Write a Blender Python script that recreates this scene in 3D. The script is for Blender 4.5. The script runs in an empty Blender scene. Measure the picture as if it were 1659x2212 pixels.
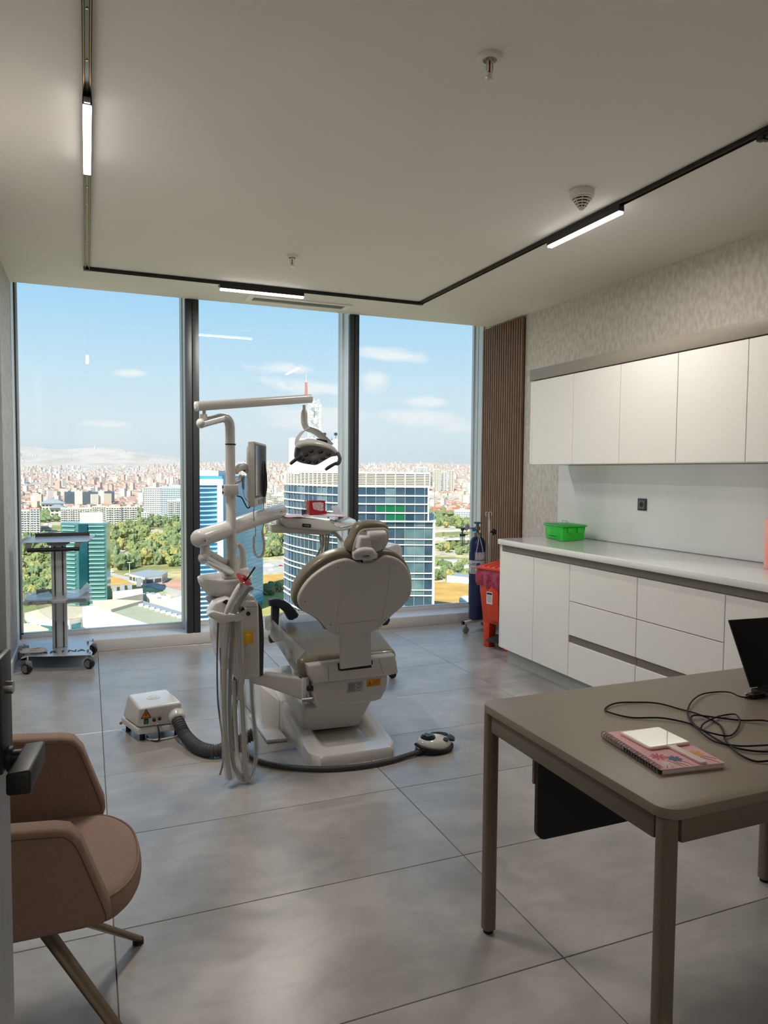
import bpy, bmesh, math, random
import numpy as np
from mathutils import Vector, Matrix, noise
random.seed(7)
R = math.radians
SC = bpy.context.scene
COL = SC.collection

# ------------------------------------------------------------------ camera
FPX, YAW, PIT, ROL, EYE = 1567.0, R(22.24), R(3.14), R(.438), 1.45
def cam_basis():
    cy, sy, cp, sp = math.cos(YAW), math.sin(YAW), math.cos(PIT), math.sin(PIT)
    f = Vector((sy*cp, cy*cp, -sp)); r = Vector((cy, -sy, 0)); u = r.cross(f)
    c, s = math.cos(ROL), math.sin(ROL)
    return c*r + s*u, c*u - s*r, f
CR, CU, CF = cam_basis()
cam_d = bpy.data.cameras.new('camera'); cam = bpy.data.objects.new('camera', cam_d)
COL.objects.link(cam); SC.camera = cam
cam_d.sensor_fit = 'HORIZONTAL'; cam_d.sensor_width = 36; cam_d.lens = FPX/1659*36
cam_d.clip_start = .02; cam_d.clip_end = 40000
m = Matrix((CR, CU, -CF)).transposed().to_4x4(); m.translation = (0, 0, EYE)
cam.matrix_world = m

# photograph pixel -> point at a known real depth or height
def _ray(u, v): return CR*(u-829.5)/FPX - CU*(v-1106)/FPX + CF
def PY(u, v, y): d = _ray(u, v); return Vector((0, 0, EYE)) + d*(y/d.y)
def PX(u, v, x): d = _ray(u, v); return Vector((0, 0, EYE)) + d*(x/d.x)
def PZ(u, v, z): d = _ray(u, v); return Vector((0, 0, EYE)) + d*((z-EYE)/d.z)
def PP(u, v, p, n):
    d = _ray(u, v); o = Vector((0, 0, EYE)); p = Vector(p); n = Vector(n)
    return o + d*((p-o).dot(n)/d.dot(n))

# ------------------------------------------------------------------ world: clear pale blue sky with thin cloud banks
def lin(h):
    if isinstance(h, str):
        h = h.lstrip('#'); c = [int(h[i:i+2], 16)/255 for i in (0, 2, 4)]
    else: c = h
    return tuple(x/12.92 if x <= .04045 else ((x+.055)/1.055)**2.4 for x in c) + (1,)
class NT:
    def __init__(s, tree): s.t = tree; s.n = tree.nodes; s.l = tree.links
    def add(s, typ, **k):
        n = s.n.new(typ)
        for a, b in k.items(): setattr(n, a, b)
        return n
    def link(s, a, b): s.l.new(a, b)
    def math(s, op, a, b=None, c=None, clamp=False):
        n = s.add('ShaderNodeMath', operation=op); n.use_clamp = clamp
        for i, x in enumerate((a, b, c)):
            if x is None: continue
            if isinstance(x, (int, float)): n.inputs[i].default_value = x
            else: s.link(x, n.inputs[i])
        return n.outputs[0]
    def ramp(s, fac, stops, interp='LINEAR'):
        n = s.add('ShaderNodeValToRGB'); e = n.color_ramp; e.interpolation = interp
        while len(e.elements) < len(stops): e.elements.new(.5)
        for el, (p, c) in zip(e.elements, stops):
            el.position = p; el.color = c if not isinstance(c, (str, float, int)) else (lin(c) if isinstance(c, str) else (c, c, c, 1))
        s.link(fac, n.inputs[0]); return n.outputs[0]
    def mix(s, fac, a, b, mode='MIX'):
        n = s.add('ShaderNodeMix', data_type='RGBA', blend_type=mode)
        for i, x in ((0, fac), (6, a), (7, b)):
            if isinstance(x, (int, float)): n.inputs[i].default_value = x
            elif isinstance(x, tuple): n.inputs[i].default_value = x
            elif isinstance(x, str): n.inputs[i].default_value = lin(x)
            else: s.link(x, n.inputs[i])
        return n.outputs[2]
W = bpy.data.worlds.new('world'); SC.world = W; W.use_nodes = True
w = NT(W.node_tree); w.n.clear()
g = w.add('ShaderNodeTexCoord'); sx = w.add('ShaderNodeSeparateXYZ'); w.link(g.outputs['Generated'], sx.inputs[0])
el = sx.outputs[2]
skyc = w.ramp(w.math('MULTIPLY_ADD', el, .5, .5), [(0.0, '#8f8874'), (.485, '#a9a592'), (.499, '#dcdfe0'), (.52, '#dde6ea'), (.56, '#c6deef'), (.61, '#a2ceef'), (.66, '#8fc0ea'), (.8, '#6fa6dd'), (1.0, '#5a90cf')])
yy = w.math('MAXIMUM', sx.outputs[1], .05)
az = w.math('DIVIDE', sx.outputs[0], yy); ee = w.math('DIVIDE', el, yy)
cmb = w.add('ShaderNodeCombineXYZ'); w.link(w.math('MULTIPLY', az, 3.2), cmb.inputs[0]); w.link(w.math('MULTIPLY', ee, 11.0), cmb.inputs[1])
nz = w.add('ShaderNodeTexNoise'); nz.inputs['Scale'].default_value = 2.2; nz.inputs['Detail'].default_value = 7; nz.inputs['Roughness'].default_value = .58
w.link(cmb.outputs[0], nz.inputs['Vector'])
def blob(ca, ce, ra, re):
    a = w.math('DIVIDE', w.math('SUBTRACT', az, ca), ra); b = w.math('DIVIDE', w.math('SUBTRACT', ee, ce), re)
    d = w.math('SQRT', w.math('ADD', w.math('POWER', w.math('ABSOLUTE', a), 2.), w.math('POWER', w.math('ABSOLUTE', b), 2.)))
    return w.math('SUBTRACT', 1.0, d, clamp=True)
CL = [(820, 768, 150, 30), (640, 798, 150, 26), (700, 838, 190, 40), (800, 820, 90, 60), (930, 868, 120, 24), (900, 905, 230, 38), (285, 805, 75, 16), (610, 830, 30, 14), (985, 925, 110, 24), (230, 915, 120, 14), (700, 900, 260, 60)]
acc = None
for (u, v, ru, rv) in CL:
    d0 = _ray(u, v); d1 = _ray(u+ru, v); d2 = _ray(u, v-rv)
    b = blob(d0.x/d0.y, d0.z/d0.y, abs(d1.x/d1.y-d0.x/d0.y), abs(d2.z/d2.y-d0.z/d0.y))
    acc = b if acc is None else w.math('MAXIMUM', acc, b)
nn = w.math('ADD', w.math('MULTIPLY_ADD', nz.outputs['Fac'], 1.9, -.45), w.math('MULTIPLY_ADD', acc, .95, -.43))
cf = w.ramp(nn, [(.5, 0.0), (.62, .35), (.85, .85)])
skyc = w.mix(w.math('MULTIPLY', cf, w.math('GREATER_THAN', el, 0.0)), skyc, '#f4f1f2')
bg = w.add('ShaderNodeBackground'); bg.inputs[1].default_value = .84; w.link(skyc, bg.inputs[0])
wo = w.add('ShaderNodeOutputWorld'); w.link(bg.outputs[0], wo.inputs[0])
W.cycles.sampling_method = 'MANUAL'; W.cycles.sample_map_resolution = 512

# sun: high, from behind the building and to the left, lights the city faces that look at the window
sd = bpy.data.lights.new('sun', 'SUN'); sd.energy = 5.9; sd.angle = R(.6); sd.color = (1, .94, .86)
sun = bpy.data.objects.new('sun', sd); COL.objects.link(sun)
sun.rotation_euler = Vector((-.55, -.62, .72)).to_track_quat('Z', 'Y').to_euler()

vs = SC.view_settings
vs.view_transform = 'Standard'; vs.look = 'None'; vs.exposure = 0.56; vs.gamma = 1.0; vs.use_curve_mapping = False
SC.display_settings.display_device = 'sRGB'
cy = SC.cycles
cy.max_bounces = 9; cy.diffuse_bounces = 6; cy.volume_bounces = 0; cy.glossy_bounces = 3; cy.transmission_bounces = 4; cy.transparent_max_bounces = 10
cy.caustics_reflective = False; cy.caustics_refractive = False; cy.sample_clamp_indirect = 6.0
LAMP = 6.0        # radiance of the lit ceiling diffusers
LAMP_W = 18.0     # light each linear lamp throws down into the room

# ------------------------------------------------------------------ materials
MATS = {}
def M(name, col, rough=.5, metal=0.0, var=.05, scale=6.0, bump=0.0, bscale=60.0, coat=0.0, trans=0.0, emit=None, col2=None, stretch=None, spec=.5, alpha=1.0, rvar=0.0, detail=3.0, obj_random=False, contrast=(.3, .7), ior=1.45):
    if name in MATS: return MATS[name]
    m = bpy.data.materials.new(name); m.use_nodes = True; MATS[name] = m
    t = NT(m.node_tree); b = t.n['Principled BSDF']
    c = lin(col); tc = t.add('ShaderNodeTexCoord'); vec = tc.outputs['Object']
    if obj_random:
        oi = t.add('ShaderNodeObjectInfo'); va = t.add('ShaderNodeVectorMath', operation='ADD')
        mu = t.add('ShaderNodeVectorMath', operation='SCALE'); mu.inputs[3].default_value = 57.0
        cx = t.add('ShaderNodeCombineXYZ')
        for i in range(3): t.link(oi.outputs['Random'], cx.inputs[i])
        t.link(cx.outputs[0], mu.inputs[0]); t.link(vec, va.inputs[0]); t.link(mu.outputs[0], va.inputs[1]); vec = va.outputs[0]
    if stretch:
        mp = t.add('ShaderNodeMapping'); mp.inputs['Scale'].default_value = stretch; t.link(vec, mp.inputs[0]); vec = mp.outputs[0]
    nz = t.add('ShaderNodeTexNoise'); nz.inputs['Scale'].default_value = scale; nz.inputs['Detail'].default_value = detail
    t.link(vec, nz.inputs['Vector'])
    c2 = lin(col2) if col2 else tuple(x*(1-var*2) for x in c[:3]) + (1,)
    c1 = c if col2 else tuple(min(1, x*(1+var)) for x in c[:3]) + (1,)
    cc = t.ramp(nz.outputs['Fac'], [(contrast[0], c2), (contrast[1], c1)]); t.link(cc, b.inputs['Base Color'])
    b.inputs['Roughness'].default_value = rough; b.inputs['Metallic'].default_value = metal
    if rvar: t.link(t.math('MULTIPLY_ADD', nz.outputs['Fac'], rvar, rough-rvar*.5), b.inputs['Roughness'])
    b.inputs['Coat Weight'].default_value = coat; b.inputs['Coat Roughness'].default_value = .06
    b.inputs['Transmission Weight'].default_value = trans; b.inputs['Specular IOR Level'].default_value = spec
    b.inputs['Alpha'].default_value = alpha; b.inputs['IOR'].default_value = ior
    if emit: b.inputs['Emission Color'].default_value = c; b.inputs['Emission Strength'].default_value = emit
    if bump:
        n2 = t.add('ShaderNodeTexNoise'); n2.inputs['Scale'].default_value = bscale; n2.inputs['Detail'].default_value = 4; t.link(vec, n2.inputs['Vector'])
        bp = t.add('ShaderNodeBump'); bp.inputs['Strength'].default_value = bump; bp.inputs['Distance'].default_value = .004
        t.link(n2.outputs['Fac'], bp.inputs['Height']); t.link(bp.outputs[0], b.inputs['Normal'])
    return m
def glass_mat(name, tint='#ffffff', refl=.05, rough=0.0, op=0.0, opcol='#dfe8ea'):
    if name in MATS: return MATS[name]
    m = bpy.data.materials.new(name); m.use_nodes = True; MATS[name] = m
    t = NT(m.node_tree); t.n.clear(); o = t.add('ShaderNodeOutputMaterial')
    tr = t.add('ShaderNodeBsdfTransparent'); tr.inputs[0].default_value = lin(tint)
    gl = t.add('ShaderNodeBsdfGlossy'); gl.inputs['Roughness'].default_value = rough
    lw = t.add('ShaderNodeLayerWeight'); lw.inputs[0].default_value = .12
    fac = t.math('MULTIPLY_ADD', lw.outputs['Facing'], refl*3, refl*.6, clamp=True)
    mx = t.add('ShaderNodeMixShader'); t.link(fac, mx.inputs[0]); t.link(tr.outputs[0], mx.inputs[1]); t.link(gl.outputs[0], mx.inputs[2]); out = mx.outputs[0]
    if op:
        d = t.add('ShaderNodeBsdfDiffuse'); d.inputs[0].default_value = lin(opcol); nz = t.add('ShaderNodeTexNoise'); nz.inputs['Scale'].default_value = 14
        tc = t.add('ShaderNodeTexCoord'); t.link(tc.outputs['Object'], nz.inputs['Vector'])
        m2 = t.add('ShaderNodeMixShader'); t.link(t.math('MULTIPLY', nz.outputs['Fac'], op*2), m2.inputs[0]); t.link(out, m2.inputs[1]); t.link(d.outputs[0], m2.inputs[2]); out = m2.outputs[0]
    t.link(out, o.inputs[0]); return m

# ------------------------------------------------------------------ mesh building
def catmull(pts, n=8, closed=False):
    pts = [Vector(p) for p in pts]; out = []; N = len(pts)
    rng = range(N) if closed else range(N-1)
    for i in rng:
        if closed: a, b, c, d = pts[(i-1) % N], pts[i], pts[(i+1) % N], pts[(i+2) % N]
        else: b, c = pts[i], pts[i+1]; a = pts[i-1] if i else b*2-c; d = pts[i+2] if i+2 < N else c*2-b
        for k in range(n):
            t = k/n; out.append(.5*((2*b)+(c-a)*t+(2*a-5*b+4*c-d)*t*t+(3*b-a-3*c+d)*t**3))
    if not closed: out.append(pts[-1])
    return out
def frames(pts, closed=False):
    N = len(pts); T = []
    for i in range(N):
        if closed: t = pts[(i+1) % N]-pts[(i-1) % N]
        else: t = pts[min(i+1, N-1)]-pts[max(i-1, 0)]
        T.append(t.normalized() if t.length > 1e-9 else Vector((0, 0, 1)))
    up = Vector((0, 0, 1)) if abs(T[0].z) < .9 else Vector((0, 1, 0))
    n = (up-T[0]*up.dot(T[0])).normalized(); F = []
    for t in T:
        n = (n-t*n.dot(t)); n = n.normalized() if n.length > 1e-6 else t.orthogonal().normalized()
        F.append((t, n, t.cross(n)))
    return F
class B:
    def __init__(s): s.b = bmesh.new(); s.mi = 0
    def _fin(s, fs):
        for f in fs: f.material_index = s.mi
    def mat(s, i): s.mi = i; return s
    def _merge(s, o, mtx=None):
        if mtx is not None: o.transform(mtx)
        me = bpy.data.meshes.new('tmp'); o.to_mesh(me); o.free()
        n = len(s.b.faces); s.b.from_mesh(me); bpy.data.meshes.remove(me)
        s.b.faces.ensure_lookup_table()
        for f in s.b.faces[n:]: f.material_index = s.mi
        return s
    def box(s, lo, hi, bev=0.0, seg=2, mtx=None):
        o = bmesh.new(); bmesh.ops.create_cube(o, size=1)
        lo, hi = Vector(lo), Vector(hi); c = (lo+hi)/2; d = hi-lo
        for v in o.verts: v.co = Vector((v.co.x*d.x, v.co.y*d.y, v.co.z*d.z))+c
        if bev: bmesh.ops.bevel(o, geom=list(o.edges), offset=min(bev, min(abs(x) for x in d)*.49), segments=seg, affect='EDGES', profile=.5)
        return s._merge(o, mtx)
    def quad(s, pts):
        f = s.b.faces.new([s.b.verts.new(p) for p in pts]); f.material_index = s.mi; return s
    def hexa(s, p, bev=0.0, seg=2):
        # 8 points: bottom loop 0-3, top loop 4-7
        o = bmesh.new(); v = [o.verts.new(q) for q in p]
        for f in ((3, 2, 1, 0), (4, 5, 6, 7), (0, 1, 5, 4), (1, 2, 6, 5), (2, 3, 7, 6), (3, 0, 4, 7)): o.faces.new([v[i] for i in f])
        bmesh.ops.recalc_face_normals(o, faces=o.faces)
        if bev: bmesh.ops.bevel(o, geom=list(o.edges), offset=bev, segments=seg, affect='EDGES', profile=.5)
        return s._merge(o)
    def prism(s, pts, off, bev=0.0, seg=3, both=True):
        # planar polygon pts (3D) extruded by vector off, rim bevelled
        o = bmesh.new(); off = Vector(off)
        a = [o.verts.new(p) for p in pts]; f = o.faces.new(a)
        r = bmesh.ops.extrude_face_region(o, geom=[f]); nv = [x for x in r['geom'] if isinstance(x, bmesh.types.BMVert)]
        bmesh.ops.translate(o, vec=off, verts=nv)
        bmesh.ops.recalc_face_normals(o, faces=o.faces)
        if bev:
            ns = set(nv); E = []
            for e in o.edges:
                i = sum(v in ns for v in e.verts)
                if i == 2 or (both and i == 0): E.append(e)
            bmesh.ops.bevel(o, geom=E, offset=bev, segments=seg, affect='EDGES', profile=.5, clamp_overlap=True)
        return s._merge(o)
    def loft(s, rings, caps=True, closed=False):
        vs_ = [[s.b.verts.new(p) for p in r] for r in rings]; n = len(rings[0]); L = len(vs_)
        for i in range(L if closed else L-1):
            A, C = vs_[i], vs_[(i+1) % L]
            for j in range(n):
                f = s.b.faces.new((A[j], A[(j+1) % n], C[(j+1) % n], C[j])); f.material_index = s.mi
        if caps and not closed:
            for r in (vs_[0][::-1], vs_[-1]):
                f = s.b.faces.new(r); f.material_index = s.mi
        return s
    def tube(s, pts, r, seg=10, closed=False, smooth=0, sx=1.0, sy=1.0, caps=True):
        if smooth: pts = catmull(pts, smooth, closed)
        pts = [Vector(p) for p in pts]; N = len(pts)
        if not hasattr(r, '__call__'): rr = r; r = (lambda t: rr) if not isinstance(rr, (list, tuple)) else (lambda t: rr[min(int(t*(len(rr)-1)), len(rr)-2)]*(1-(t*(len(rr)-1)-min(int(t*(len(rr)-1)), len(rr)-2)))+rr[min(int(t*(len(rr)-1)), len(rr)-2)+1]*(t*(len(rr)-1)-min(int(t*(len(rr)-1)), len(rr)-2)))
        rings = []
        for i, (t, n, b) in enumerate(frames(pts, closed)):
            q = r(i/max(1, N-1)); rings.append([pts[i]+(n*math.cos(a)*sx+b*math.sin(a)*sy)*q for a in (2*math.pi*k/seg for k in range(seg))])
        return s.loft(rings, caps, closed)
    def cyl(s, a, b, r, r2=None, seg=20, bev=0.0):
        a, b = Vector(a), Vector(b); r2 = r if r2 is None else r2
        if bev:
            d = (b-a).normalized(); L = (b-a).length; bev = min(bev, L*.45, r*.9)
            return s.tube([a, a+d*bev*.3, a+d*bev, b-d*bev, b-d*bev*.3, b], lambda t: [r-bev, r-bev*.3, r, r2, r2-bev*.3, r2-bev][int(round(t*5))], seg)
        return s.tube([a, b], [r, r2], seg)
    def lathe(s, prof, o=(0, 0, 0), axis=(0, 0, 1), seg=28, caps=True):
        q = Vector((0, 0, 1)).rotation_difference(Vector(axis)); o = Vector(o)
        rings = [[o+q @ Vector((max(r, 1e-4)*math.cos(2*math.pi*k/seg), max(r, 1e-4)*math.sin(2*math.pi*k/seg), z)) for k in range(seg)] for r, z in prof]
        return s.loft(rings, caps)
    def ball(s, c, r, u=16, v=10, mtx=None):
        o = bmesh.new(); bmesh.ops.create_uvsphere(o, u_segments=u, v_segments=v, radius=1)
        r = (r, r, r) if isinstance(r, (int, float)) else r
        for q in o.verts: q.co = Vector((q.co.x*r[0], q.co.y*r[1], q.co.z*r[2]))
        if mtx is not None: o.transform(mtx)
        o.transform(Matrix.Translation(Vector(c))); return s._merge(o)
LOC = {}
def _mesh(name, bb, mats, loc, ang):
    bm = bb.b if isinstance(bb, B) else bb
    bmesh.ops.recalc_face_normals(bm, faces=bm.faces)
    if loc.length: bmesh.ops.translate(bm, vec=-loc, verts=bm.verts)
    me = bpy.data.meshes.new(name); bm.to_mesh(me); bm.free()
    for q in (mats if isinstance(mats, (list, tuple)) else [mats]): me.materials.append(q)
    if ang:
        for p in me.polygons: p.use_smooth = True
        me.set_sharp_from_angle(angle=R(ang))
    return me
def ob(name, bb, mats, parent=None, ang=35, label=None, **k):
    """one mesh object; vertices are given in world metres"""
    if parent is not None: loc = LOC[parent.name]
    else:
        bm = bb.b; zs = [v.co for v in bm.verts]
        loc = Vector((sum(v.x for v in zs)/len(zs), sum(v.y for v in zs)/len(zs), min(v.z for v in zs)))
    me = _mesh(name, bb, mats, loc, ang)
    o = bpy.data.objects.new(name, me); COL.objects.link(o)
    if parent is not None: o.parent = parent
    else: o.location = loc
    LOC[o.name] = loc.copy()
    if label: o['label'] = label
    for a, b in k.items(): o[a] = b
    return o
def tag(o, label, cat, group=None, kind=None):
    o['label'] = label; o['category'] = cat
    if group: o['group'] = group
    if kind: o['kind'] = kind
    return o
def thing(name, loc, label, cat, group=None):
    o = bpy.data.objects.new(name, None); COL.objects.link(o); o.empty_display_size = .1
    o.location = loc; LOC[o.name] = Vector(loc); return tag(o, label, cat, group)
def st(name, bb, mats, ang=35, **k):
    return ob(name, bb, mats, None, ang, kind='structure', **k)
def child_copy(src, parent, off=Vector((0, 0, 0)), name=None):
    c = src.copy(); COL.objects.link(c); c.parent = parent; c.location = off
    return c
def text_mesh(txt, size, o, right, up, depth=.0006, bold=False, extr=None):
    """flat lettering as its own thin geometry; returns B in world metres"""
    cu = bpy.data.curves.new('txt', 'FONT'); cu.body = txt; cu.size = size; cu.align_x = 'CENTER'; cu.align_y = 'CENTER'; cu.resolution_u = 2
    cu.extrude = depth/2; cu.offset = size*.012 if bold else 0
    to = bpy.data.objects.new('txt', cu); COL.objects.link(to)
    dg = bpy.context.evaluated_depsgraph_get(); me = bpy.data.meshes.new_from_object(to.evaluated_get(dg))
    bpy.data.objects.remove(to); bpy.data.curves.remove(cu)
    right, up = Vector(right).normalized(), Vector(up).normalized(); n = right.cross(up)
    mt = Matrix((right, up, n)).transposed().to_4x4(); mt.translation = Vector(o)
    me.transform(mt); bb = B(); bb.b.from_mesh(me); bpy.data.meshes.remove(me); return bb
# ------------------------------------------------------------------ palette
m_ceil = M('ceiling_paint', '#eae6e4', .85, var=.012, scale=1.2, bump=.05, bscale=30)
m_paper = M('wallpaper', '#d8d4cd', .7, col2='#c5bfb7', scale=34, detail=6, bump=.25, bscale=45, stretch=(1, 1, .55), contrast=(.38, .62))
m_paperL = M('wallpaper_grey', '#bdbbb8', .7, col2='#a8a6a3', scale=22, detail=6, bump=.25, bscale=45, contrast=(.38, .62))
m_whitewall = M('white_paint', '#e6e3dd', .6, var=.01)
def tile_mat():
    m = bpy.data.materials.new('cement_tile'); m.use_nodes = True; MATS['cement_tile'] = m
    t = NT(m.node_tree); b = t.n['Principled BSDF']; tc = t.add('ShaderNodeTexCoord'); oi = t.add('ShaderNodeObjectInfo')
    mu = t.add('ShaderNodeVectorMath', operation='SCALE'); mu.inputs[3].default_value = 23.0; cx = t.add('ShaderNodeCombineXYZ')
    t.link(oi.outputs['Random'], cx.inputs[0]); t.link(oi.outputs['Random'], cx.inputs[1]); t.link(cx.outputs[0], mu.inputs[0])
    va = t.add('ShaderNodeVectorMath', operation='ADD'); t.link(tc.outputs['Object'], va.inputs[0]); t.link(mu.outputs[0], va.inputs[1])
    def nz(sc, det, st=None, dist=0.0):
        v = va.outputs[0]
        if st:
            mp = t.add('ShaderNodeMapping'); mp.inputs['Scale'].default_value = st; mp.inputs['Rotation'].default_value = (0, 0, .5); t.link(v, mp.inputs[0]); v = mp.outputs[0]
        n = t.add('ShaderNodeTexNoise'); n.inputs['Scale'].default_value = sc; n.inputs['Detail'].default_value = det; n.inputs['Distortion'].default_value = dist; t.link(v, n.inputs['Vector']); return n.outputs['Fac']
    big = nz(2.1, 3, None, .6); fine = nz(7, 7, (1, 1.5, 1), .8); streak = nz(6, 5, (.8, 4, 1), .3)
    c = t.ramp(big, [(.3, '#8b8885'), (.5, '#a09d9a'), (.72, '#b0adaa')])
    c = t.mix(t.ramp(fine, [(.34, .4), (.62, 0.)]), c, '#7f7c7a'); c = t.mix(t.ramp(streak, [(.55, 0.), (.8, .12)]), c, '#c2c0be')
    t.link(c, b.inputs['Base Color']); t.link(t.math('MULTIPLY_ADD', big, .12, .24), b.inputs['Roughness']); b.inputs['Specular IOR Level'].default_value = .85
    bp = t.add('ShaderNodeBump'); bp.inputs['Strength'].default_value = .05; bp.inputs['Distance'].default_value = .002; t.link(streak, bp.inputs['Height']); t.link(bp.outputs[0], b.inputs['Normal'])
    return m
m_tile = tile_mat()
m_grout = M('grout', '#7d7874', .9, var=.05)
m_base = M('white_skirting', '#e3e1dd', .4, var=.01)
m_alu = M('silver_aluminium', '#c9d1d6', .4, .25, var=.04, scale=3, stretch=(8, 8, 1))
m_dark = M('anthracite_aluminium', '#3d4044', .42, .3, var=.04, scale=4)
m_black = M('black_plastic', '#141416', .45, var=.1)
m_rubber = M('black_rubber', '#1b1b1d', .7, var=.1)
m_glass = glass_mat('window_glass', '#f6faf9', .035)
m_lac = M('white_lacquer', '#f0eeeb', .34, var=.008, scale=60, bump=.02, bscale=260, coat=.12)
m_taupe = M('taupe_lacquer', '#8f877c', .45, var=.03, scale=30)
m_recess = M('recess_profile_gap_shade', '#7c766d', .5, .15, var=.03)
m_kick = M('grey_plinth', '#b4b5b0', .4, .2, var=.03, scale=3)
m_quartz = M('white_quartz', '#e9e9e8', .13, var=.02, scale=120, coat=.3)
m_splash = M('glossy_splash', '#dfe2e2', .16, var=.012, scale=1.5, bump=.05, bscale=2.2, coat=.25)
m_wood = M('walnut_slat', '#8a6a56', .55, col2='#6d5142', scale=9, stretch=(7, 7, .5), detail=6, obj_random=True)
m_woodback = M('walnut_backing', '#3a2b24', .7, var=.1)
m_gold = M('copper_conductor', '#c89a6a', .3, .9, var=.05)
m_grey = M('grey_metal', '#8f9294', .4, .6, var=.05)
m_silver = M('chrome', '#d5d7d8', .16, .95, var=.02)
m_tube = M('lit_diffuser', '#fff9f0', .5, var=0, emit=LAMP)
m_red = M('red_glass_bulb', '#8a1020', .15, var=.1)

# ------------------------------------------------------------------ room shell
XL, XR, YW, YG, ZC = -.52, 3.62, 6.16, 6.44, 2.85
YB = .1
fb = B().box((XL-.05, -2.2, -.16), (XR+.05, YG+.1, -.011))
floor = st('floor', fb, m_grout)
tx = [XL, .058, 1.303, 2.548, XR]; ty = [-2.2]+[1.735+.6275*k for k in range(-6, 8)]+[YW+.02]
ty = sorted(y for y in ty if -2.2 <= y <= YW+.02)
for i in range(len(tx)-1):
    for j in range(len(ty)-1):
        if ty[j+1]-ty[j] < .05: continue
        g_ = .0016
        ob('tile', B().box((tx[i]+g_, ty[j]+g_, -.0118), (tx[i+1]-g_, ty[j+1]-g_, 0), .0012, 1), m_tile, floor)
st('ceiling', B().box((XL-.05, -2.2, ZC), (XR+.05, YW, ZC+.14)), m_ceil)
st('trim_1', B().box((XL-.05, YW, ZC+.11), (XR+.1, YG+.12, ZC+.2)), m_whitewall)            # upper closing strip above the glass
st('wall_left', B().box((XL-.14, -2.2, -.16), (XL, YW+.02, ZC)), m_paperL)
st('wall_right', B().box((XR, -2.2, -.16), (XR+.12, YG+.05, ZC+.12)), m_paper)
bw = B().box((XL, -.47, 0), (-.22, YB, ZC)).box((.78, -.47, 0), (XR, -.27, ZC)).box((-.22, -.47, 2.25), (.78, -.27, ZC))
st('wall_back', bw, m_whitewall)
st('wall_corridor', B().box((XL, -2.3, 0), (XR, -2.2, ZC)), m_whitewall)
st('baseboard_left', B().box((XL, .15, 0), (XL+.014, YW-.03, .1), .004), m_base)
jl = B().box((XL-.06, YW+.02, -.1), (XL+.004, YG+.02, ZC+.12)).mat(1).box((XL+.004, YG-.04, .06), (XL+.014, YG, ZC+.11))
st('trim_2', jl, [m_alu, m_dark])
jr = B().box((XR-.02, 6.275, 0), (XR, 6.36, ZC+.11)).box((XR-.024, 6.364, 0), (XR, YG+.02, ZC+.11)).mat(1).box((XR-.018, 6.36, 0), (XR-.004, 6.364, ZC))
st('trim_3', jr, [m_alu, m_dark])
# sill box under the glass
sb = B().box((XL, YW, 0), (XR-.02, YW+.03, .095), .004).box((XL, YW+.02, .07), (XR-.02, YG+.06, .092), .003).box((XL, YG-.02, .088), (XR-.02, YG+.05, .125), .003)
st('trim_4', sb, M('sill_coating', '#d6d5d6', .35, var=.01))
# mullions: silver fin with an anthracite cap on the room side
MUL = [(.757, .862), (2.184, 2.267)]
for k, (a, b) in enumerate(MUL):
    q = B().mat(1).box((a, YW+.02, .09), (b, YG+.05, ZC+.11)).mat(0).box((a-.002, YW+.001, .092), ((a+b)/2-.004, YW+.05, ZC-.001), .002).box(((a+b)/2+.004, YW+.001, .092), (b+.002, YW+.05, ZC-.001), .002).mat(2).box(((a+b)/2-.005, YW+.012, .092), ((a+b)/2+.005, YW+.045, ZC-.001))
    q.mat(1).box((a+.004, YG-.09, .1), (a-.012, YG-.004, ZC+.1))
    st('trim_%d' % (5+k), q, [m_dark, m_alu, m_black])
edges = [XL+.014, MUL[0][0], MUL[0][1], MUL[1][0], MUL[1][1], XR-.024]
for k in range(3):
    a, b = edges[2*k], edges[2*k+1]
    fr = B().box((a, YG-.015, .125), (a+.014, YG+.02, ZC+.1)).box((b-.014, YG-.015, .125), (b, YG+.02, ZC+.1)).box((a, YG-.015, .11), (b, YG+.02, .137)).box((a, YG-.015, ZC+.095), (b, YG+.02, ZC+.12))
    wn = st('window_%d' % (k+1), fr, m_alu)
    ob('pane', B().box((a+.01, YG-.002, .13), (b-.01, YG+.006, ZC+.1)), m_glass, wn)

# ------------------------------------------------------------------ slatted wood cladding
wp = thing('slat_wall_panel', (3.6, 5.92, 0), 'walnut brown vertical slat cladding on the right wall beside the window', 'wall panel')
ob('backing_board', B().box((XR-.012, 5.56, .0), (XR-.001, 6.27, 2.835)), m_woodback, wp)
ns = 18; pitch = (6.27-5.56)/ns
for i in range(ns):
    y0 = 5.56+i*pitch
    ob('slat', B().box((XR-.034, y0+.001, 0), (XR-.011, y0+pitch*.68, 2.835), .0015, 1), m_wood, wp)

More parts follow.
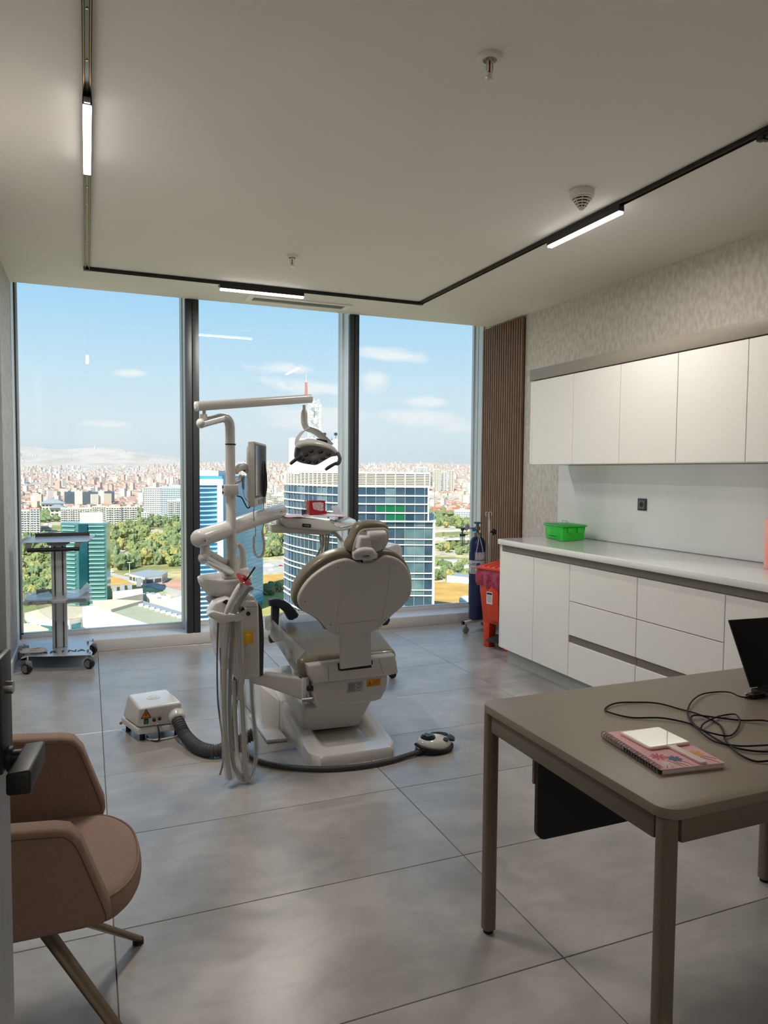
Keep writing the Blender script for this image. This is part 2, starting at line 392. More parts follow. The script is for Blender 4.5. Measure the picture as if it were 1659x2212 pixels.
# ------------------------------------------------------------------ ceiling track and lamps
zt = ZC-.001; zb = ZC-.02
trk = thing('lighting_track', (1.3, 5.5, ZC-.02), 'black U-shaped magnetic lighting track running round three sides of the ceiling', 'lighting track')
def run(p0, p1):
    p0, p1 = Vector(p0), Vector(p1); d = (p1-p0).normalized(); s_ = Vector((d.y, -d.x, 0)); Z = Vector((0, 0, 1))
    def bar(o0, o1, z0, z1):
        return [p0+s_*o0+Z*z0, p0+s_*o1+Z*z0, p1+s_*o1+Z*z0, p1+s_*o0+Z*z0, p0+s_*o0+Z*z1, p0+s_*o1+Z*z1, p1+s_*o1+Z*z1, p1+s_*o0+Z*z1]
    ob('rail', B().hexa(bar(-.0155, -.0125, -.021, -.001)).hexa(bar(.0125, .0155, -.021, -.001)).hexa(bar(-.0125, -.006, -.006, -.001)).hexa(bar(.006, .0125, -.006, -.001)), m_black, trk)
    ob('conductor', B().hexa(bar(-.0118, -.0095, -.013, -.006)).hexa(bar(.0095, .0118, -.013, -.006)), m_gold, trk)
    ob('channel_floor', B().hexa(bar(-.006, .006, -.005, -.001)), m_grey, trk)
LX, FY, RX = .018, 5.5, 2.555
run((LX, .3, ZC), (LX, FY, ZC)); run((LX, FY, ZC), (RX, FY, ZC)); run((RX, FY, ZC), (RX, .3, ZC))
for (x, y) in ((LX, FY), (RX, FY)):
    ob('corner_joint', B().box((x-.024, y-.02, ZC-.024), (x+.024, y+.02, ZC-.0005), .003), m_black, trk)
for y in (4.9, 4.55, 4.2, 3.95, 2.75, 2.45, 2.15):
    ob('screw', B().cyl((LX, y, ZC-.0075), (LX, y, ZC-.004), .004, seg=10), m_silver, trk)
def tube_lamp(p0, p1, label, gain=1.15):
    p0, p1 = Vector(p0), Vector(p1); c = (p0+p1)/2; d = (p1-p0).normalized(); s_ = Vector((d.y, -d.x, 0)); Z = Vector((0, 0, 1)); L = (p1-p0).length
    t = thing('track_lamp', (c.x, c.y, ZC-.075), label, 'ceiling lamp', 'lit linear lamps on the track')
    def bar(w_, z0, z1, e=0):
        a, b = p0+d*e, p1-d*e
        return [a-s_*w_+Z*z0, a+s_*w_+Z*z0, b+s_*w_+Z*z0, b-s_*w_+Z*z0, a-s_*w_+Z*z1, a+s_*w_+Z*z1, b+s_*w_+Z*z1, b-s_*w_+Z*z1]
    ob('housing', B().hexa(bar(.0165, -.052, -.0215), .0012, 1), m_black, t)
    ob('diffuser', B().hexa(bar(.0155, -.066, -.0525, .003), .003, 2), m_tube, t)
    ob('end_clip', B().box(p0+Vector((-.012, -.012, -.05)), p0+Vector((.012, .012, -.03)), .002), m_grey, t)
    ad = bpy.data.lights.new('lamp_light', 'AREA'); ad.shape = 'RECTANGLE'; ad.size = L-.02; ad.size_y = .028; ad.energy = LAMP_W*gain; ad.color = (1, .93, .84)
    ao = bpy.data.objects.new('lamp_light', ad); COL.objects.link(ao); ao.parent = t; ao.location = (0, 0, ZC-.068-LOC[t.name].z)
    ao.rotation_euler = (0, 0, math.atan2(d.y, d.x))
tube_lamp((LX, 2.97, ZC), (LX, 3.63, ZC), 'lit white linear lamp on the left ceiling track, seen from below')
tube_lamp((.925, FY, ZC), (1.565, FY, ZC), 'lit linear lamp on the track run parallel to the window')
tube_lamp((RX, 3.69, ZC), (RX, 3.06, ZC), 'lit linear lamp on the right ceiling track beside the smoke detector', .55)


t = thing('track_feed', (RX, 2.12, ZC-.045), 'small black power connector on the right end of the ceiling track', 'connector')
ob('body', B().box((RX-.014, 2.02, ZC-.045), (RX+.014, 2.24, ZC-.0215), .003), m_black, t)
for y in (2.04, 2.2): ob('latch', B().box((RX-.02, y, ZC-.05), (RX+.02, y+.02, ZC-.03), .002), m_black, t)
# added fill lamp in the unseen corridor, brightens the room from behind
cl = thing('corridor_fill_lamp', (.6, -1.2, ZC-.03), 'added square fill lamp on the unseen corridor ceiling behind the doorway', 'ceiling lamp')
ob('frame', B().box((.28, -1.52, ZC-.02), (.92, -.88, ZC-.001), .004), m_whitewall, cl)
ob('diffuser', B().box((.31, -1.49, ZC-.028), (.89, -.91, ZC-.0205), .002), M('fill_diffuser', '#fff6ea', .5, var=0, emit=16), cl)

def sprinkler(x, y, label, rot=0):
    t = thing('sprinkler', (x, y, ZC-.075), label, 'sprinkler', None); z = ZC
    ob('escutcheon', B().lathe([(.0005, -.004), (.022, -.004), (.024, -.014), (.036, -.012), (.0415, -.005), (.042, -.0005), (.0005, -.0005)][::-1], (x, y, z), seg=32), m_whitewall, t)
    q = B().cyl((x, y, z-.02), (x, y, z-.004), .013, seg=16)
    for s_ in (-1, 1):
        q.tube([(x+s_*.011, y, z-.02), (x+s_*.011, y, z-.045), (x+s_*.003, y, z-.06)], .0028, 8, smooth=4)
    q.cyl((x, y, z-.064), (x, y, z-.056), .006, seg=12)
    ob('frame', q, m_silver, t)
    ob('glass_bulb', B().cyl((x, y, z-.056), (x, y, z-.02), .0032, seg=10, bev=.002), m_red, t)
    q = B().cyl((x, y, z-.0665), (x, y, z-.0645), .009, seg=16)
    for k in range(12):
        a = k*math.pi/6; c, s_ = math.cos(a), math.sin(a)
        q.hexa([(x+c*.008-s_*.0016, y+s_*.008+c*.0016, z-.0665), (x+c*.008+s_*.0016, y+s_*.008-c*.0016, z-.0665), (x+c*.016+s_*.0022, y+s_*.016-c*.0022, z-.069), (x+c*.016-s_*.0022, y+s_*.016+c*.0022, z-.069),
                (x+c*.008-s_*.0016, y+s_*.008+c*.0016, z-.065), (x+c*.008+s_*.0016, y+s_*.008-c*.0016, z-.065), (x+c*.016+s_*.0022, y+s_*.016-c*.0022, z-.0675), (x+c*.016-s_*.0022, y+s_*.016+c*.0022, z-.0675)])
    ob('deflector', q, m_silver, t)
p = PZ(1058, 128, ZC-.01); sprinkler(p.x, p.y, 'fire sprinkler with a red bulb in the ceiling, nearest the camera')
p = PZ(631, 556, ZC-.01); sprinkler(p.x, p.y, 'smaller-looking far fire sprinkler in the ceiling near the window')
p = PZ(1257, 425, ZC-.03)
t = thing('smoke_detector', (p.x, p.y, ZC-.1), 'white cone shaped smoke detector with dark slots on the ceiling', 'smoke detector')
ob('base', B().lathe([(.001, 0), (.058, -.0005), (.06, -.006), (.06, -.03), (.054, -.036), (.001, -.036)][::-1], (p.x, p.y, ZC-.0005), seg=36), m_whitewall, t)
ob('slots', B().lathe([(.001, -.034), (.047, -.036), (.012, -.088), (.001, -.088)][::-1], (p.x, p.y, ZC), seg=32), m_black, t)
for k in range(5):
    z = -.038-k*.011; r_ = .053-.0085*k
    ob('ring', B().lathe([(r_-.008, z), (r_, z), (r_-.004, z-.0052), (r_-.011, z-.0045)], (p.x, p.y, ZC), seg=32, caps=False).lathe([(r_-.008, z), (r_-.011, z-.0045)], (p.x, p.y, ZC), seg=32, caps=False), m_whitewall, t)
q = B()
for k in range(8):
    a = k*math.pi/4+.2; c, s_ = math.cos(a), math.sin(a)
    q.tube([(p.x+c*.051, p.y+s_*.051, ZC-.037), (p.x+c*.012, p.y+s_*.012, ZC-.09)], .0022, 6)
ob('rib', q, m_whitewall, t)
ob('tip', B().cyl((p.x, p.y, ZC-.096), (p.x, p.y, ZC-.086), .008, .013, seg=20), m_whitewall, t)
# slot vent
t = thing('ceiling_vent', (1.65, 5.87, ZC-.006), 'long narrow white air slot with grey louvre in the ceiling by the window', 'air vent')
va_, vb_, vc_, vd_ = (PZ(u, v, ZC) for u, v in ((537, 635), (760, 660), (745, 669), (529, 646.5)))
vx0, vx1, vy0, vy1 = (va_.x+vd_.x)/2, (vb_.x+vc_.x)/2, (va_.y+vb_.y)/2, (vc_.y+vd_.y)/2
q = B()
for lo, hi in (((vx0, vy0), (vx1, vy0+.03)), ((vx0, vy1-.03), (vx1, vy1)), ((vx0, vy0+.03), (vx0+.05, vy1-.03)), ((vx1-.05, vy0+.03), (vx1, vy1-.03))):
    q.box((lo[0], lo[1], ZC-.012), (hi[0], hi[1], ZC-.0005), .001, 1)
ob('frame', q, M('vent_white', '#f6f5f2', .5, var=.005), t)
ob('louvre', B().box((vx0+.05, vy0+.03, ZC-.003), (vx1-.05, vy1-.03, ZC-.0004)), M('vent_grey', '#6d6d6c', .6), t)
for k in range(2):
    ob('blade', B().box((vx0+.05, vy0+.048+k*.03, ZC-.0065), (vx1-.05, vy0+.054+k*.03, ZC-.003)), M('vent_blade', '#8a8a88', .5), t)

# ------------------------------------------------------------------ door leaf at the left edge
d0, d1 = Vector((-.215, .12, 0)), Vector((-.1045, 1.1, 0)); dv = (d1-d0).normalized(); dn = Vector((-dv.y, dv.x, 0))
m_door = M('brushed_door_metal', '#8f9396', .35, .6, var=.05, scale=3, stretch=(30, 30, 1), bump=.03, bscale=60)
dr = B()
def slab(a, b, z0, z1, t0, t1, bev=0.0, seg=1):
    return [a+dn*t0+Vector((0, 0, z0)), b+dn*t0+Vector((0, 0, z0)), b+dn*t1+Vector((0, 0, z0)), a+dn*t1+Vector((0, 0, z0)), a+dn*t0+Vector((0, 0, z1)), b+dn*t0+Vector((0, 0, z1)), b+dn*t1+Vector((0, 0, z1)), a+dn*t1+Vector((0, 0, z1))]
dr.hexa(slab(d0, d1, .01, 2.24, 0, .042), .002, 1)
dd = st('door_1', dr, m_door)
ob('frosted_strip', B().hexa(slab(d1-dv*.7, d1-dv*.012, 1.53, 1.56, -.0015, -.0002)).hexa(slab(d1-dv*.7, d1-dv*.012, 1.61, 1.622, -.0015, -.0002)), M('frosted_white', '#d7dcdc', .6), dd)
hz = 1.072; hc = d1-dv*.055
ob('lock_plate', B().hexa(slab(hc-dv*.03, hc+dv*.03, hz-.01, hz+.14, -.01, -.0005), .003, 2), m_black, dd)
hp = hc+Vector((0, 0, hz))
ob('door_handle', B().cyl(hp-dn*.04, hp-dn*.001, .0115, seg=20).cyl(hp-dn*.016, hp-dn*.01, .0165, seg=20).hexa([q_ for q_ in [hp-dn*.052-dv*.085+Vector((0, 0, -.015)), hp-dn*.052+dv*.018+Vector((0, 0, -.015)), hp-dn*.027+dv*.014+Vector((0, 0, -.015)), hp-dn*.024-dv*.085+Vector((0, 0, -.015)), hp-dn*.052-dv*.085+Vector((0, 0, .015)), hp-dn*.052+dv*.018+Vector((0, 0, .015)), hp-dn*.027+dv*.014+Vector((0, 0, .015)), hp-dn*.024-dv*.085+Vector((0, 0, .012))]], .004, 3), m_black, dd)
kp = hc+Vector((0, 0, hz+.095))
ob('lock_cylinder', B().cyl(kp-dn*.018, kp-dn*.0095, .0085, seg=16), m_silver, dd)
# ------------------------------------------------------------------ right-hand cabinet run
XF = 2.935                                     # door fronts of the base units
gy = [4.79, 4.35, 3.935, 3.30, 2.675, 2.05, 1.43, .81, .2]
kinds = ['door', 'door', 'drawers', 'drawers', 'door2', 'drawers', 'door', 'door']
whr = ['white lacquered base cabinet with one tall door, beside the red bin', 'white base cabinet with one tall door, second from the window end', 'white base unit of three drawers below the socket', 'white base unit of three wide drawers behind the desk edge', 'white base cabinet with two doors behind the laptop', 'white base drawer unit right of the laptop, outside the frame', 'white base cabinet outside the frame, second from the door', 'white base cabinet outside the frame, nearest the door']
for i, kd in enumerate(kinds):
    y1, y0 = gy[i], gy[i+1]; g_ = .0024
    t = thing('base_cabinet', ((XF+XR)/2, (y0+y1)/2, 0), whr[i], 'cabinet', 'base cabinets along the right wall')
    ob('carcass', B().box((XF+.022, y0+.0005, .1), (XR-.002, y1-.0005, .903)), m_recess, t)  # carcass toned dark to paint shade into the front gaps
    ob('recess_strip', B().box((XF+.012, y0+.0005, .856), (XF+.0215, y1-.0005, .903)), m_recess, t)
    ob('plinth', B().box((XF+.05, y0+.0005, 0), (XF+.065, y1-(.0005 if i else .03), .0995)), m_kick, t)
    if kd == 'door': fr = [(y0, y1, .108, .852)]
    elif kd == 'door2': fr = [(y0, (y0+y1)/2, .108, .852), ((y0+y1)/2, y1, .108, .852)]
    else: fr = [(y0, y1, .613, .852), (y0, y1, .387, .608), (y0, y1, .108, .335)]
    for (a, b, z0, z1) in fr:
        ob('door' if 'door' in kd else 'drawer_front', B().box((XF, a+g_, z0), (XF+.02, b-g_, z1), .0012, 1), m_lac, t)
    if kd == 'drawers': ob('grip_recess', B().box((XF+.012, y0+.002, .336), (XF+.0215, y1-.002, .386)), m_recess, t)
t = thing('cabinet_end_panel', (3.28, 4.8, 0), 'white rounded end panel closing the base cabinets beside the bin', 'panel')
q = B().box((XF+.004, 4.7915, .105), (XR-.002, 4.82, .903), .008, 3)
ob('panel', q, m_lac, t)
q = B(); q.prism([Vector((x, y, .9045)) for x, y in ([(XR-.001, .15), (XF-.018, .15)]+[(XF-.018+.05*(1-math.cos(a)), 4.80+.05*math.sin(a)) for a in [k*math.pi/16 for k in range(9)]]+[(XR-.001, 4.85)])], (0, 0, .04), .005, 2)
wt = ob('worktop', q, m_quartz); tag(wt, 'long white polished worktop over the base cabinets', 'worktop')
sp = ob('backsplash', B().box((XR-.01, .15, .9455), (XR-.001, 5.02, 1.516), .001, 1), m_splash); tag(sp, 'glossy white backsplash panel between worktop and wall cabinets', 'backsplash')
# upper cabinets
XU = 3.245; uy = [4.87, 4.355, 3.855, 3.355, 2.86, 2.36, 1.86, 1.36, .86, .36]
ul = ['leftmost white wall cabinet, nearest the slatted wood', 'second white wall cabinet from the slatted wood', 'third white wall cabinet, above the wall socket', 'fourth white wall cabinet from the slatted wood, above the drawers', 'wall cabinet cut by the right picture edge'] + ['white wall cabinet outside the frame, number %s from the picture edge' % n for n in ('one', 'two', 'three', 'four')]
for i in range(len(uy)-1):
    y1, y0 = uy[i], uy[i+1]
    t = thing('wall_cabinet', ((XU+XR)/2, (y0+y1)/2, 1.52), ul[i], 'cabinet', 'wall cabinets on the right wall')
    ob('carcass', B().box((XU+.022, y0+.0005, 1.526), (XR-.002, y1-.0005, 2.172)), m_recess, t)  # dark colour stands in for shade between the doors
    ob('bottom_board', B().box((XU+.021, y0+.0005, 1.5205), (XR-.002, y1-.0005, 1.5259)), m_lac, t)
    ob('door', B().box((XU, y0+.0024, 1.52), (XU+.02, y1-.0024, 2.168), .0012, 1), m_lac, t)
t = thing('wall_cabinet_end_panel', (3.43, 4.89, 1.52), 'narrow white end panel of the wall cabinets', 'panel')
ob('panel', B().box((XU+.002, 4.8715, 1.52), (XR-.002, 4.905, 2.168), .007, 3), m_lac, t)
t = thing('cabinet_pelmet', (3.44, 2.6, 2.175), 'long taupe pelmet band above the white wall cabinets', 'pelmet')
ob('band', B().box((XU-.004, .36, 2.176), (XR-.002, 4.912, 2.262), .003, 2), m_taupe, t)
ob('under_light', B().box((XU+.09, 4.5, 1.516), (XU+.2, 4.72, 1.5255), .002), m_alu, t) if False else None
# socket
t = thing('wall_socket', (3.6, 4.026, 1.195), 'black square power socket on the white backsplash', 'socket')
sx0 = XR-.01
ob('frame_plate', B().box((sx0-.009, 3.985, 1.195), (sx0-.0002, 4.069, 1.279), .002, 2), m_dark, t)
ob('insert', B().box((sx0-.0115, 3.998, 1.208), (sx0-.0092, 4.056, 1.266), .001, 1), M('socket_grey', '#646c70', .4), t)
ob('socket_well', B().lathe([(.0, .0008), (.0195, .0008), (.0205, .0001), (.0005, .0001)], (sx0-.0115, 4.027, 1.237), (-1, 0, 0), seg=28), m_black, t)
# green box with clear lid
gm = M('green_plastic', '#12b423', .35, var=.05, coat=.2); gt = glass_mat('clear_lid', '#d8f5e0', .10)
A, Cc, D = PZ(1177, 1163, .946), PZ(1218, 1170, .946), PZ(1261, 1168, .946)
e1 = (D-Cc).normalized()*.235; Cc = Vector((3.265, 4.47, .946)); e1 = Vector((.32, .0, 0)).normalized()*.2; e2 = Vector((.03, .27, 0))
t = thing('storage_box', Cc+e1*.5+e2*.5, 'bright green plastic storage box with clear lid on the worktop', 'storage box')
def ring4(o, a, b, z, s_=0.0):
    return [o-a.normalized()*s_-b.normalized()*s_+Vector((0, 0, z)), o+a+a.normalized()*s_-b.normalized()*s_+Vector((0, 0, z)), o+a+b+a.normalized()*s_+b.normalized()*s_+Vector((0, 0, z)), o+b-a.normalized()*s_+b.normalized()*s_+Vector((0, 0, z))]
zb_ = lambda z: z
q = B(); q.hexa(ring4(Cc, e1, e2, 0, -.006)+ring4(Cc, e1, e2, .105, .004), .006, 2); ob('tub', q, gm, t)
q = B(); q.hexa(ring4(Cc, e1, e2, .1055, .012)+ring4(Cc, e1, e2, .116, .014), .003, 2); ob('rim', q, gm, t)
q = B(); q.hexa(ring4(Cc, e1, e2, .1165, .013)+ring4(Cc, e1, e2, .124, .008), .002, 2); ob('lid', q, gt, t)
lc = Cc+e1*.5+e2*.5
q = B().tube([lc+Vector((0, -.035, .124)), lc+Vector((0, -.03, .144)), lc+Vector((0, .03, .144)), lc+Vector((0, .035, .124))], .003, 6); ob('lid_handle', q, gt, t)
for fr_ in (.28, .72):
    c_ = Cc+e1*fr_; q = B().box(c_+Vector((-.02, -.0135, .06)), c_+Vector((.02, -.0055, .1)), .003, 2); ob('side_latch', q, gm, t)
c_ = Cc+e2*.5
ob('front_print', B().box(c_+Vector((-.0085, -.05, .028)), c_+Vector((-.0062, .05, .032))), m_black, t)
ob('front_panel', B().box(c_+Vector((-.0085, -.08, .015)), c_+Vector((-.002, .08, .09)), .003, 2), gm, t)
# pink rolls at the right picture edge
pm = M('pink_paper', '#e9a79b', .6, var=.03, scale=40)
t = thing('paper_roll', (3.45, 2.80, .9455), 'pink paper roll standing on the worktop at the right picture edge', 'paper roll')
ob('roll', B().lathe([(.02, 0), (.071, 0), (.073, .004), (.073, .262), (.071, .266), (.02, .266)], (3.45, 2.80, .9455), seg=40, caps=False), pm, t)
ob('core', B().lathe([(.02, .266), (.02, 0), (.017, 0), (.017, .266)], (3.45, 2.80, .9455), seg=24, caps=False), M('cardboard', '#b59b7c', .8), t)

# ------------------------------------------------------------------ desk
m_desk = M('desk_taupe_laminate', '#867a6d', .42, var=.015, scale=200, bump=.03, bscale=300)
m_leg = M('desk_taupe_metal', '#72675a', .45, .1, var=.02, scale=200)
DX0, DX1, DY0, DY1, DH = 1.128, 2.37, 1.158, 1.958, .735
t = thing('desk', ((DX0+DX1)/2, (DY0+DY1)/2, 0), 'taupe desk with rounded corners and slim legs in the right foreground', 'desk')
def rrect(x0, y0, x1, y1, r, z, n=6):
    o = []
    for cx, cyy, a0 in ((x1-r, y1-r, 0), (x0+r, y1-r, 90), (x0+r, y0+r, 180), (x1-r, y0+r, 270)):
        for k in range(n+1):
            a = R(a0+90*k/n); o.append(Vector((cx+r*math.cos(a), cyy+r*math.sin(a), z)))
    return o
ob('tabletop', B().prism(rrect(DX0, DY0, DX1, DY1, .045, DH-.024), (0, 0, .024), .002, 2), m_desk, t)
for (x, y) in ((DX0+.028, DY1-.03), (DX0+.028, DY0+.03), (2.225, 1.815), (DX1-.04, DY0+.03)):
    l = ob('leg', B().prism(rrect(x-.021, y-.021, x+.021, y+.021, .016, .012), (0, 0, DH-.024-.012-.001), .002, 1), m_leg, t)
    ob('foot', B().cyl((x, y, 0), (x, y, .0118), .016, seg=16), m_rubber, l)
zr0, zr1 = DH-.085, DH-.0285
q = B().box((DX0+.012, DY0+.052, zr0), (DX0+.04, DY1-.052, zr1), .006, 2); ob('rail', q, m_leg, t)
q = B().box((DX0+.052, DY0+.012, zr0), (DX1-.065, DY0+.04, zr1), .006, 2); ob('rail', q, m_leg, t)
q = B().box((DX0+.052, DY1-.04, zr0), (DX1-.065, DY1-.012, zr1), .006, 2); ob('rail', q, m_leg, t)
q = B().prism([Vector((x, 1.70, z)) for x, z in ([(1.175, .70), (2.2, .70), (2.2, .40)]+[(1.175+.03*(1-math.sin(a)), .40+.03*(1-math.cos(a))) for a in [k*math.pi/12 for k in range(7)]])], (0, .016, 0), .001, 1)
ob('modesty_panel', q, M('modesty_black', '#1d1d20', .55, var=.05), t)
ob('panel_bracket', B().box((1.172, 1.7165, .56), (1.2, 1.727, .70), .002), m_leg, t)
# notebook
zt_ = DH+.0005; th = .013
nb = [PZ(1300, 1583, DH+th), PZ(1428, 1664, DH+th), PZ(1562, 1647, DH+th), PZ(1418, 1567, DH+th)]
n0 = nb[0].copy(); n0.z = zt_; ex = (nb[1]-nb[0]); ex.z = 0; ey = (nb[3]-nb[0]); ey.z = 0
ey = (ey-ex*(ey.dot(ex)/ex.length_squared))
lx, ly = ex.length, ey.length; ux, uy_ = ex.normalized(), ey.normalized()
def NB(a, b, z): return n0+ux*(a*lx)+uy_*(b*ly)+Vector((0, 0, z))
t = thing('notebook', NB(.5, .5, 0), 'pink floral spiral notebook lying on the desk', 'notebook')
m_pink = M('pink_cover', '#dba0a6', .45, var=.03, scale=20); m_page = M('paper_block', '#d9d8da', .8, var=.05, scale=3, stretch=(1, 1, 300))
def nbox(a0, a1, b0, b1, z0, z1, bev=.0006): return B().hexa([NB(a0, b0, z0), NB(a1, b0, z0), NB(a1, b1, z0), NB(a0, b1, z0), NB(a0, b0, z1), NB(a1, b0, z1), NB(a1, b1, z1), NB(a0, b1, z1)], bev, 1)
ob('back_cover', nbox(0, 1, 0, 1, 0, .0014), m_pink, t)
ob('pages', nbox(.012, .988, .03, .985, .0016, .0114, .0003), m_page, t)
ob('front_cover', nbox(0, 1, 0, 1, .0116, .013), m_pink, t)
q = B()
for k in range(22):
    a = .03+.94*k/21
    for da in (-.007, .007):
        c0 = NB(a+da, .0, .0095); q.tube([c0+uy_*(math.cos(th_)*.0095+.003)+Vector((0, 0, math.sin(th_)*.0088+.0005)) for th_ in [R(40+i*280/11) for i in range(12)]], .0009, 5)
ob('spiral_binding', q, m_silver, t)
q = B()
for k in range(11):
    a = .05+.9*k/10; q.hexa([NB(a, .02, .0131), NB(a+.02, .02, .0131), NB(a+.02, .035, .0131), NB(a, .035, .0131), NB(a, .02, .0133), NB(a+.02, .02, .0133), NB(a+.02, .035, .0133), NB(a, .035, .0133)])
ob('binding_hole', q, m_black, t)
q = B().hexa([NB(.4, .0, .001), NB(.99, .0, .001), NB(.99, .03, .001), NB(.4, .03, .001), NB(.4, .0, .0112), NB(.99, .0, .0112), NB(.99, .03, .0112), NB(.4, .03, .0112)]); ob('spine_band', q, m_black, t)
def flower(a, b, r, n, col, name, w_=.42, rot=0., zc=.01312):
    q = B()
    for k in range(n):
        th_ = rot+2*math.pi*k/n; d = ux*math.cos(th_)+uy_*math.sin(th_); s_ = ux*-math.sin(th_)+uy_*math.cos(th_); c = NB(a, b, zc+.00008*(k % 2))
        pts = [c+d*r*t_+s_*r*w_*v_ for t_, v_ in ((.1, -.12), (.5, -.45), (.85, -.5), (1, -.15), (1, .15), (.85, .5), (.5, .45), (.1, .12))]
        q.prism(pts, (0, 0, .00014))
    return ob('flower', q, M(name, col, .5, var=.1, scale=60), t, ang=0)
flower(.72, .25, .022, 9, '#b8455f', 'flower_crimson', .28)
f2 = flower(.80, .42, .018, 7, '#3c5a82', 'flower_blue', .5, .3, .0134)
flower(.46, .83, .001, 3, '#3c5a82', 'flower_blue')
flower(.73, .82, .020, 7, '#d9a33c', 'flower_yellow', .5, .2)
flower(.91, .20, .017, 11, '#e7d6d4', 'flower_white', .22, .1, .0134)
flower(.83, .74, .015, 9, '#e7d6d4', 'flower_white', .22, .5, .0136)
q = B()
for (a0, b0, a1, b1) in ((.82, .28, .985, .36), (.88, .24, .985, .2), (.9, .2, .985, .1), (.86, .46, .985, .52), (.82, .8, .985, .93), (.8, .84, .9, .97), (.88, .36, .985, .44)):
    ob('stem_print', B().tube([NB(a0, b0, .0133), NB((a0+a1)/2, (b0+b1)/2+.01, .0133), NB(a1, b1, .0133)], .0005, 4, smooth=3), m_black, t)
# hand mirror on the notebook
zm = DH+.0145
mc = [PZ(1338, 1581, zm+.006), PZ(1404, 1616, zm+.006), PZ(1489, 1607, zm+.006), PZ(1424, 1570, zm+.006)]
o_ = mc[0].copy(); o_.z = zm; ax = mc[1]-mc[0]; ax.z = 0; ay = mc[3]-mc[0]; ay.z = 0; ay = ay-ax*(ay.dot(ax)/ax.length_squared)
ax_u, ay_u = ax.normalized(), ay.normalized(); MW = ax.length; MH = ay.length
t = thing('hand_mirror', o_+ax*.5+ay*.5, 'square pale pink hand mirror lying face up on the notebook', 'mirror')
m_mp = M('pale_pink_plastic', '#e8d3d2', .35, var=.02)
def mr(x0, y0, x1, y1, r, z): return [o_+ax_u*p_.x+ay_u*p_.y+Vector((0, 0, z)) for p_ in rrect(x0, y0, x1, y1, r, 0, 4)]
ob('frame', B().prism(mr(0, 0, MW, MH, .008, 0), (0, 0, .006), .0012, 2), m_mp, t)
ob('mirror_glass', B().prism(mr(.004, .004, MW-.004, MH-.004, .006, .0062), (0, 0, .0005)), M('mirror', '#e6e8e6', .02, 1.0, var=0), t)
hl = PZ(1505, 1648, zm+.006); hl.z = zm; hdir = (hl-(o_+ax*1.0+ay*.5)); hh = o_+ax_u*(MW-.002)+ay*.52; hdir = ax_u; hlen = max(.05, (hl-hh).dot(ax_u)); side = ay_u
def hp_(l, s_, z): return hh+hdir*l+side*s_+Vector((0, 0, z))
ob('handle', B().prism([hp_(0, -.017, 0), hp_(.008, -.0105, 0), hp_(hlen-.008, -.0105, 0), hp_(hlen, -.005, 0), hp_(hlen, .005, 0), hp_(hlen-.008, .0105, 0), hp_(.008, .0105, 0), hp_(0, .017, 0)], (0, 0, .0058), .001, 2), m_mp, t)
# power cable lying on the desk
cp = [(1618, 1506), (1600, 1507), (1575, 1499), (1545, 1495), (1515, 1502), (1495, 1518), (1485, 1535), (1488, 1550), (1500, 1572), (1540, 1600), (1590, 1613), (1640, 1615), (1685, 1605), (1700, 1585), (1659, 1562), (1600, 1556), (1540, 1551), (1500, 1549), (1493, 1556), (1510, 1575), (1545, 1590), (1580, 1588), (1598, 1565), (1590, 1548), (1570, 1544), (1545, 1552), (1520, 1567), (1514, 1573)]
cb = [(1659, 1646), (1630, 1644), (1595, 1630), (1568, 1600), (1562, 1580), (1550, 1562), (1510, 1545), (1470, 1532), (1420, 1521), (1370, 1517), (1330, 1521), (1307, 1531), (1320, 1542), (1365, 1550), (1430, 1553), (1490, 1563), (1515, 1578), (1560, 1603), (1610, 1622), (1680, 1622), (1750, 1600)]
mc_ = M('black_cable', '#0c0c0e', .55, var=.1, spec=.3)
pts = []
for i, (u, v) in enumerate(cp): p = PZ(u, v, DH+.0045); p.z = DH+.0045+.0028*(i % 3); pts.append(p)
c1 = ob('laptop_cable', B().tube(pts, .0024, 8, smooth=6), mc_); tag(c1, 'thin black cable looping from the plug beside the laptop', 'cable')
pts = []
for i, (u, v) in enumerate(cb): p = PZ(u, v, DH+.0035); p.z = DH+.0034+.0028*((i+1) % 2); pts.append(p)
c2 = ob('desk_cable', B().tube(pts, .0026, 8, smooth=6), mc_); tag(c2, 'thicker black cable loop reaching the middle of the desk', 'cable')
# laptop
t = thing('laptop', (2.15, 1.68, DH), 'open black laptop at the right end of the desk', 'laptop')
tl, bl = PY(1583, 1331, 1.80), Vector((2.008, 1.715, DH+.018))
wv = Vector((.33, -.025, 0)); up_ = Vector((tl.x-bl.x, tl.y-bl.y, tl.z-bl.z)); up_ = up_.normalized()*.225; up_.x = -.018; nrm = wv.cross(up_).normalized()
q = B().hexa([bl, bl+wv, bl+wv-nrm*.006, bl-nrm*.006, bl+up_, bl+up_+wv, bl+up_+wv-nrm*.006, bl+up_-nrm*.006], .0015, 2); ob('screen_lid', q, m_black, t)
o2 = bl+wv*.0+nrm*.0003
q = B().hexa([o2+wv*.01+up_*.02, o2+wv*.99+up_*.02, o2+wv*.99+up_*.02+nrm*.0008, o2+wv*.01+up_*.02+nrm*.0008, o2+wv*.01+up_*.985, o2+wv*.99+up_*.985, o2+wv*.99+up_*.985+nrm*.0008, o2+wv*.01+up_*.985+nrm*.0008]); ob('display', q, M('black_display', '#030304', .25, var=0, spec=.3), t)
bv = Vector((-.018, -.225, 0)); b0 = Vector((bl.x, bl.y, DH+.004))
q = B().hexa([b0, b0+bv, b0+bv+wv, b0+wv, b0+Vector((0, 0, .0125)), b0+bv+Vector((0, 0, .011)), b0+bv+wv+Vector((0, 0, .011)), b0+wv+Vector((0, 0, .0125))], .002, 2); ob('base', q, M('graphite_case', '#3a3b3e', .4, .5), t)
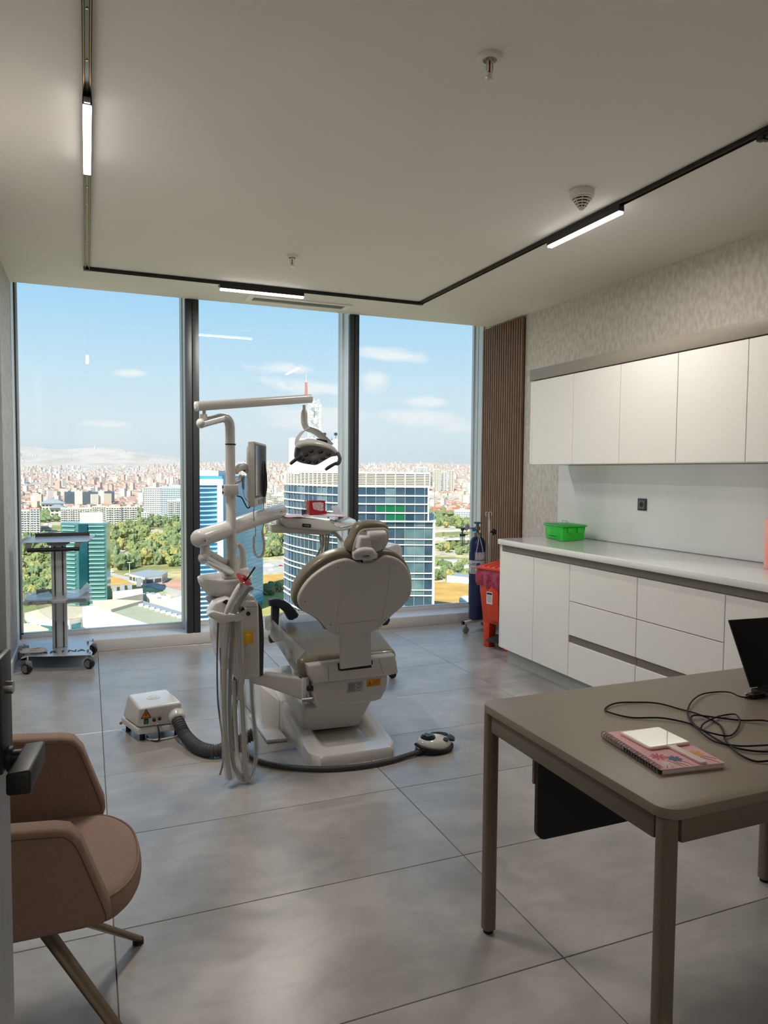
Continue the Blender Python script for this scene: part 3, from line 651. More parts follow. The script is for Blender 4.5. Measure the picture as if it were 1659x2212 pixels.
for r_ in range(5):
    for c_ in range(13):
        k0 = b0+wv*(.06+.068*c_)+bv*(.12+.1*r_)+Vector((0, 0, .0127))
        ob('key', B().hexa([k0, k0+wv*.055, k0+wv*.055+bv*.08, k0+bv*.08, k0+Vector((0, 0, .0012)), k0+wv*.055+Vector((0, 0, .0012)), k0+wv*.055+bv*.08+Vector((0, 0, .0012)), k0+bv*.08+Vector((0, 0, .0012))]), m_black, t)
ob('hinge', B().cyl(bl+wv*.1+Vector((0, 0, -.002)), bl+wv*.9+Vector((0, 0, -.002)), .005, seg=12), m_black, t)
ob('rubber_foot', B().cyl(b0+bv*.08+wv*.1-Vector((0, 0, .004)), b0+bv*.08+wv*.1, .006, seg=12).cyl(b0+bv*.92+wv*.1-Vector((0, 0, .004)), b0+bv*.92+wv*.1, .006, seg=12).cyl(b0+bv*.08+wv*.9-Vector((0, 0, .004)), b0+bv*.08+wv*.9, .006, seg=12).cyl(b0+bv*.92+wv*.9-Vector((0, 0, .004)), b0+bv*.92+wv*.9, .006, seg=12), m_rubber, t)
a0 = PZ(1618, 1507, DH+.004); t = thing('power_plug', (a0.x+.03, a0.y, DH), 'black cable plug lying against the laptop side', 'plug')
ob('plug_body', B().box((a0.x+.004, a0.y-.013, DH+.0005), (a0.x+.055, a0.y+.012, DH+.017), .004, 3).cyl((a0.x-.016, a0.y, DH+.0055), (a0.x+.006, a0.y, DH+.008), .0035, .007, seg=12), m_black, t)
ob('pin', B().box((a0.x+.0, a0.y+.012, DH+.006), (a0.x+.01, a0.y+.02, DH+.012), .001), m_silver, t)

# ------------------------------------------------------------------ armchair
m_fab = M('rose_taupe_fabric', '#8b7367', .8, var=.04, scale=90, bump=.15, bscale=500, spec=.25)
m_seam = M('seam_thread', '#5e4439', .8, var=.05)
t = thing('armchair', (-.2, 1.98, 0), 'rose brown upholstered tub armchair half hidden by the open door', 'armchair')
def rbox_pad(outl, off, bev, seg=5): return B().prism(outl, off, bev, seg)
# seat: rounded front outline, thick
so = [(-.42, 1.745), (-.1, 1.742), (.02, 1.748), (.075, 1.79), (.108, 1.87), (.118, 1.975), (.108, 2.08), (.072, 2.16), (.015, 2.208), (-.1, 2.214), (-.42, 2.212)]
so = [Vector((a, b, .39)) for a, b in so]
so = catmull(so, 4, False)
q = B().prism(so, (0, 0, .073), .03, 5)
seat = ob('seat', q, m_fab, t, 50)
sc_ = Vector((-.15, 1.978, 0))
pip = [Vector((p.x, p.y, .4555))-(Vector((p.x, p.y, 0))-sc_).normalized()*.0075 for p in so if p.x > -.12]
ob('piping', B().tube(pip, .0028, 6), m_fab, seat)
# side arms: slanted front, top slightly sloping up to the back
def arm(y0, y1, tilt, zb=.44):
    pr = [(-.46, zb), (.02, zb+.006), (.036, .46), (.034, .485), (.0, .58), (-.022, .645), (-.045, .675), (-.075, .684), (-.25, .70), (-.46, .72)]
    pts = [Vector((a, y0, z)) for a, z in pr]
    q = B().prism(pts, (0, y1-y0, 0), .014, 4)
    for v in q.b.verts:
        if v.co.z > .45: v.co.y += tilt*(v.co.z-.45)
    return q
a_ = ob('arm', arm(1.665, 1.727, -.05), m_fab, t, 50)
sm = [Vector((x, 1.663+-.05*(z-.45), z)) for x, z in ((.024, .458), (.022, .48), (-.01, .575), (-.032, .636), (-.052, .662), (-.08, .67), (-.25, .686), (-.45, .705))]
ob('seam', B().tube(sm, .0012, 5, smooth=4), m_seam, a_)
a_ = ob('arm', arm(2.216, 2.28, .05, .405), m_fab, t, 50)
sm = [Vector((x, 2.2145+.05*(z-.45), z)) for x, z in ((.024, .46), (.022, .48), (-.01, .575), (-.032, .636), (-.052, .662), (-.08, .67), (-.25, .686), (-.45, .705))]
ob('seam', B().tube(sm, .0012, 5, smooth=4), m_seam, a_)
q = B().prism([Vector((-.425, 1.73, z_)) if i_ in (0, 3) else Vector((-.425, 2.228, z_)) for i_, z_ in ((0, .42), (1, .42), (2, .80), (3, .80))], (-.06, 0, 0), .02, 4)
ob('backrest', q, m_fab, t, 50)
ob('shell_bottom', B().prism([Vector((x, y, .37)) for x, y in ((-.4, 1.83), (-.05, 1.83), (.0, 1.88), (.02, 1.98), (.0, 2.08), (-.05, 2.13), (-.4, 2.13))], (0, 0, .019), .006, 2), m_fab, t, 50)
m_cl = M('taupe_leg_metal', '#6f6151', .45, .3, var=.03)
hub = Vector((-.16, 1.97, .365))
ob('hub', B().cyl(hub+Vector((0, 0, -.04)), hub+Vector((0, 0, .012)), .05, seg=24, bev=.004), m_cl, t)
for tip in ((.125, 2.275), (.105, 1.775), (-.4, 2.25), (-.4, 1.7)):
    e_ = Vector((tip[0], tip[1], .014)); s0 = hub+(e_-hub)*.08
    l = ob('leg', B().tube([s0, e_], [.021, .016], 14, sx=.62, sy=1.0), m_cl, t)
    ob('foot_cap', B().cyl((e_.x, e_.y, 0), (e_.x, e_.y, .013), .0165, seg=14), m_rubber, l)

# ------------------------------------------------------------------ red pedal bin
m_bin = M('orange_red_plastic', '#d2401f', .3, var=.03, coat=.25); m_bag = M('crimson_bag', '#a8324f', .3, var=.25, scale=30, bump=.6, bscale=40, coat=.3)
bo = Vector((3.035, 5.262, 0)); bu = Vector((.29, -.957, 0)).normalized(); bn = Vector((bu.y, -bu.x, 0)); BW = .31; BD = .36
bn = -bn if bn.x > 0 else bn                                  # outward normal of the front face
def BP(a, d, z): return bo+bu*a-bn*d+Vector((0, 0, z))       # a along the front, d into the depth
t = thing('pedal_bin', BP(BW/2, BD/2, 0), 'orange-red pedal bin with a crimson bag beside the cabinets', 'waste bin')
def bring(z, g_, y=0): return [BP(-g_, -g_, z), BP(BW+g_, -g_, z), BP(BW+g_, BD+g_, z), BP(-g_, BD+g_, z)]
q = B().hexa(bring(.2, -.012)+bring(.60, .02), .012, 3)
ob('body', q, m_bin, t)
for (a0, a1, da, db) in ((-.004, .075, 0, .1), (BW-.075, BW+.004, 0, .1), (-.004, .075, BD-.1, BD), (BW-.075, BW+.004, BD-.1, BD)):
    ob('foot', B().hexa([BP(a0+.022*(a0 < .1), da+.02, 0), BP(a1-.022*(a0 > .1), da+.02, 0), BP(a1-.022*(a0 > .1), db, 0), BP(a0+.022*(a0 < .1), db, 0), BP(a0+.015*(a0 < .1), da+.012, .23), BP(a1-.015*(a0 > .1)+.012*(a0 < .1), da+.012, .23), BP(a1-.015*(a0 > .1)+.012*(a0 < .1), db, .23), BP(a0+.015*(a0 < .1), db, .23)], .005, 2), m_bin, t)
q = B().prism([BP(BW*.5+BW*.2*math.cos(a), -.0115-.028*math.sin(a)*.0, .44+.07*math.sin(a)) if False else BP(BW*.5+.06*math.cos(a)*(1 if math.sin(a) > 0 else 1.05), -.020, (.47+.085*math.sin(a)) if math.sin(a) > 0 else .24) for a in [R(k) for k in (0, 20, 40, 60, 80, 100, 120, 140, 160, 180, 181, 359)]], bn*.006, .003, 2)
ob('front_panel', q, m_bin, t)
q = B().hexa(bring(.595, .024)+bring(.64, .03), .01, 3); ob('rim', q, m_bin, t)
q = B(); rings = []
N_ = 72
for z, g_, am in ((.655, .024, .0), (.62, .034, .004), (.58, .036, .008), (.55, .034, .010), (.535, .029, .012)):
    base = bring(z, g_); r_ = []
    for i in range(4):
        for k in range(N_//4):
            f_ = k/(N_//4); p = base[i].lerp(base[(i+1) % 4], f_); s_ = math.sin(i*9+f_*23)+math.sin(f_*41+i)*.6
            o = (p-BP(BW/2, BD/2, z)); o.z = 0
            p = p+o.normalized()*am*s_*.5; p.z += (-.03*abs(math.sin(f_*math.pi))-.012*s_) if z < .56 else 0; r_.append(p)
    rings.append(r_)
q.loft(rings, caps=False); ob('bag', q, m_bag, t, 60)
q = B().hexa(bring(.65, .038)+[BP(-.03, -.04, .675), BP(BW+.03, -.04, .675), BP(BW+.03, BD+.03, .72), BP(-.03, BD+.03, .72)], .009, 3); lid = ob('lid', q, m_bin, t)
for k in range(5):
    a0 = .02+k*(BW-.04)/4.6
    ob('ridge', B().hexa([BP(a0, -.03, .674), BP(a0+.035, -.03, .674), BP(a0+.035, BD-.02, .718), BP(a0, BD-.02, .718), BP(a0+.005, -.02, .688), BP(a0+.03, -.02, .688), BP(a0+.03, BD-.03, .732), BP(a0+.005, BD-.03, .732)], .004, 2), m_bin, lid)
ob('pedal', B().hexa([BP(.09, -.03, .062), BP(BW-.09, -.03, .062), BP(BW-.09, .1, .09), BP(.09, .1, .09), BP(.09, -.03, .078), BP(BW-.09, -.03, .078), BP(BW-.09, .1, .105), BP(.09, .1, .105)], .003, 2), m_dark, t)
lb = ob('sticker', B().hexa([BP(.085, -.0275, .375), BP(.15, -.0275, .375), BP(.15, -.0262, .375), BP(.085, -.0262, .375), BP(.085, -.0275, .475), BP(.15, -.0275, .475), BP(.15, -.0262, .475), BP(.085, -.0262, .475)]), M('white_label', '#dedede', .5), t)
ob('sticker_heading', B().hexa([BP(.09, -.0283, .452), BP(.145, -.0283, .452), BP(.145, -.0276, .452), BP(.09, -.0276, .452), BP(.09, -.0283, .468), BP(.145, -.0283, .468), BP(.145, -.0276, .468), BP(.09, -.0276, .468)]), M('label_navy', '#20264a', .5), lb)
q = B()
for k in range(7): q.hexa([BP(.095+.004*(k % 2), -.0281, .44-.008*k-.001), BP(.14-.003*(k % 3), -.0281, .44-.008*k-.001), BP(.14, -.0276, .44-.008*k-.001), BP(.095, -.0276, .44-.008*k-.001), BP(.095+.004*(k % 2), -.0281, .44-.008*k+.001), BP(.14-.003*(k % 3), -.0281, .44-.008*k+.001), BP(.14, -.0276, .44-.008*k+.001), BP(.095, -.0276, .44-.008*k+.001)])
ob('sticker_print', q, m_black, lb)

# ------------------------------------------------------------------ oxygen cylinder on its trolley
OX = Vector((3.275, 5.76, 0)); t = thing('oxygen_cylinder', OX, 'dark blue oxygen cylinder with valve and gauge by the window corner', 'gas cylinder')
m_navy = M('navy_enamel', '#14275a', .35, col2='#101d40', scale=3)
ob('tank', B().lathe([(.001, .12), (.066, .12), (.072, .126), (.072, .80), (.066, .835), (.05, .86), (.034, .872), (.001, .875)], OX, seg=40), m_navy, t)
q = B()
for k in range(24):
    for d_ in (1, -1):
        a0 = 2*math.pi*k/24; q.tube([OX+Vector((math.cos(a0+d_*i*.32)*.0732, math.sin(a0+d_*i*.32)*.0732, .25+i*.06)) for i in range(9)], .0011, 4)
nt_ = ob('protective_net', q, M('net_navy', '#2b3f74', .6, var=.05), t)
ob('collar', B().lathe([(.03, .862), (.036, .864), (.036, .905), (.03, .91), (.001, .91)], OX, seg=28), M('brass_grey', '#8b8776', .4, .6), t)
ob('valve', B().cyl(OX+Vector((0, 0, .905)), OX+Vector((0, 0, .99)), .014, seg=16).box(OX+Vector((-.02, -.016, .93)), OX+Vector((.02, .016, .965)), .004), M('brass', '#7d6a44', .35, .8), t)
hw = B()
for k in range(6): hw.ball(OX+Vector((math.cos(k*math.pi/3)*.028, math.sin(k*math.pi/3)*.028, .998)), (.011, .011, .008), 10, 6)
hw.cyl(OX+Vector((0, 0, .99)), OX+Vector((0, 0, 1.006)), .026, seg=20, bev=.003); ob('hand_wheel', hw, M('teal_plastic', '#1c5d78', .45), t)
lb1 = []
def wrap(z0, z1, a0, a1, r_): 
    q = B(); n = 14; A_ = []; Bt = []
    q.loft([[OX+Vector((math.cos(R(a0+(a1-a0)*k/n))*rr, math.sin(R(a0+(a1-a0)*k/n))*rr, z)) for rr, z in ((r_, z0), (r_+.0006, z0), (r_+.0006, z1), (r_, z1))] for k in range(n+1)], True); return q
ob('information_label', wrap(.54, .66, 150, 330, .0726), M('label_white', '#cfcdd2', .5), t); ob('blue_label', wrap(.60, .64, 236, 262, .0735), M('label_blue', '#2a3c80', .5), t)
ob('upper_label', wrap(.665, .735, 225, 330, .0726), M('label_pale_pink', '#c8bcc8', .5), t)
q = B()
for k in range(6): q._merge(wrap(.548+k*.009, .551+k*.009, 190, 230, .0734).b)
for k in range(2): q._merge(wrap(.62+k*.012, .625+k*.012, 180+k*20, 232, .0734).b)
ob('label_print', q, M('label_ink', '#2f3242', .6), t)
ob('hanging_tube', B().tube([OX+Vector((-.02, -.03, .91)), OX+Vector((-.03, -.07, .84)), OX+Vector((-.058, -.085, .72)), OX+Vector((-.03, -.092, .675)), OX+Vector((.01, -.09, .70)), OX+Vector((.0, -.08, .8)), OX+Vector((-.012, -.045, .89))], .0028, 8, smooth=6), M('clear_hose', '#b9bfc8', .25, var=.02), t)
rg = t
gp = PY(1009, 1138, 5.70); fp = PY(999, 1150, 5.70); vp = OX+Vector((-.015, -.01, .95))
ob('regulator', B().cyl(vp, Vector((fp.x, 5.71, .955)), .0085, seg=14).cyl(Vector((gp.x-.012, 5.71, .945)), Vector((gp.x+.02, 5.71, .965)), .017, seg=16), m_silver, t)
ob('blue_knob', B().cyl(vp+Vector((-.045, -.035, -.01)), vp+Vector((-.03, -.01, -.005)), .02, .014, seg=8), M('blue_plastic', '#1f6fb0', .4), t)
g_ = ob('pressure_gauge', B().cyl(Vector((gp.x, 5.715, gp.z)), Vector((gp.x, 5.69, gp.z)), .024, seg=28, bev=.003).cyl(Vector((gp.x, 5.71, gp.z-.04)), Vector((gp.x, 5.71, gp.z-.01)), .006, seg=10), m_silver, t)
ob('dial', B().cyl(Vector((gp.x, 5.6895, gp.z)), Vector((gp.x, 5.6885, gp.z)), .02, seg=24), M('dial_face', '#9a9da0', .4), g_)
ob('needle', B().box(Vector((gp.x-.001, 5.687, gp.z-.004)), Vector((gp.x+.001, 5.6884, gp.z+.016))), m_black, g_)
ob('red_ring', B().cyl(Vector((gp.x-.016, 5.71, .953)), Vector((gp.x-.004, 5.71, .953)), .015, seg=14), M('red_plastic', '#a8323c', .4), t)
ob('flow_meter', B().cyl(Vector((fp.x, 5.70, .96)), Vector((fp.x, 5.70, 1.03)), .009, seg=14), glass_mat('clear_acrylic', '#e4ecec', .15, op=.25), t)
ob('flow_knob', B().cyl(Vector((fp.x, 5.70, .935)), Vector((fp.x, 5.70, .962)), .016, seg=14, bev=.003).cyl(Vector((fp.x, 5.70, .9)), Vector((fp.x, 5.70, .936)), .006, seg=10).cyl(Vector((fp.x, 5.70, .886)), Vector((fp.x, 5.70, .908)), .026, seg=20, bev=.003).cyl(Vector((fp.x, 5.70, .897)), Vector((fp.x+.05, 5.69, .9)), .004, seg=8), M('dark_teal_plastic', '#173c49', .4), t)
ob('humidifier_bottle', B().lathe([(.001, 0), (.021, 0), (.023, .004), (.023, .09), (.001, .09)], (fp.x, 5.70, .795), seg=24), glass_mat('bottle_plastic', '#dfe6e8', .15, op=.15), t)
ob('dip_tube', B().cyl(Vector((fp.x, 5.70, .80)), Vector((fp.x, 5.70, .886)), .004, seg=8), M('dark_teal_plastic', '#173c49', .4), t)
t = thing('cylinder_trolley', (3.3, 5.78, 0), 'white wheeled stand with drip pole under the oxygen cylinder', 'trolley')
m_wm = M('white_metal', '#dad9d6', .35, .1, var=.02)
c0 = Vector((3.315, 5.785, 0))
le = [PY(1002, 1348, 5.72), (3.52, 5.6, .098), (3.5, 6.0, .098)]
for i, e_ in enumerate(le):
    e_ = Vector(e_); e_.z = .098
    d_ = (e_-c0); d_.z = 0; s_ = Vector((-d_.y, d_.x, 0)).normalized()*.0125; dz = Vector((0, 0, .026)); z0 = Vector((0, 0, .086)); c_ = Vector((c0.x, c0.y, 0)); e2_ = Vector((e_.x, e_.y, 0))
    l = ob('base_arm', B().hexa([c_-s_+z0, c_+s_+z0, e2_+s_+z0, e2_-s_+z0, c_-s_+z0+dz, c_+s_+z0+dz, e2_+s_+z0+dz, e2_-s_+z0+dz], .002), m_wm, t)
    ob('end_cap', B().box(e2_+Vector((-.016, -.016, .084)), e2_+Vector((.0, .016, .114)), .002), m_black, l)
    w0 = e2_+d_.normalized()*-.03
    ob('caster', B().cyl(w0+Vector((0, 0, .045)), w0+Vector((0, 0, .086)), .006, seg=8).cyl(w0+Vector((-.004, -.012, .03)), w0+Vector((-.004, .012, .03)), .03, seg=24, bev=.004), M('caster_grey', '#807f82', .5), l)
ip = Vector((3.40, 5.82, 0))
pt = PY(1056, 1106, 5.80)
ob('drip_pole', B().cyl((pt.x+.012, 5.80, .1), (pt.x+.006, 5.80, 1.02), .0095, seg=14).cyl((pt.x+.006, 5.80, 1.0), (pt.x, 5.80, pt.z-.01), .006, seg=12), m_wm, t)
for s_ in (-1, 1):
    ob('hook', B().tube([(pt.x, 5.80, pt.z-.006), (pt.x+s_*.018, 5.80, pt.z), (pt.x+s_*.03, 5.80, pt.z-.004), (pt.x+s_*.031, 5.80, pt.z-.028), (pt.x+s_*.027, 5.80, pt.z-.036)], .0032, 8, smooth=4), m_wm, t)
kp = PY(1067, 1149, 5.80)
q = B().ball((kp.x, 5.80, kp.z), .014, 12, 8)
for k in range(5):
    a = k*2*math.pi/5+.5; q.ball((kp.x+.02*math.cos(a), 5.80, kp.z+.02*math.sin(a)), (.011, .012, .011), 10, 6)
q.cyl((pt.x+.008, 5.80, kp.z), (kp.x, 5.80, kp.z), .006, seg=8)
ob('clamp_knob', q, m_black, t)
# ------------------------------------------------------------------ dental chair
m_wp = M('white_plastic', '#cdccca', .2, var=.01, scale=3, coat=.5)
m_wp2 = M('white_plastic_matt_shaded', '#c0bfbd', .38, var=.01, scale=3)  # matt, and darkened: shade on the chair back put into the colour
m_cush = M('olive_taupe_vinyl', '#736b5b', .36, var=.02, scale=5, coat=.1, bump=.03, bscale=120)
m_gap = M('dark_gap', '#1a1a1c', .6, var=.05)
m_navyp = M('navy_black_plastic', '#272b3a', .45, var=.04)
m_film = glass_mat('clear_film', '#f4f6f7', .22, rough=.12, op=.07, opcol='#e8ecef')
m_hose = M('grey_hose', '#b9b5ae', .5, var=.04, scale=20)
m_hosed = M('dark_hose', '#3a3a39', .5, var=.05)
CX = 1.245
def pxs(pts, s, ox, oy): return [(ox+a/s, oy+b/s) for a, b in pts]
def planar(pts, p, n): return [PP(u, v, p, n) for u, v in pts]
def scaled(pts, s_):
    c = sum(pts, Vector())/len(pts); return [c+(p-c)*s_ for p in pts]
ch = thing('dental_chair', (CX, 3.9, 0), 'white dental chair with olive taupe cushions seen from behind', 'dental chair')
# floor base with recessed ramp
def base_z(x, y):
    t = max(0., min(1., (y-3.34)/.75)); a = abs(x-CX+.01)
    rim = .052+.115*t*t*(3-2*t)
    inner = max(0., min(1., (.165-a)/.045)) * max(0., min(1., (y-3.43)/.06))
    inner = inner*inner*(3-2*inner)
    return rim*(1-inner)+(.045+.01*t)*inner
NY, NX = 44, 36; rows = []; q = B(); Y0, Y1 = 3.335, 4.42
for j in range(NY+1):
    y = Y0+(Y1-Y0)*(j/NY)**1.35
    s_ = min(1, (y-Y0)/.13); s2 = min(1, (Y1-y)/.1); wv_ = .232*(1-(1-s_)**3)**(1/3)*(1-(1-s2)**3)**(1/3)*(1+.06*min(1, max(0, (y-3.5)/.5)))
    wv_ = max(wv_, .19 if j in (0, NY) else .0); wv_ = max(wv_, .19)
    rows.append([Vector((CX-.012+wv_*(2*i/NX-1), y, base_z(CX-.012+wv_*(2*i/NX-1), y)*(1 if 0 < i < NX else .86))) for i in range(NX+1)])
V_ = [[q.b.verts.new(p) for p in r] for r in rows]; Vb = [[q.b.verts.new((p.x*1.0+(.004 if i else -.004)*(i in (0, NX)), p.y, 0)) for i, p in enumerate(r)] for r in rows]
for j in range(NY):
    for i in range(NX): q.b.faces.new((V_[j][i], V_[j][i+1], V_[j+1][i+1], V_[j+1][i]))
    q.b.faces.new((Vb[j][0], V_[j][0], V_[j+1][0], Vb[j+1][0])); q.b.faces.new((V_[j][NX], Vb[j][NX], Vb[j+1][NX], V_[j+1][NX]))
for j in (0, NY):
    for i in range(NX):
        f = (Vb[j][i], Vb[j][i+1], V_[j][i+1], V_[j][i]); q.b.faces.new(f if j == 0 else f[::-1])
for v in q.b.verts:
    if v.co.y < Y0+1e-4 and v.co.z > .01: v.co.z *= .8
ob('base', q, m_wp, ch, 50)
ob('base_riser', B().hexa([(.975, 3.86, 0), (1.085, 3.86, 0), (1.085, 4.4, 0), (.94, 4.4, 0), (.985, 3.93, .165), (1.08, 3.93, .165), (1.08, 4.38, .235), (.955, 4.38, .235)], .012, 3), m_wp, ch)
ob('base_cover', B().hexa([(.9, 4.0, 0), (.972, 3.88, 0), (.94, 4.45, 0), (.88, 4.45, 0), (.9, 4.05, .23), (.985, 3.93, .17), (1.0, 4.42, .25), (.9, 4.42, .255)], .012, 3), m_wp, ch)
ob('floor_plate', B().prism([Vector((x, y, .0)) for x, y in ((.868, 3.745), (.975, 3.735), (.965, 4.2), (.862, 4.2))], (0, 0, .02), .006, 2), m_wp, ch)
ob('lift_fairing', B().hexa([(1.035, 3.64, .075), (1.345, 3.62, .075), (1.345, 4.1, .06), (1.035, 4.1, .06), (1.01, 3.56, .23), (1.40, 3.55, .24), (1.40, 4.1, .32), (1.01, 4.1, .32)], .02, 3), m_wp2, ch)
ob('ramp_gap', B().box((1.03, 3.70, .045), (1.36, 3.76, .085)), m_gap, ch)
# shrouds under the seat
yb = 3.47
up = [(663.5, 1437), (853, 1414), (858, 1430), (861, 1455), (840, 1460), (700, 1475), (679, 1478), (668, 1462)]
ob('rear_housing', B().prism([PY(u, v, yb) for u, v in up], (0, .55, 0), .012, 3), m_wp2, ch)
lo = [(676, 1474), (838.7, 1455), (838, 1475), (835.6, 1490), (824, 1511), (810, 1516), (689, 1532), (678, 1521), (674, 1500)]
ob('lower_housing', B().prism([PY(u, v, yb+.03) for u, v in lo], (0, .42, 0), .016, 3), m_wp2, ch)
ob('housing_seam', B().tube([PY(708, 1440, yb-.0005), PY(711, 1474, yb-.0005)], .0007, 4), m_gap, ch)
ob('housing_seam', B().tube([PY(818, 1424, yb-.0005), PY(828, 1455, yb-.0005)], .0007, 4), m_gap, ch)
for k, (u0, u1) in enumerate(((729, 738), (795, 805))):
    ob('slot_gap', B().prism([PY(u0, 1433-5*k, yb-.001), PY(u1, 1431-5*k, yb-.001), PY(u1, 1444-8*k*1.2, yb-.001), PY(u0+2, 1450-8*k*1.2, yb-.001)], (0, .006, 0)), m_gap, ch)
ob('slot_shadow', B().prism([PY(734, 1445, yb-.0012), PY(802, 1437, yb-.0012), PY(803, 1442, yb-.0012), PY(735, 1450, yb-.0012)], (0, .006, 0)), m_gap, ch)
pl = [(734.7, 1366), (802, 1360), (802, 1385), (803, 1437), (760, 1443), (737, 1446), (736, 1400)]
ob('back_plate', B().prism([PY(u, v, 3.435) for u, v in pl], (0, .03, 0), .006, 3), m_wp2, ch)
# rating plate and warning sticker
s1 = [(752, 1475), (785, 1471), (783, 1493), (750, 1497.5)]
def quadp(c, a, b, y): # bilinear on a pixel quad
    u = (c[0][0]*(1-a)+c[1][0]*a)*(1-b)+(c[3][0]*(1-a)+c[2][0]*a)*b; v = (c[0][1]*(1-a)+c[1][1]*a)*(1-b)+(c[3][1]*(1-a)+c[2][1]*a)*b
    return PY(u, v, y)
yl = yb+.029
p_ = ob('rating_plate', B().prism([PY(u, v, yl) for u, v in s1], (0, -.0012, 0)), M('rating_silver', '#a8a6a6', .45, .2), ch, label='grey rating plate')
q = B()
for r_ in range(8):
    for a0, a1 in ((.06, .55-.06*(r_ % 3)), (.62, .92-.1*(r_ % 2))):
        if r_ in (3, 6) and a0 > .5: continue
        b = .1+r_*.105; q.prism([quadp(s1, a0, b, yl-.0016), quadp(s1, a1, b, yl-.0016), quadp(s1, a1, b+.035, yl-.0016), quadp(s1, a0, b+.035, yl-.0016)], (0, .0004, 0))
po = ob('print', q, m_gap, p_, 0); po['kind'] = 'stuff'
s2_ = [(793, 1468.5), (822, 1465), (822, 1480), (792.5, 1484)]
p_ = ob('warning_sticker', B().prism([PY(u, v, yl) for u, v in s2_], (0, -.0012, 0)), M('amber_sticker', '#cf8a16', .45, var=.03), ch, label='amber warning sticker')
q = B().prism([quadp(s2_, .04, .88, yl-.0016), quadp(s2_, .36, .86, yl-.0016), quadp(s2_, .2, .22, yl-.0016)], (0, .0004, 0)); wt_ = ob('triangle', q, m_gap, p_, 0)
q = B().prism([quadp(s2_, .1, .80, yl-.002), quadp(s2_, .30, .79, yl-.002), quadp(s2_, .2, .38, yl-.002)], (0, .0003, 0)); ob('triangle_fill', q, MATS['amber_sticker'], p_, 0)
ob('exclamation', B().prism([quadp(s2_, .185, .45, yl-.0024), quadp(s2_, .215, .45, yl-.0024), quadp(s2_, .21, .72, yl-.0024), quadp(s2_, .19, .72, yl-.0024)], (0, .0003, 0)), m_gap, p_, 0)
q = B()
for r_ in range(6):
    b = .2+r_*.115; q.prism([quadp(s2_, .42, b, yl-.0016), quadp(s2_, .95-.1*(r_ % 2), b, yl-.0016), quadp(s2_, .95-.1*(r_ % 2), b+.035, yl-.0016), quadp(s2_, .42, b+.035, yl-.0016)], (0, .0004, 0))
po = ob('print', q, M('sticker_ink', '#6b4409', .5), p_, 0); po['kind'] = 'stuff'
# seat cushion and leg rest: soft lofted sections in XZ
def softloft(secs, r, n=6, endn=4):
    rings = []
    def ring(y, hw, zt__, zb__, cx, r_):
        o = []
        for c_x, c_z, a0 in ((cx+hw-r_, zt__-r_, 0), (cx-hw+r_, zt__-r_, 90), (cx-hw+r_, zb__+r_, 180), (cx+hw-r_, zb__+r_, 270)):
            for k in range(n+1):
                a = R(a0+90*k/n); o.append(Vector((c_x+r_*math.cos(a), y, c_z+r_*math.sin(a))))
        return o
    y, hw, a, b, cx = secs[0]
    for k in range(endn, 0, -1):
        th_ = R(90*k/endn); d = r*(1-math.cos(th_)); rings.append(ring(y+r*(1-math.sin(th_)), hw-d, a-d, b+d, cx, max(.002, r-d)))
    for (y, hw, a, b, cx) in secs: rings.append(ring(y+r if (y == secs[0][0]) else (y-r if y == secs[-1][0] else y), hw, a, b, cx, r))
    y, hw, a, b, cx = secs[-1]
    for k in range(1, endn+1):
        th_ = R(90*k/endn); d = r*(1-math.cos(th_)); rings.append(ring(y-r*(1-math.sin(th_)), hw-d, a-d, b+d, cx, max(.002, r-d)))
    return B().loft(rings)
ob('seat', softloft([(3.515, .272, .505, .398, 1.25), (3.7, .275, .545, .41, 1.25), (3.95, .272, .595, .44, 1.255), (4.12, .25, .605, .46, 1.26), (4.3, .2, .585, .46, 1.265)], .035), m_cush, ch, 60)
ob('leg_rest', softloft([(4.27, .195, .583, .47, 1.265), (4.6, .17, .53, .42, 1.27), (4.95, .15, .45, .345, 1.275)], .03), m_cush, ch, 60)
ob('leg_rest_shell', softloft([(3.75, .235, .425, .335, 1.255), (4.2, .19, .455, .37, 1.26), (4.9, .13, .34, .29, 1.275)], .02), m_wp, ch, 60)
# backrest
bp0 = (CX, 3.44, .60); bn0 = Vector((0, -math.cos(R(14)), -math.sin(R(14))))
sh = pxs([(860, 500), (760, 525), (660, 575), (560, 645), (480, 720), (415, 815), (388, 890), (395, 960), (440, 1020), (520, 1060), (590, 1105), (645, 1165), (700, 1225), (760, 1255), (830, 1262), (1000, 1250), (1110, 1236), (1180, 1200), (1260, 1130), (1340, 1050), (1430, 975), (1495, 895), (1522, 810), (1522, 710), (1490, 610), (1430, 530), (1360, 488), (1290, 470), (1240, 478), (1180, 515), (1080, 532), (990, 532), (920, 510)], 4.608, 560, 1100)
cu = pxs([(930, 440), (830, 442), (730, 468), (640, 512), (550, 575), (470, 650), (405, 740), (362, 830), (352, 910), (372, 985), (440, 1040), (530, 1085), (600, 1135), (660, 1200), (720, 1235), (1150, 1200), (1260, 1130), (1345, 1055), (1440, 970), (1510, 885), (1543, 790), (1540, 690), (1505, 585), (1445, 498), (1370, 448), (1290, 430), (1200, 428), (1060, 438)], 4.608, 560, 1100)
shp = catmull(planar(sh, bp0, bn0), 2, True)
ob('backrest_shell', B().prism(shp, -bn0*.03, .011, 4), m_wp2, ch, 50)
cup = catmull([p-bn0*.022 for p in planar(cu, bp0, bn0)], 2, True)
ob('backrest_cushion', B().prism(cup, -bn0*.075, .03, 5), m_cush, ch, 60)
rd = lambda a, b, o=.0008: (lambda p: p+bn0*o)(PP(560+a/4.608, 1100+b/4.608, bp0, bn0))
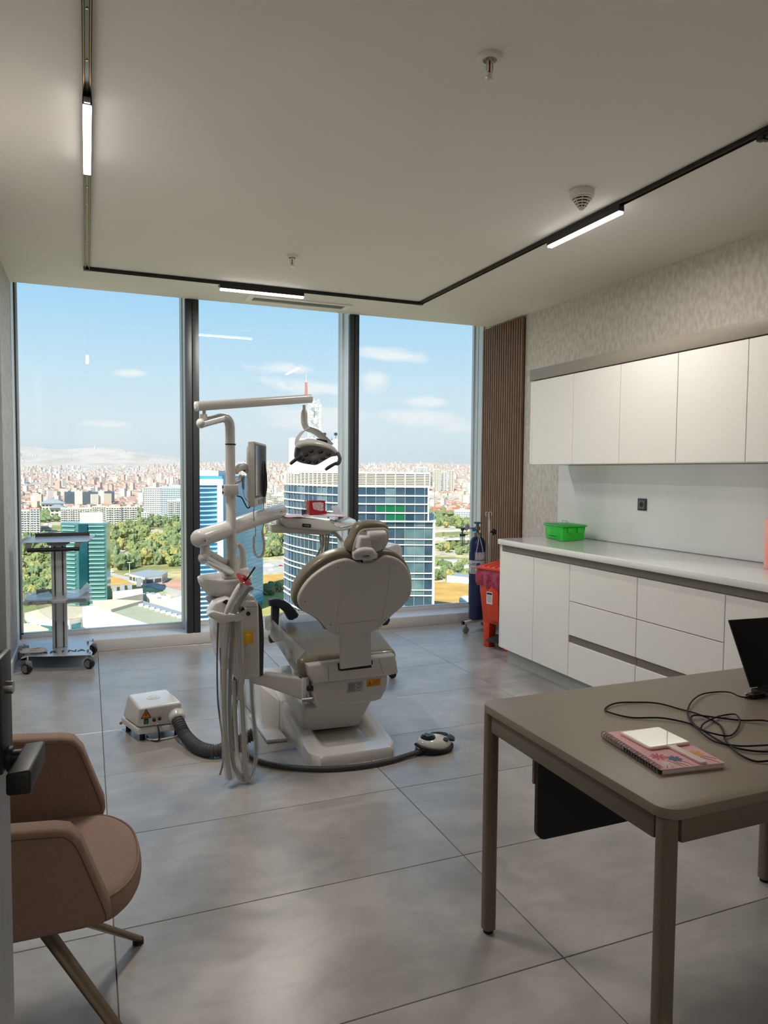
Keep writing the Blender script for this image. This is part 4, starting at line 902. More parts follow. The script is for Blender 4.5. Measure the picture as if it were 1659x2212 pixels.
ob('shell_ridge', B().tube([rd(855, 520), rd(830, 740), rd(790, 1000), rd(757, 1245)], .0026, 6, smooth=5), m_wp2, ch)
ob('shell_ridge', B().tube([rd(1308, 500), rd(1290, 740), rd(1250, 980), rd(1212, 1180)], .0026, 6, smooth=5), m_wp2, ch)
ob('panel_seam', B().tube([rd(792, 1256), rd(798, 1145), rd(1190, 1100), rd(1188, 1200)], .0008, 4), m_taupe, ch)
for a, b in ((783, 580), (1338, 548), (455, 915), (1484, 832), (712, 1150), (1250, 1100)):
    ob('screw', B().cyl(rd(a, b, .0012), rd(a, b, -.003), .0026, seg=10), m_gap, ch)
# headrest
hp0 = (CX, 3.33, 1.05); hn0 = Vector((.05, -math.cos(R(10)), -math.sin(R(10)))).normalized()
ho = pxs([(935, 270), (965, 195), (1015, 148), (1080, 131), (1180, 128), (1260, 145), (1300, 185), (1312, 255), (1298, 330), (1265, 395), (1215, 425), (1100, 440), (960, 438), (900, 428), (880, 390), (892, 340)], 4.608, 560, 1100)
hs = pxs([(985, 235), (1020, 200), (1075, 186), (1220, 180), (1270, 195), (1292, 235), (1282, 310), (1250, 380), (1200, 415), (1080, 430), (950, 425), (925, 395), (950, 310)], 4.608, 560, 1100)
HP = lambda a, b, o=0.0: PP(560+a/4.608, 1100+b/4.608, hp0, hn0)+hn0*o
ob('headrest_cushion', B().prism(catmull(planar(ho, hp0, hn0), 3, True), -hn0*.075, .026, 5), m_cush, ch, 60)
ob('headrest_shell', B().prism(catmull([p+hn0*.004 for p in planar(hs, hp0, hn0)], 3, True), -hn0*.02, .008, 4), m_wp2, ch, 50)
ob('tilt_roller', B().cyl(HP(1060, 262, .016), HP(1242, 250, .016), .026, seg=28, bev=.008), m_wp2, ch, 50)
ob('tilt_block', B().hexa([HP(945, 390, -.002), HP(1090, 400, -.002), HP(1085, 250, -.002), HP(975, 250, -.002), HP(945, 390, .045), HP(1090, 400, .045), HP(1085, 255, .04), HP(975, 255, .04)], .012, 4), m_wp2, ch, 50)
ob('headrest_lever', B().tube([HP(930, 445, .03), HP(935, 400, .05), HP(990, 385, .055), HP(1060, 390, .055), HP(1085, 420, .05), HP(1070, 455, .045), HP(1000, 475, .04)], [.008, .014, .019, .020, .017, .012, .008], 14, smooth=4), m_wp2, ch, 60)
ob('headrest_bracket', B().hexa([HP(925, 490, -.005), HP(1155, 480, -.005), HP(1160, 415, -.005), HP(920, 415, -.005), HP(925, 490, .035), HP(1155, 480, .03), HP(1160, 420, .03), HP(920, 420, .035)], .008, 3), m_wp2, ch, 50)
ob('neck_bar', B().prism([rd(1030, 470, .012), rd(1132, 465, .012), rd(1136, 522, .006), rd(1032, 530, .006)], -bn0*.02, .003, 2), M('neck_grey', '#8c8a87', .4, .3), ch)
ob('neck_slot', B().prism([rd(1012, 515, .0008), rd(1138, 508, .0008), rd(1136, 528, .0008), rd(1016, 532, .0008)], -bn0*.004), m_gap, ch)
for a, b in ((1050, 215), (1240, 207), (1222, 400)): ob('screw', B().cyl(HP(a, b, .003), HP(a, b, .0065), .0026, seg=10), m_gap, ch)
# armrests
ya = 3.93
pad_ = pxs([(102, 902), (150, 893), (205, 895), (260, 912), (310, 945), (355, 995), (396, 1050), (384, 1080), (330, 1108), (300, 1104), (282, 1075), (255, 1025), (210, 988), (160, 974), (105, 966)], 4.608, 560, 1100)
a_ = ob('armrest', B().prism([PY(u, v, ya) for u, v in pad_], (0, .055, 0), .008, 3), m_navyp, ch, 40)
pos_ = pxs([(130, 965), (205, 985), (190, 1250), (214, 1290), (205, 1318), (112, 1336), (103, 1310), (104, 1265), (125, 1250)], 4.608, 560, 1100)
ob('armrest_post', B().prism([PY(u, v, ya+.008) for u, v in pos_], (0, .04, 0), .006, 3), m_navyp, a_, 40)
a_ = ob('armrest', B().prism([PY(u, v, 3.95) for u, v in ((828, 1343), (842, 1333), (843, 1341), (838, 1350), (829, 1352))], (0, .06, 0), .005, 3), m_navyp, ch, 40)
# clear film left on the seat edge
q = B(); import math as _m
rg_ = []
for i in range(9):
    f_ = i/8; c = PY(578+70*f_, 1352+70*f_, 3.9-.36*f_); w_ = Vector((-.012+.006*math.sin(i*2.2), 0, -.02+.008*math.cos(i*3.1)))
    rg_.append([c+Vector((.03, .01, .03)), c+w_, c+w_*1.6+Vector((.02, 0, -.02)), c+Vector((.05, .02, -.03))])
ob('seat_film', q.loft(rg_, caps=False), m_film, ch, 60)
# unit arm bolted to the chair
ob('unit_bracket', B().hexa([PY(652, 1463, 3.52), PY(664, 1465, 3.52), PY(664, 1520, 3.52), PY(652, 1518, 3.52), PY(652, 1463, 3.58), PY(664, 1465, 3.58), PY(664, 1520, 3.58), PY(652, 1518, 3.58)], .006, 3), m_wp, ch)
ob('hinge_pin', B().cyl(PY(657, 1512, 3.52)+Vector((-.01, 0, 0)), PY(676, 1510, 3.5), .011, seg=16), m_grey, ch)
ob('hinge_pin', B().cyl(PY(666, 1486, 3.54)+Vector((-.01, 0, 0)), PY(674, 1487, 3.5), .014, seg=16), m_gap, ch)

# ------------------------------------------------------------------ stool whose caster shows behind the chair
t = thing('dentist_stool', (1.72, 4.74, 0), 'dentist stool behind the chair, only a black caster of it showing', 'stool')
ob('seat', B().lathe([(.001, .455), (.15, .455), (.165, .465), (.17, .485), (.165, .505), (.15, .515), (.001, .518)], (1.72, 4.74, 0), seg=36), m_cush, t, 50)
ob('column', B().cyl((1.72, 4.74, .07), (1.72, 4.74, .455), .024, seg=20), m_silver, t)
for k in range(5):
    a = R(-21+72*k); e_ = Vector((1.72+.27*math.cos(a), 4.74+.27*math.sin(a), .062))
    l = ob('base_leg', B().tube([(1.72, 4.74, .085), e_], [.02, .012], 12), m_silver, t)
    ob('caster', B().cyl(e_+Vector((0, -.013, -.034)), e_+Vector((0, .013, -.034)), .0275, seg=20, bev=.004).cyl(e_+Vector((0, 0, -.03)), e_+Vector((0, 0, .01)), .006, seg=8), m_black, l)

# ------------------------------------------------------------------ cuspidor unit
du = thing('cuspidor_unit', (.68, 3.6, 0), 'white dental water unit with spit bowl, instrument holder and hanging hoses', 'dental unit')
yu = 3.50
bx = [(470, 1299), (552, 1297), (559, 1308), (561, 1380), (562, 1463), (540, 1468), (512, 1470), (500, 1452), (482, 1440), (472, 1400), (468, 1350)]
ob('body', B().prism([PY(u, v, yu) for u, v in bx], (0, .27, 0), .012, 4), m_wp, du, 50)
ob('side_cover', B().prism([PY(u, v, yu+.02) for u, v in ((553, 1303), (560, 1303), (566, 1316), (569.5, 1350), (570.5, 1385), (569, 1459), (560, 1463))], (0, .22, 0), .004, 2), m_dark, du, 50)
ob('top_cover', B().prism([PY(u, v, yu+.012) for u, v in ((520, 1296), (536, 1288), (548, 1288), (557, 1300), (559, 1310), (520, 1308))], (0, .24, 0), .008, 3), m_wp, du, 50)
kb = PY(536, 1325, yu); ob('round_knob', B().cyl(kb, kb-Vector((0, .014, 0)), .0095, seg=20, bev=.002), m_gap, du)
ob('seam', B().tube([PY(532, 1311, yu-.0005), PY(556, 1311, yu-.0005)], .0007, 4), m_gap, du)
m_yel = M('yellow_plastic', '#d9a91a', .4, var=.05)
yp = [PY(u, v, yu-.001) for u, v in ((525, 1363), (544, 1362), (546, 1366), (546, 1386), (543, 1390), (525, 1391))]
ob('yellow_socket', B().prism(yp, (0, -.02, 0), .004, 2).prism([PY(u, v, yu-.02) for u, v in ((530, 1371), (534, 1368), (540, 1369), (543, 1374), (543, 1389), (530, 1390))], (0, -.016, 0), .005, 3), m_yel, du)
ob('socket_plug', B().tube([PY(537, 1390, yu-.028), PY(537, 1400, yu-.028), PY(536, 1404, yu-.028)], [.0125, .0125, .008], 14), m_hose, du)
ob('mains_cable', B().tube([PY(536, 1402, yu-.028), PY(533, 1430, yu-.025), PY(528, 1455, yu-.02), PY(520, 1490, yu-.0), PY(515, 1510, yu+.03)], .0095, 10, smooth=6), m_hose, du)
yp = [PY(u, v, yu-.001) for u, v in ((504, 1365), (509, 1364), (509, 1394), (505, 1392))]
ob('yellow_socket', B().prism(yp, (0, -.018, 0), .003, 2), m_yel, du)
# bowl
bc = PY(486, 1243, 3.56); bc = Vector((bc.x, 3.56, .934))
ob('bowl', B().lathe([(.001, -.098), (.05, -.097), (.085, -.083), (.112, -.055), (.127, -.02), (.132, 0), (.130, .002), (.1275, .001), (.122, -.02), (.105, -.055), (.078, -.078), (.04, -.088), (.001, -.088)], bc, seg=56), m_wp, du, 60)
ob('bowl_stand', B().lathe([(.001, -.16), (.055, -.16), (.075, -.135), (.095, -.11), (.095, -.1), (.06, -.094), (.001, -.094)], bc+Vector((.004, .01, 0)), seg=36), m_wp2, du, 60)
ob('unit_neck', B().prism([PY(u, v, yu+.03) for u, v in ((472, 1300), (530, 1300), (542, 1262), (520, 1256), (490, 1256))], (0, .2, 0), .012, 3), m_wp, du, 50)
ob('top_tray', B().prism([PY(u, v, yu+.1) for u, v in ((482, 1232), (538, 1228), (543, 1236), (543, 1262), (520, 1270), (485, 1250))], (0, .12, 0), .008, 3), m_wp, du, 50)
ob('cup_filler', B().tube([PY(524, 1240, 3.66), PY(524, 1205, 3.66), PY(523, 1188, 3.66), PY(517, 1178, 3.66), PY(510, 1177, 3.65), PY(508, 1183, 3.64)], [.021, .0175, .015, .0125, .011, .011], 16, smooth=5), m_wp, du, 60)
ob('bowl_rinse_spout', B().tube([PY(501, 1240, 3.63), PY(501, 1222, 3.63), PY(498, 1214, 3.63), PY(494, 1216, 3.61), PY(492, 1228, 3.60)], [.013, .0095, .008, .006, .005], 12, smooth=5), m_wp, du, 60)
# swing joint of the unit
am = [(540, 1459), (575, 1455), (662, 1468), (662, 1514), (650, 1512), (572, 1484), (540, 1476)]
ob('support_arm', B().prism([PY(u, v, 3.53) for u, v in am], (0, .07, 0), .012, 4), m_wp, du, 50)
ob('drain_elbow', B().tube([PY(512, 1462, 3.6), PY(507, 1485, 3.58), PY(502, 1498, 3.56)], .017, 12), m_hosed, du)
# instrument holder
yh = 3.32
hf = pxs([(362, 1130), (400, 1078), (470, 1060), (560, 1085), (650, 1108), (720, 1098), (800, 1108), (830, 1085), (920, 1060), (1000, 1018), (985, 1130), (960, 1190), (880, 1228), (815, 1238), (800, 1225), (735, 1235), (660, 1250), (590, 1247), (500, 1210), (425, 1172)], 7.541, 400, 1180)
ob('instrument_holder', B().prism([PY(u, v, yh) for u, v in hf], (0, .05, 0), .005, 3), m_wp, du, 50)
hu = pxs([(375, 1100), (440, 985), (480, 925), (570, 885), (690, 850), (780, 870), (850, 960), (860, 1060), (640, 1110), (500, 1085)], 7.541, 400, 1180)
ob('holder_hood', B().prism([PY(u, v, yh+.03) for u, v in hu], (0, .09, 0), .012, 4), m_wp, du, 50)
ob('hood_panel', B().prism([PY(u, v, yh+.029) for u, v in pxs([(600, 910), (665, 868), (715, 880), (680, 950), (640, 935)], 7.541, 400, 1180)], (0, -.0015, 0)), m_gap, du)
ob('holder_pocket', B().prism([PY(u, v, yh-.001) for u, v in pxs([(868, 975), (960, 1000), (975, 1030), (900, 1055), (862, 1040)], 7.541, 400, 1180)], (0, .03, 0)), m_gap, du)
ob('holder_arm', B().tube([PY(492, 1325, yh+.08), PY(505, 1318, 3.52)], .02, 12), m_wp, du)
def hose(name, px, r, mt, parent=du, sm=7, seg=10):
    return ob(name, B().tube([PY(u, v, y) for u, v, y in px], r, seg, smooth=sm), mt, parent, 60)
def film(px, r, parent):
    pts = catmull([PY(u, v, y) for u, v, y in px], 10); rings = []
    for i, (t_, n_, b_) in enumerate(frames(pts)):
        rings.append([pts[i]+(n_*math.cos(a)+b_*math.sin(a))*r*(1+.16*noise.noise(Vector((i*.31, a*.8, r*50)))) for a in [2*math.pi*k/12 for k in range(12)]])
    return ob('film_sleeve', B().loft(rings, False), m_film, parent, 60)
H1 = [(493, 1344, 3.34), (487, 1400, 3.33), (484, 1500, 3.31), (486, 1580, 3.29), (490, 1640, 3.28), (497, 1684, 3.27)]
H2 = [(503, 1342, 3.35), (499, 1420, 3.35), (496, 1520, 3.33), (498, 1600, 3.31), (504, 1648, 3.30), (517, 1676, 3.29), (533, 1684, 3.30)]
H3 = [(516, 1340, 3.34), (517, 1400, 3.33), (522, 1500, 3.31), (527, 1600, 3.29), (530, 1650, 3.28), (533, 1688, 3.285)]
H4 = [(543, 1466, 3.46), (545, 1520, 3.43), (551, 1580, 3.40), (554, 1620, 3.38), (550, 1655, 3.35), (542, 1676, 3.32), (535, 1688, 3.30)]
for nm, h, r in (('suction_hose', H1, .0115), ('suction_hose', H2, .0085), ('suction_hose', H3, .011), ('suction_hose', H4, .0075)):
    h_ = hose(nm, h, r, m_hose); film([(u, v, y) for u, v, y in h], r*1.75, h_)
hose('thin_hose', [(471, 1345, 3.40), (469, 1420, 3.40), (470, 1500, 3.38), (474, 1545, 3.37), (480, 1590, 3.36), (483, 1630, 3.34), (480, 1655, 3.32), (475, 1674, 3.30)], .0042, M('olive_grey_hose', '#6b6860', .5), seg=8)
hose('thin_hose', [(476, 1400, 3.45), (477, 1440, 3.44), (480, 1500, 3.42), (486, 1560, 3.40)], .004, M('olive_grey_hose', '', .5) if False else MATS['olive_grey_hose'], seg=8)
hose('drain_hose', [(505, 1470, 3.48), (508, 1540, 3.46), (512, 1620, 3.43), (517, 1650, 3.40), (523, 1672, 3.37)], .010, m_hose)
# corrugated hose down the middle, to the floor
def corr(name, pts, r, mt, parent, period=.011, amp=.12, seg=18):
    P_ = catmull(pts, 12); D = [0.0]
    for i in range(1, len(P_)): D.append(D[-1]+(P_[i]-P_[i-1]).length)
    n = int(D[-1]/period*6); out = []; j = 0
    for k in range(n+1):
        d = D[-1]*k/n
        while j < len(D)-2 and D[j+1] < d: j += 1
        f_ = (d-D[j])/max(1e-9, D[j+1]-D[j]); out.append(P_[j].lerp(P_[j+1], min(1, f_)))
    rings = []
    for i, (t_, n_, b_) in enumerate(frames(out)):
        q_ = r*(1-amp*(.5+.5*math.cos(2*math.pi*i/6))); rings.append([out[i]+(n_*math.cos(a)+b_*math.sin(a))*q_ for a in [2*math.pi*k/seg for k in range(seg)]])
    return ob(name, B().loft(rings), mt, parent, 80)
m_corr = M('anthracite_hose', '#45464a', .5, var=.04)
corr('corrugated_hose', [PY(514, 1462, 3.60), PY(508, 1510, 3.58), PY(506, 1560, 3.56), PY(508, 1600, 3.54), PY(516, 1625, 3.5)], .014, M('black_corrugated', '#232427', .5), du)

# curing light resting in the holder
t = thing('curing_light', PY(505, 1300, 3.30), 'white curing light with a red round shield standing in the holder', 'curing light')
W_ = lambda u, v, y=3.29: PY(u, v, y)
ob('handle', B().tube([W_(488, 1326), W_(492, 1316), W_(500, 1300), W_(510, 1282), W_(519, 1267), W_(524, 1260)], [.009, .0125, .0155, .0165, .0155, .0105], 18, smooth=4), m_wp, t, 60)
ob('light_guide', B().tube([W_(528, 1257), W_(537, 1246), W_(550, 1226)], .0042, 12), m_black, t)
ob('guide_tip', B().tube([W_(547.5, 1230), W_(551, 1225)], .0048, 12), M('dark_red', '#6a1220', .3), t)
dc = W_(527, 1252); ax_ = (W_(550, 1226)-W_(528, 1257)).normalized(); ax_ = (ax_+Vector((0, -.45, .1))).normalized()
ob('red_shield', B().lathe([(.006, 0), (.041, .001), (.0425, .0015), (.041, .003), (.006, .0025)], dc, ax_, seg=40), M('red_acrylic', '#d0323c', .1, var=.02, trans=.55, alpha=.9, spec=.6), t, 50)
ob('shield_collar', B().cyl(dc-ax_*.006, dc+ax_*.008, .008, seg=20), m_black, t)
for k in range(3): ob('button', B().cyl(W_(521-k*2.5, 1264+k*4.0, 3.274), W_(521-k*2.5, 1264+k*4.0, 3.272), .0022, seg=10), m_gap, t)
t = thing('syringe_handpiece', PY(535, 1290, 3.32), 'film-wrapped air syringe with a thin bent metal tip in the holder', 'handpiece')
ob('grip', B().tube([W_(507, 1326, 3.31), W_(516, 1306, 3.31), W_(526, 1288, 3.31), W_(535, 1276, 3.31), W_(541, 1270, 3.31)], [.008, .010, .011, .0095, .0115], 16, smooth=4), M('grey_handpiece', '#9d9b98', .35, .4), t, 60)
ob('head', B().ball(W_(542, 1271, 3.31), (.0135, .012, .011), 16, 10), M('grey_handpiece', ''), t, 60) if False else ob('head', B().ball(W_(542, 1271, 3.31), (.0135, .012, .011), 16, 10), MATS['grey_handpiece'], t, 60)
ob('tip', B().tube([W_(546, 1272, 3.31), W_(557, 1274, 3.31), W_(566, 1276.5, 3.31), W_(578, 1283, 3.31)], .0012, 6), m_grey, t)
film([(510, 1320, 3.31), (519, 1300, 3.31), (529, 1285, 3.31), (538, 1272, 3.31)], .019, t)
t = thing('suction_handpiece', PY(515, 1310, 3.34), 'second film-wrapped suction handpiece between the curing light and the syringe', 'handpiece')
ob('grip', B().tube([W_(499, 1330, 3.34), W_(507, 1312, 3.34), W_(514, 1298, 3.34), W_(520, 1288, 3.34)], [.0085, .0105, .0105, .008], 16, smooth=4), MATS['grey_handpiece'], t, 60)
film([(500, 1328, 3.34), (508, 1310, 3.34), (516, 1294, 3.34), (521, 1285, 3.34)], .0145, t)

# ------------------------------------------------------------------ lamp post, operating lamp
lp = thing('operating_lamp', (.66, 3.6, .9), 'white dental operating lamp on a tall bent post with overhead arm', 'dental lamp')
yq = 3.62; base_ = PY(500, 1215, yq)
ob('post', B().tube([PY(501, 1232, yq), PY(500, 1180, yq), PY(498.5, 1080, yq), PY(497.5, 1000, yq), PY(497, 935, yq), PY(496, 917, yq), PY(491, 906, yq-.01), PY(480, 902, yq-.03), PY(470, 904, yq-.05)], [.0245, .0245, .024, .024, .024, .024, .023, .022, .022], 24, smooth=6), m_wp, lp, 60)
ob('chrome_elbow', B().tube([PY(478, 903, yq-.035), PY(455, 909, yq-.08), PY(434, 915, yq-.12)], .0225, 24), m_silver, lp, 60)
ob('elbow_cap', B().ball(PY(434, 914.5, yq-.12), (.022, .024, .024), 20, 12), m_wp, lp, 60)
ob('pivot', B().cyl(PY(440, 912, yq-.11), PY(440, 895, yq-.11), .0195, .0165, seg=24).cyl(PY(441, 897, yq-.11), PY(441, 880, yq-.11), .0085, seg=16), m_wp, lp, 50)
ob('post_ring', B().cyl(PY(498, 961.5, yq), PY(498, 958.5, yq), .0262, seg=28, bev=.001), m_gap, lp)
ob('post_socket', B().tube([PY(503, 1245, yq), PY(502.5, 1215, yq), PY(502, 1207, yq), PY(501.5, 1198, yq)], [.034, .034, .031, .0245], 24), m_wp, lp, 40)
A0, A1 = PY(421, 878, 3.49), PY(674, 861, 3.84); dA = (A1-A0).normalized(); sA = dA.cross(Vector((0, 0, 1))).normalized(); uA = sA.cross(dA)
prof = [(-.018, -.012), (-.012, -.0225), (.012, -.0225), (.018, -.012), (.018, .012), (.012, .0225), (-.012, .0225), (-.018, .012)]
rings = [[p+sA*a*k+uA*b*k for a, b in prof] for p, k in ((A0, .45), (A0+dA*.008, 1), (A1-dA*.014, 1), (A1, .55))]
ob('overhead_arm', B().loft(rings), m_wp, lp, 30)
yl_ = 3.82
ob('lamp_stem', B().cyl(PY(657, 875, yl_), PY(657, 888, yl_), .0085, seg=16).tube([PY(657, 885, yl_), PY(657, 893, yl_), PY(657, 900, yl_), PY(657.5, 912, yl_), PY(660, 921, yl_), PY(664, 928, yl_)], [.011, .0175, .0185, .018, .017, .015], 20, smooth=3), m_wp, lp, 60)
LC = PY(684, 984, yl_); ln = Vector((.10, -.60, -.80)).normalized()
lq = lambda u, v, o=0.0: PP(u, v, LC, ln)-ln*o
# yoke: flat curved band
def band(pts, w_, t_, name, mt, wd):
    P_ = catmull(pts, 6); rings = []
    for i, (T_, n_, b_) in enumerate(frames(P_)):
        wd_ = (wd-T_*wd.dot(T_)).normalized(); o_n = T_.cross(wd_); f = i/(len(P_)-1); ww = w_ if not isinstance(w_, list) else w_[0]*(1-f)+w_[1]*f
        rings.append([P_[i]+wd_*ww*math.cos(a)+o_n*t_*math.sin(a) for a in [2*math.pi*k/14 for k in range(14)]])
    return ob(name, B().loft(rings), mt, lp, 60)
band([PY(664, 926, yl_), PY(652, 934, yl_-.02), PY(642, 950, yl_-.03), PY(644, 970, yl_-.03), PY(650, 984, yl_-.03)], [.020, .024], .006, 'yoke', m_wp, Vector((.3, -1, .2)))
band([PY(664, 926, yl_), PY(684, 934, yl_+.03), PY(702, 950, yl_+.06), PY(714, 962, yl_+.07)], [.022, .026], .006, 'yoke', m_wp, Vector((.2, -1, .6)))
outl = [(643, 970), (650, 963), (668, 960), (690, 962), (712, 968), (726, 976), (730, 984), (718, 986), (700, 996), (683, 1005), (668, 1004), (652, 1001), (641, 996), (639, 984)]
po_ = [lq(u, v) for u, v in outl]; cO = sum(po_, Vector())/len(po_)
hd = ob('lamp_head', B().loft([[cO+(p-cO)*s_-ln*o for p in catmull(po_, 3, True)] for s_, o in ((.94, -.002), (1.02, .004), (1.05, .014), (1.0, .034), (.8, .055), (.45, .066), (.1, .068))]), m_wp, lp, 60)
ob('light_panel', B().prism([cO+(p-cO)*.93+ln*.001 for p in catmull(po_, 3, True)], ln*.003, .001, 1), M('lamp_panel_grey', '#6f7075', .3, var=.03), lp, 40)
for (u, v, r_) in ((672, 973, .0145), (692, 974.5, .0145), (709, 980, .0145), (697.6, 988.5, .0145), (682, 996.5, .0145), (667, 996.5, .0145), (654, 991.5, .013), (661, 981.5, .013)):
    c = lq(u, v)+ln*.004; l_ = ob('led_reflector', B().lathe([(.001, .001), (r_*.9, .0015), (r_, .0022), (r_*1.05, 0), (.001, 0)], c, ln, seg=22), M('led_dark', '#26272c', .15, .5), lp, 50)
ob('centre_lens', B().cyl(lq(679, 984.6)+ln*.004, lq(679, 984.6)+ln*.006, .021, seg=26), M('lens_grey', '#94959a', .3, .2), lp, 50)
cpn = [(687, 948), (708, 951.5), (709, 962), (691, 957.5)]
ob('control_panel', B().prism([PY(u, v, yl_-.012) for u, v in ((686, 947), (707, 951), (709, 962), (691, 957))], (0, .03, .002), .002, 1), m_black, lp)
for hpx in ([(650, 985), (640, 992), (632, 998), (627, 1002.5)], [(727, 1000), (716, 1006), (708, 1011), (703, 1015)]):
    ob('grip_handle', B().tube([PY(u, v, yl_-.10) for u, v in hpx], [.008, .0095, .0095, .0075], 14, smooth=3), m_navyp, lp, 60)
for hpx in ([(644, 968), (641, 985), (646, 992), (652, 984)], [(729, 978), (734, 990), (731, 1000), (725, 1002)]):
    ob('handle_bracket', B().tube([PY(u, v, yl_-.06-.012*i) for i, (u, v) in enumerate(hpx)], [.016, .015, .013, .009], 14, smooth=3, sx=.5), m_dark, lp, 60)

# ------------------------------------------------------------------ instrument table on its spring arm
it = thing('instrument_table', PY(690, 1130, 4.1), 'white dental instrument table on a thick spring arm', 'instrument table')
yt = 4.03
tb = [(609, 1119), (630, 1118.5), (660, 1119.5), (712, 1125), (722, 1131), (736, 1142), (752, 1139.5), (767, 1135), (768, 1140), (745, 1146), (724, 1148), (700, 1147), (660, 1143), (620, 1139), (613, 1134)]
ob('table_body', B().prism([PY(u, v, yt) for u, v in tb], (0, .30, 0), .006, 3), m_wp, it, 50)
q = B().prism([PY(712, 1125.5, yt-.001), PY(723, 1131, yt-.001), PY(736, 1141.5, yt-.001), PY(771, 1133, yt+.03), PY(768, 1125, yt+.12), PY(755, 1119, yt+.22), PY(712, 1118, yt+.26)], (0, 0, .006), .002, 2)
ob('corner_fairing', q, m_wp, it, 50)
ob('keypad', B().prism([PY(u, v, yt-.001) for u, v in ((653, 1131), (671.5, 1132.5), (671, 1139.5), (653, 1138))], (0, -.002, 0)), m_black, it)
ob('keypad_display', B().prism([PY(u, v, yt-.0035) for u, v in ((656.5, 1133.5), (668.5, 1134.5), (668.5, 1137), (656.5, 1136))], (0, -.001, 0)), m_grey, it)
ub = [(586, 1134), (598, 1132), (620, 1138), (712, 1147), (712, 1153), (695, 1156), (640, 1153), (590, 1151), (586, 1147)]
ob('under_arm', B().prism([PY(u, v, yt+.02) for u, v in ub], (0, .12, 0), .008, 3), m_wp, it, 50)
ob('arm_pivot', B().cyl(PY(604, 1134, yt+.08), PY(604, 1116, yt+.08), .022, seg=24, bev=.004).cyl(PY(602, 1118, yt+.08), PY(602, 1108, yt+.08), .008, seg=14), m_wp, it, 50)
P0, P1 = PY(432, 1163, 3.46), PY(606, 1103, 4.07); dP = (P1-P0).normalized()
ob('spring_arm', B().tube([P0-dP*.03, P0-dP*.022, P0-dP*.006, P1-dP*.004, P1+dP*.012, P1+dP*.02], [.026, .038, .0435, .0415, .036, .022], 28), m_wp, it, 50)
for u, v, y in ((443, 1168, 3.46), (451, 1165, 3.48), (608, 1105, 4.03)): ob('arm_screw', B().cyl(PY(u, v, y-.04), PY(u, v, y-.0425), .003, seg=10), m_gap, it)
ob('lower_joint', B().cyl(PY(443, 1172, 3.47), PY(443, 1186, 3.47), .010, seg=16).tube([PY(443, 1180, 3.47), PY(444, 1190, 3.47), PY(442, 1203, 3.47)], [.021, .022, .026], 20), m_wp, it, 50)
J0, J1 = PY(440, 1205, 3.46), PY(502, 1238, 3.62)
ob('chrome_swing_arm', B().tube([J0, J1], .0255, 26), m_silver, it, 60)
ob('swing_cover', B().hexa([PY(446, 1183, 3.455), PY(452, 1186, 3.5), PY(452, 1206, 3.5), PY(440, 1206, 3.455), PY(492, 1213, 3.6), PY(496, 1211, 3.62), PY(496, 1226, 3.62), PY(490, 1226, 3.6)], .006, 2), m_wp, it, 50)
ob('swing_cap', B().ball(J0, (.026, .027, .027), 20, 12), m_wp, it, 60)
for k, px_ in enumerate(([(692, 1147), (692, 1165), (696, 1190), (702, 1215)], [(698, 1147), (699, 1170), (694, 1195), (686, 1218)], [(704, 1147), (704, 1170), (701, 1200), (697, 1222)], [(710, 1147), (709, 1170), (706, 1195), (704, 1220)], [(695, 1147), (697, 1170), (690, 1190), (683, 1205), (678, 1225)])):
    ob('instrument_hose', B().tube([PY(u, v, 4.08+.02*k) for u, v in px_], .0065, 10, smooth=6), m_hose, it, 60)
ob('table_stay', B().tube([PY(716, 1148, 4.14), PY(728, 1156, 4.12), PY(738, 1168, 4.08), PY(744, 1182, 4.04), PY(756, 1194, 3.98)], [.022, .020, .016, .019, .022], 16, smooth=5, sx=.6), m_wp, it, 60)
ob('assistant_console', B().prism([PY(u, v, 3.9) for u, v in ((832, 1192), (840, 1181), (856, 1175), (864, 1177), (869, 1184), (870, 1203), (866, 1212), (835, 1210))], (0, .12, 0), .01, 4), m_wp, it, 50)
ob('console_rail', B().tube([PY(756, 1194, 3.98), PY(800, 1204, 3.95), PY(840, 1200, 3.95)], .016, 12, smooth=5), m_wp, it, 60)
# tray paper and objects on the table
ztab = PY(660, 1119, yt).z
mp_ = M('lilac_paper', '#c9b7bf', .7, var=.04, scale=30)
q = B(); rg = []
for i in range(15):
    f_ = i/14; x = PY(617, 1119, yt).x*(1-f_)+PY(750, 1119, yt).x*f_; z = ztab+.006-.014*max(0, f_-.62)/.38*0; w_ = .003*math.sin(i*1.7)
    rg.append([Vector((x, yt-.004+w_, z+.001-w_*.5)), Vector((x, yt+.14, z+.004+w_*.4)), Vector((x, yt+.27-w_, z+.002)), Vector((x, yt+.27-w_, z+.0005)), Vector((x, yt+.14, z+.002+w_*.4)), Vector((x, yt-.004+w_, z-.0008-w_*.5))])
tp = ob('tray_paper', q.loft(rg), mp_, None, 60); tag(tp, 'crumpled lilac paper sheet covering the instrument table', 'paper')
zi = ztab+.0135
bx0, bx1 = PY(668.5, 1113, 4.14), PY(702.5, 1113, 4.14)
t = thing('red_cotton_box', ((bx0.x+bx1.x)/2, 4.17, zi), 'dark red open box with white cotton rolls on the instrument table', 'box')
bz = PY(668, 1082, 4.14).z
mr_ = M('crimson_card', '#a31528', .5, var=.04)
ob('box_shell', B().box((bx0.x, 4.14, zi), (bx1.x, 4.144, bz)).box((bx0.x, 4.144, zi), (bx0.x+.003, 4.21, bz)).box((bx1.x-.003, 4.144, zi), (bx1.x, 4.21, bz)).box((bx0.x, 4.21, zi), (bx1.x, 4.213, bz)).box((bx0.x+.003, 4.144, zi), (bx1.x-.003, 4.21, zi+.003)), mr_, t)
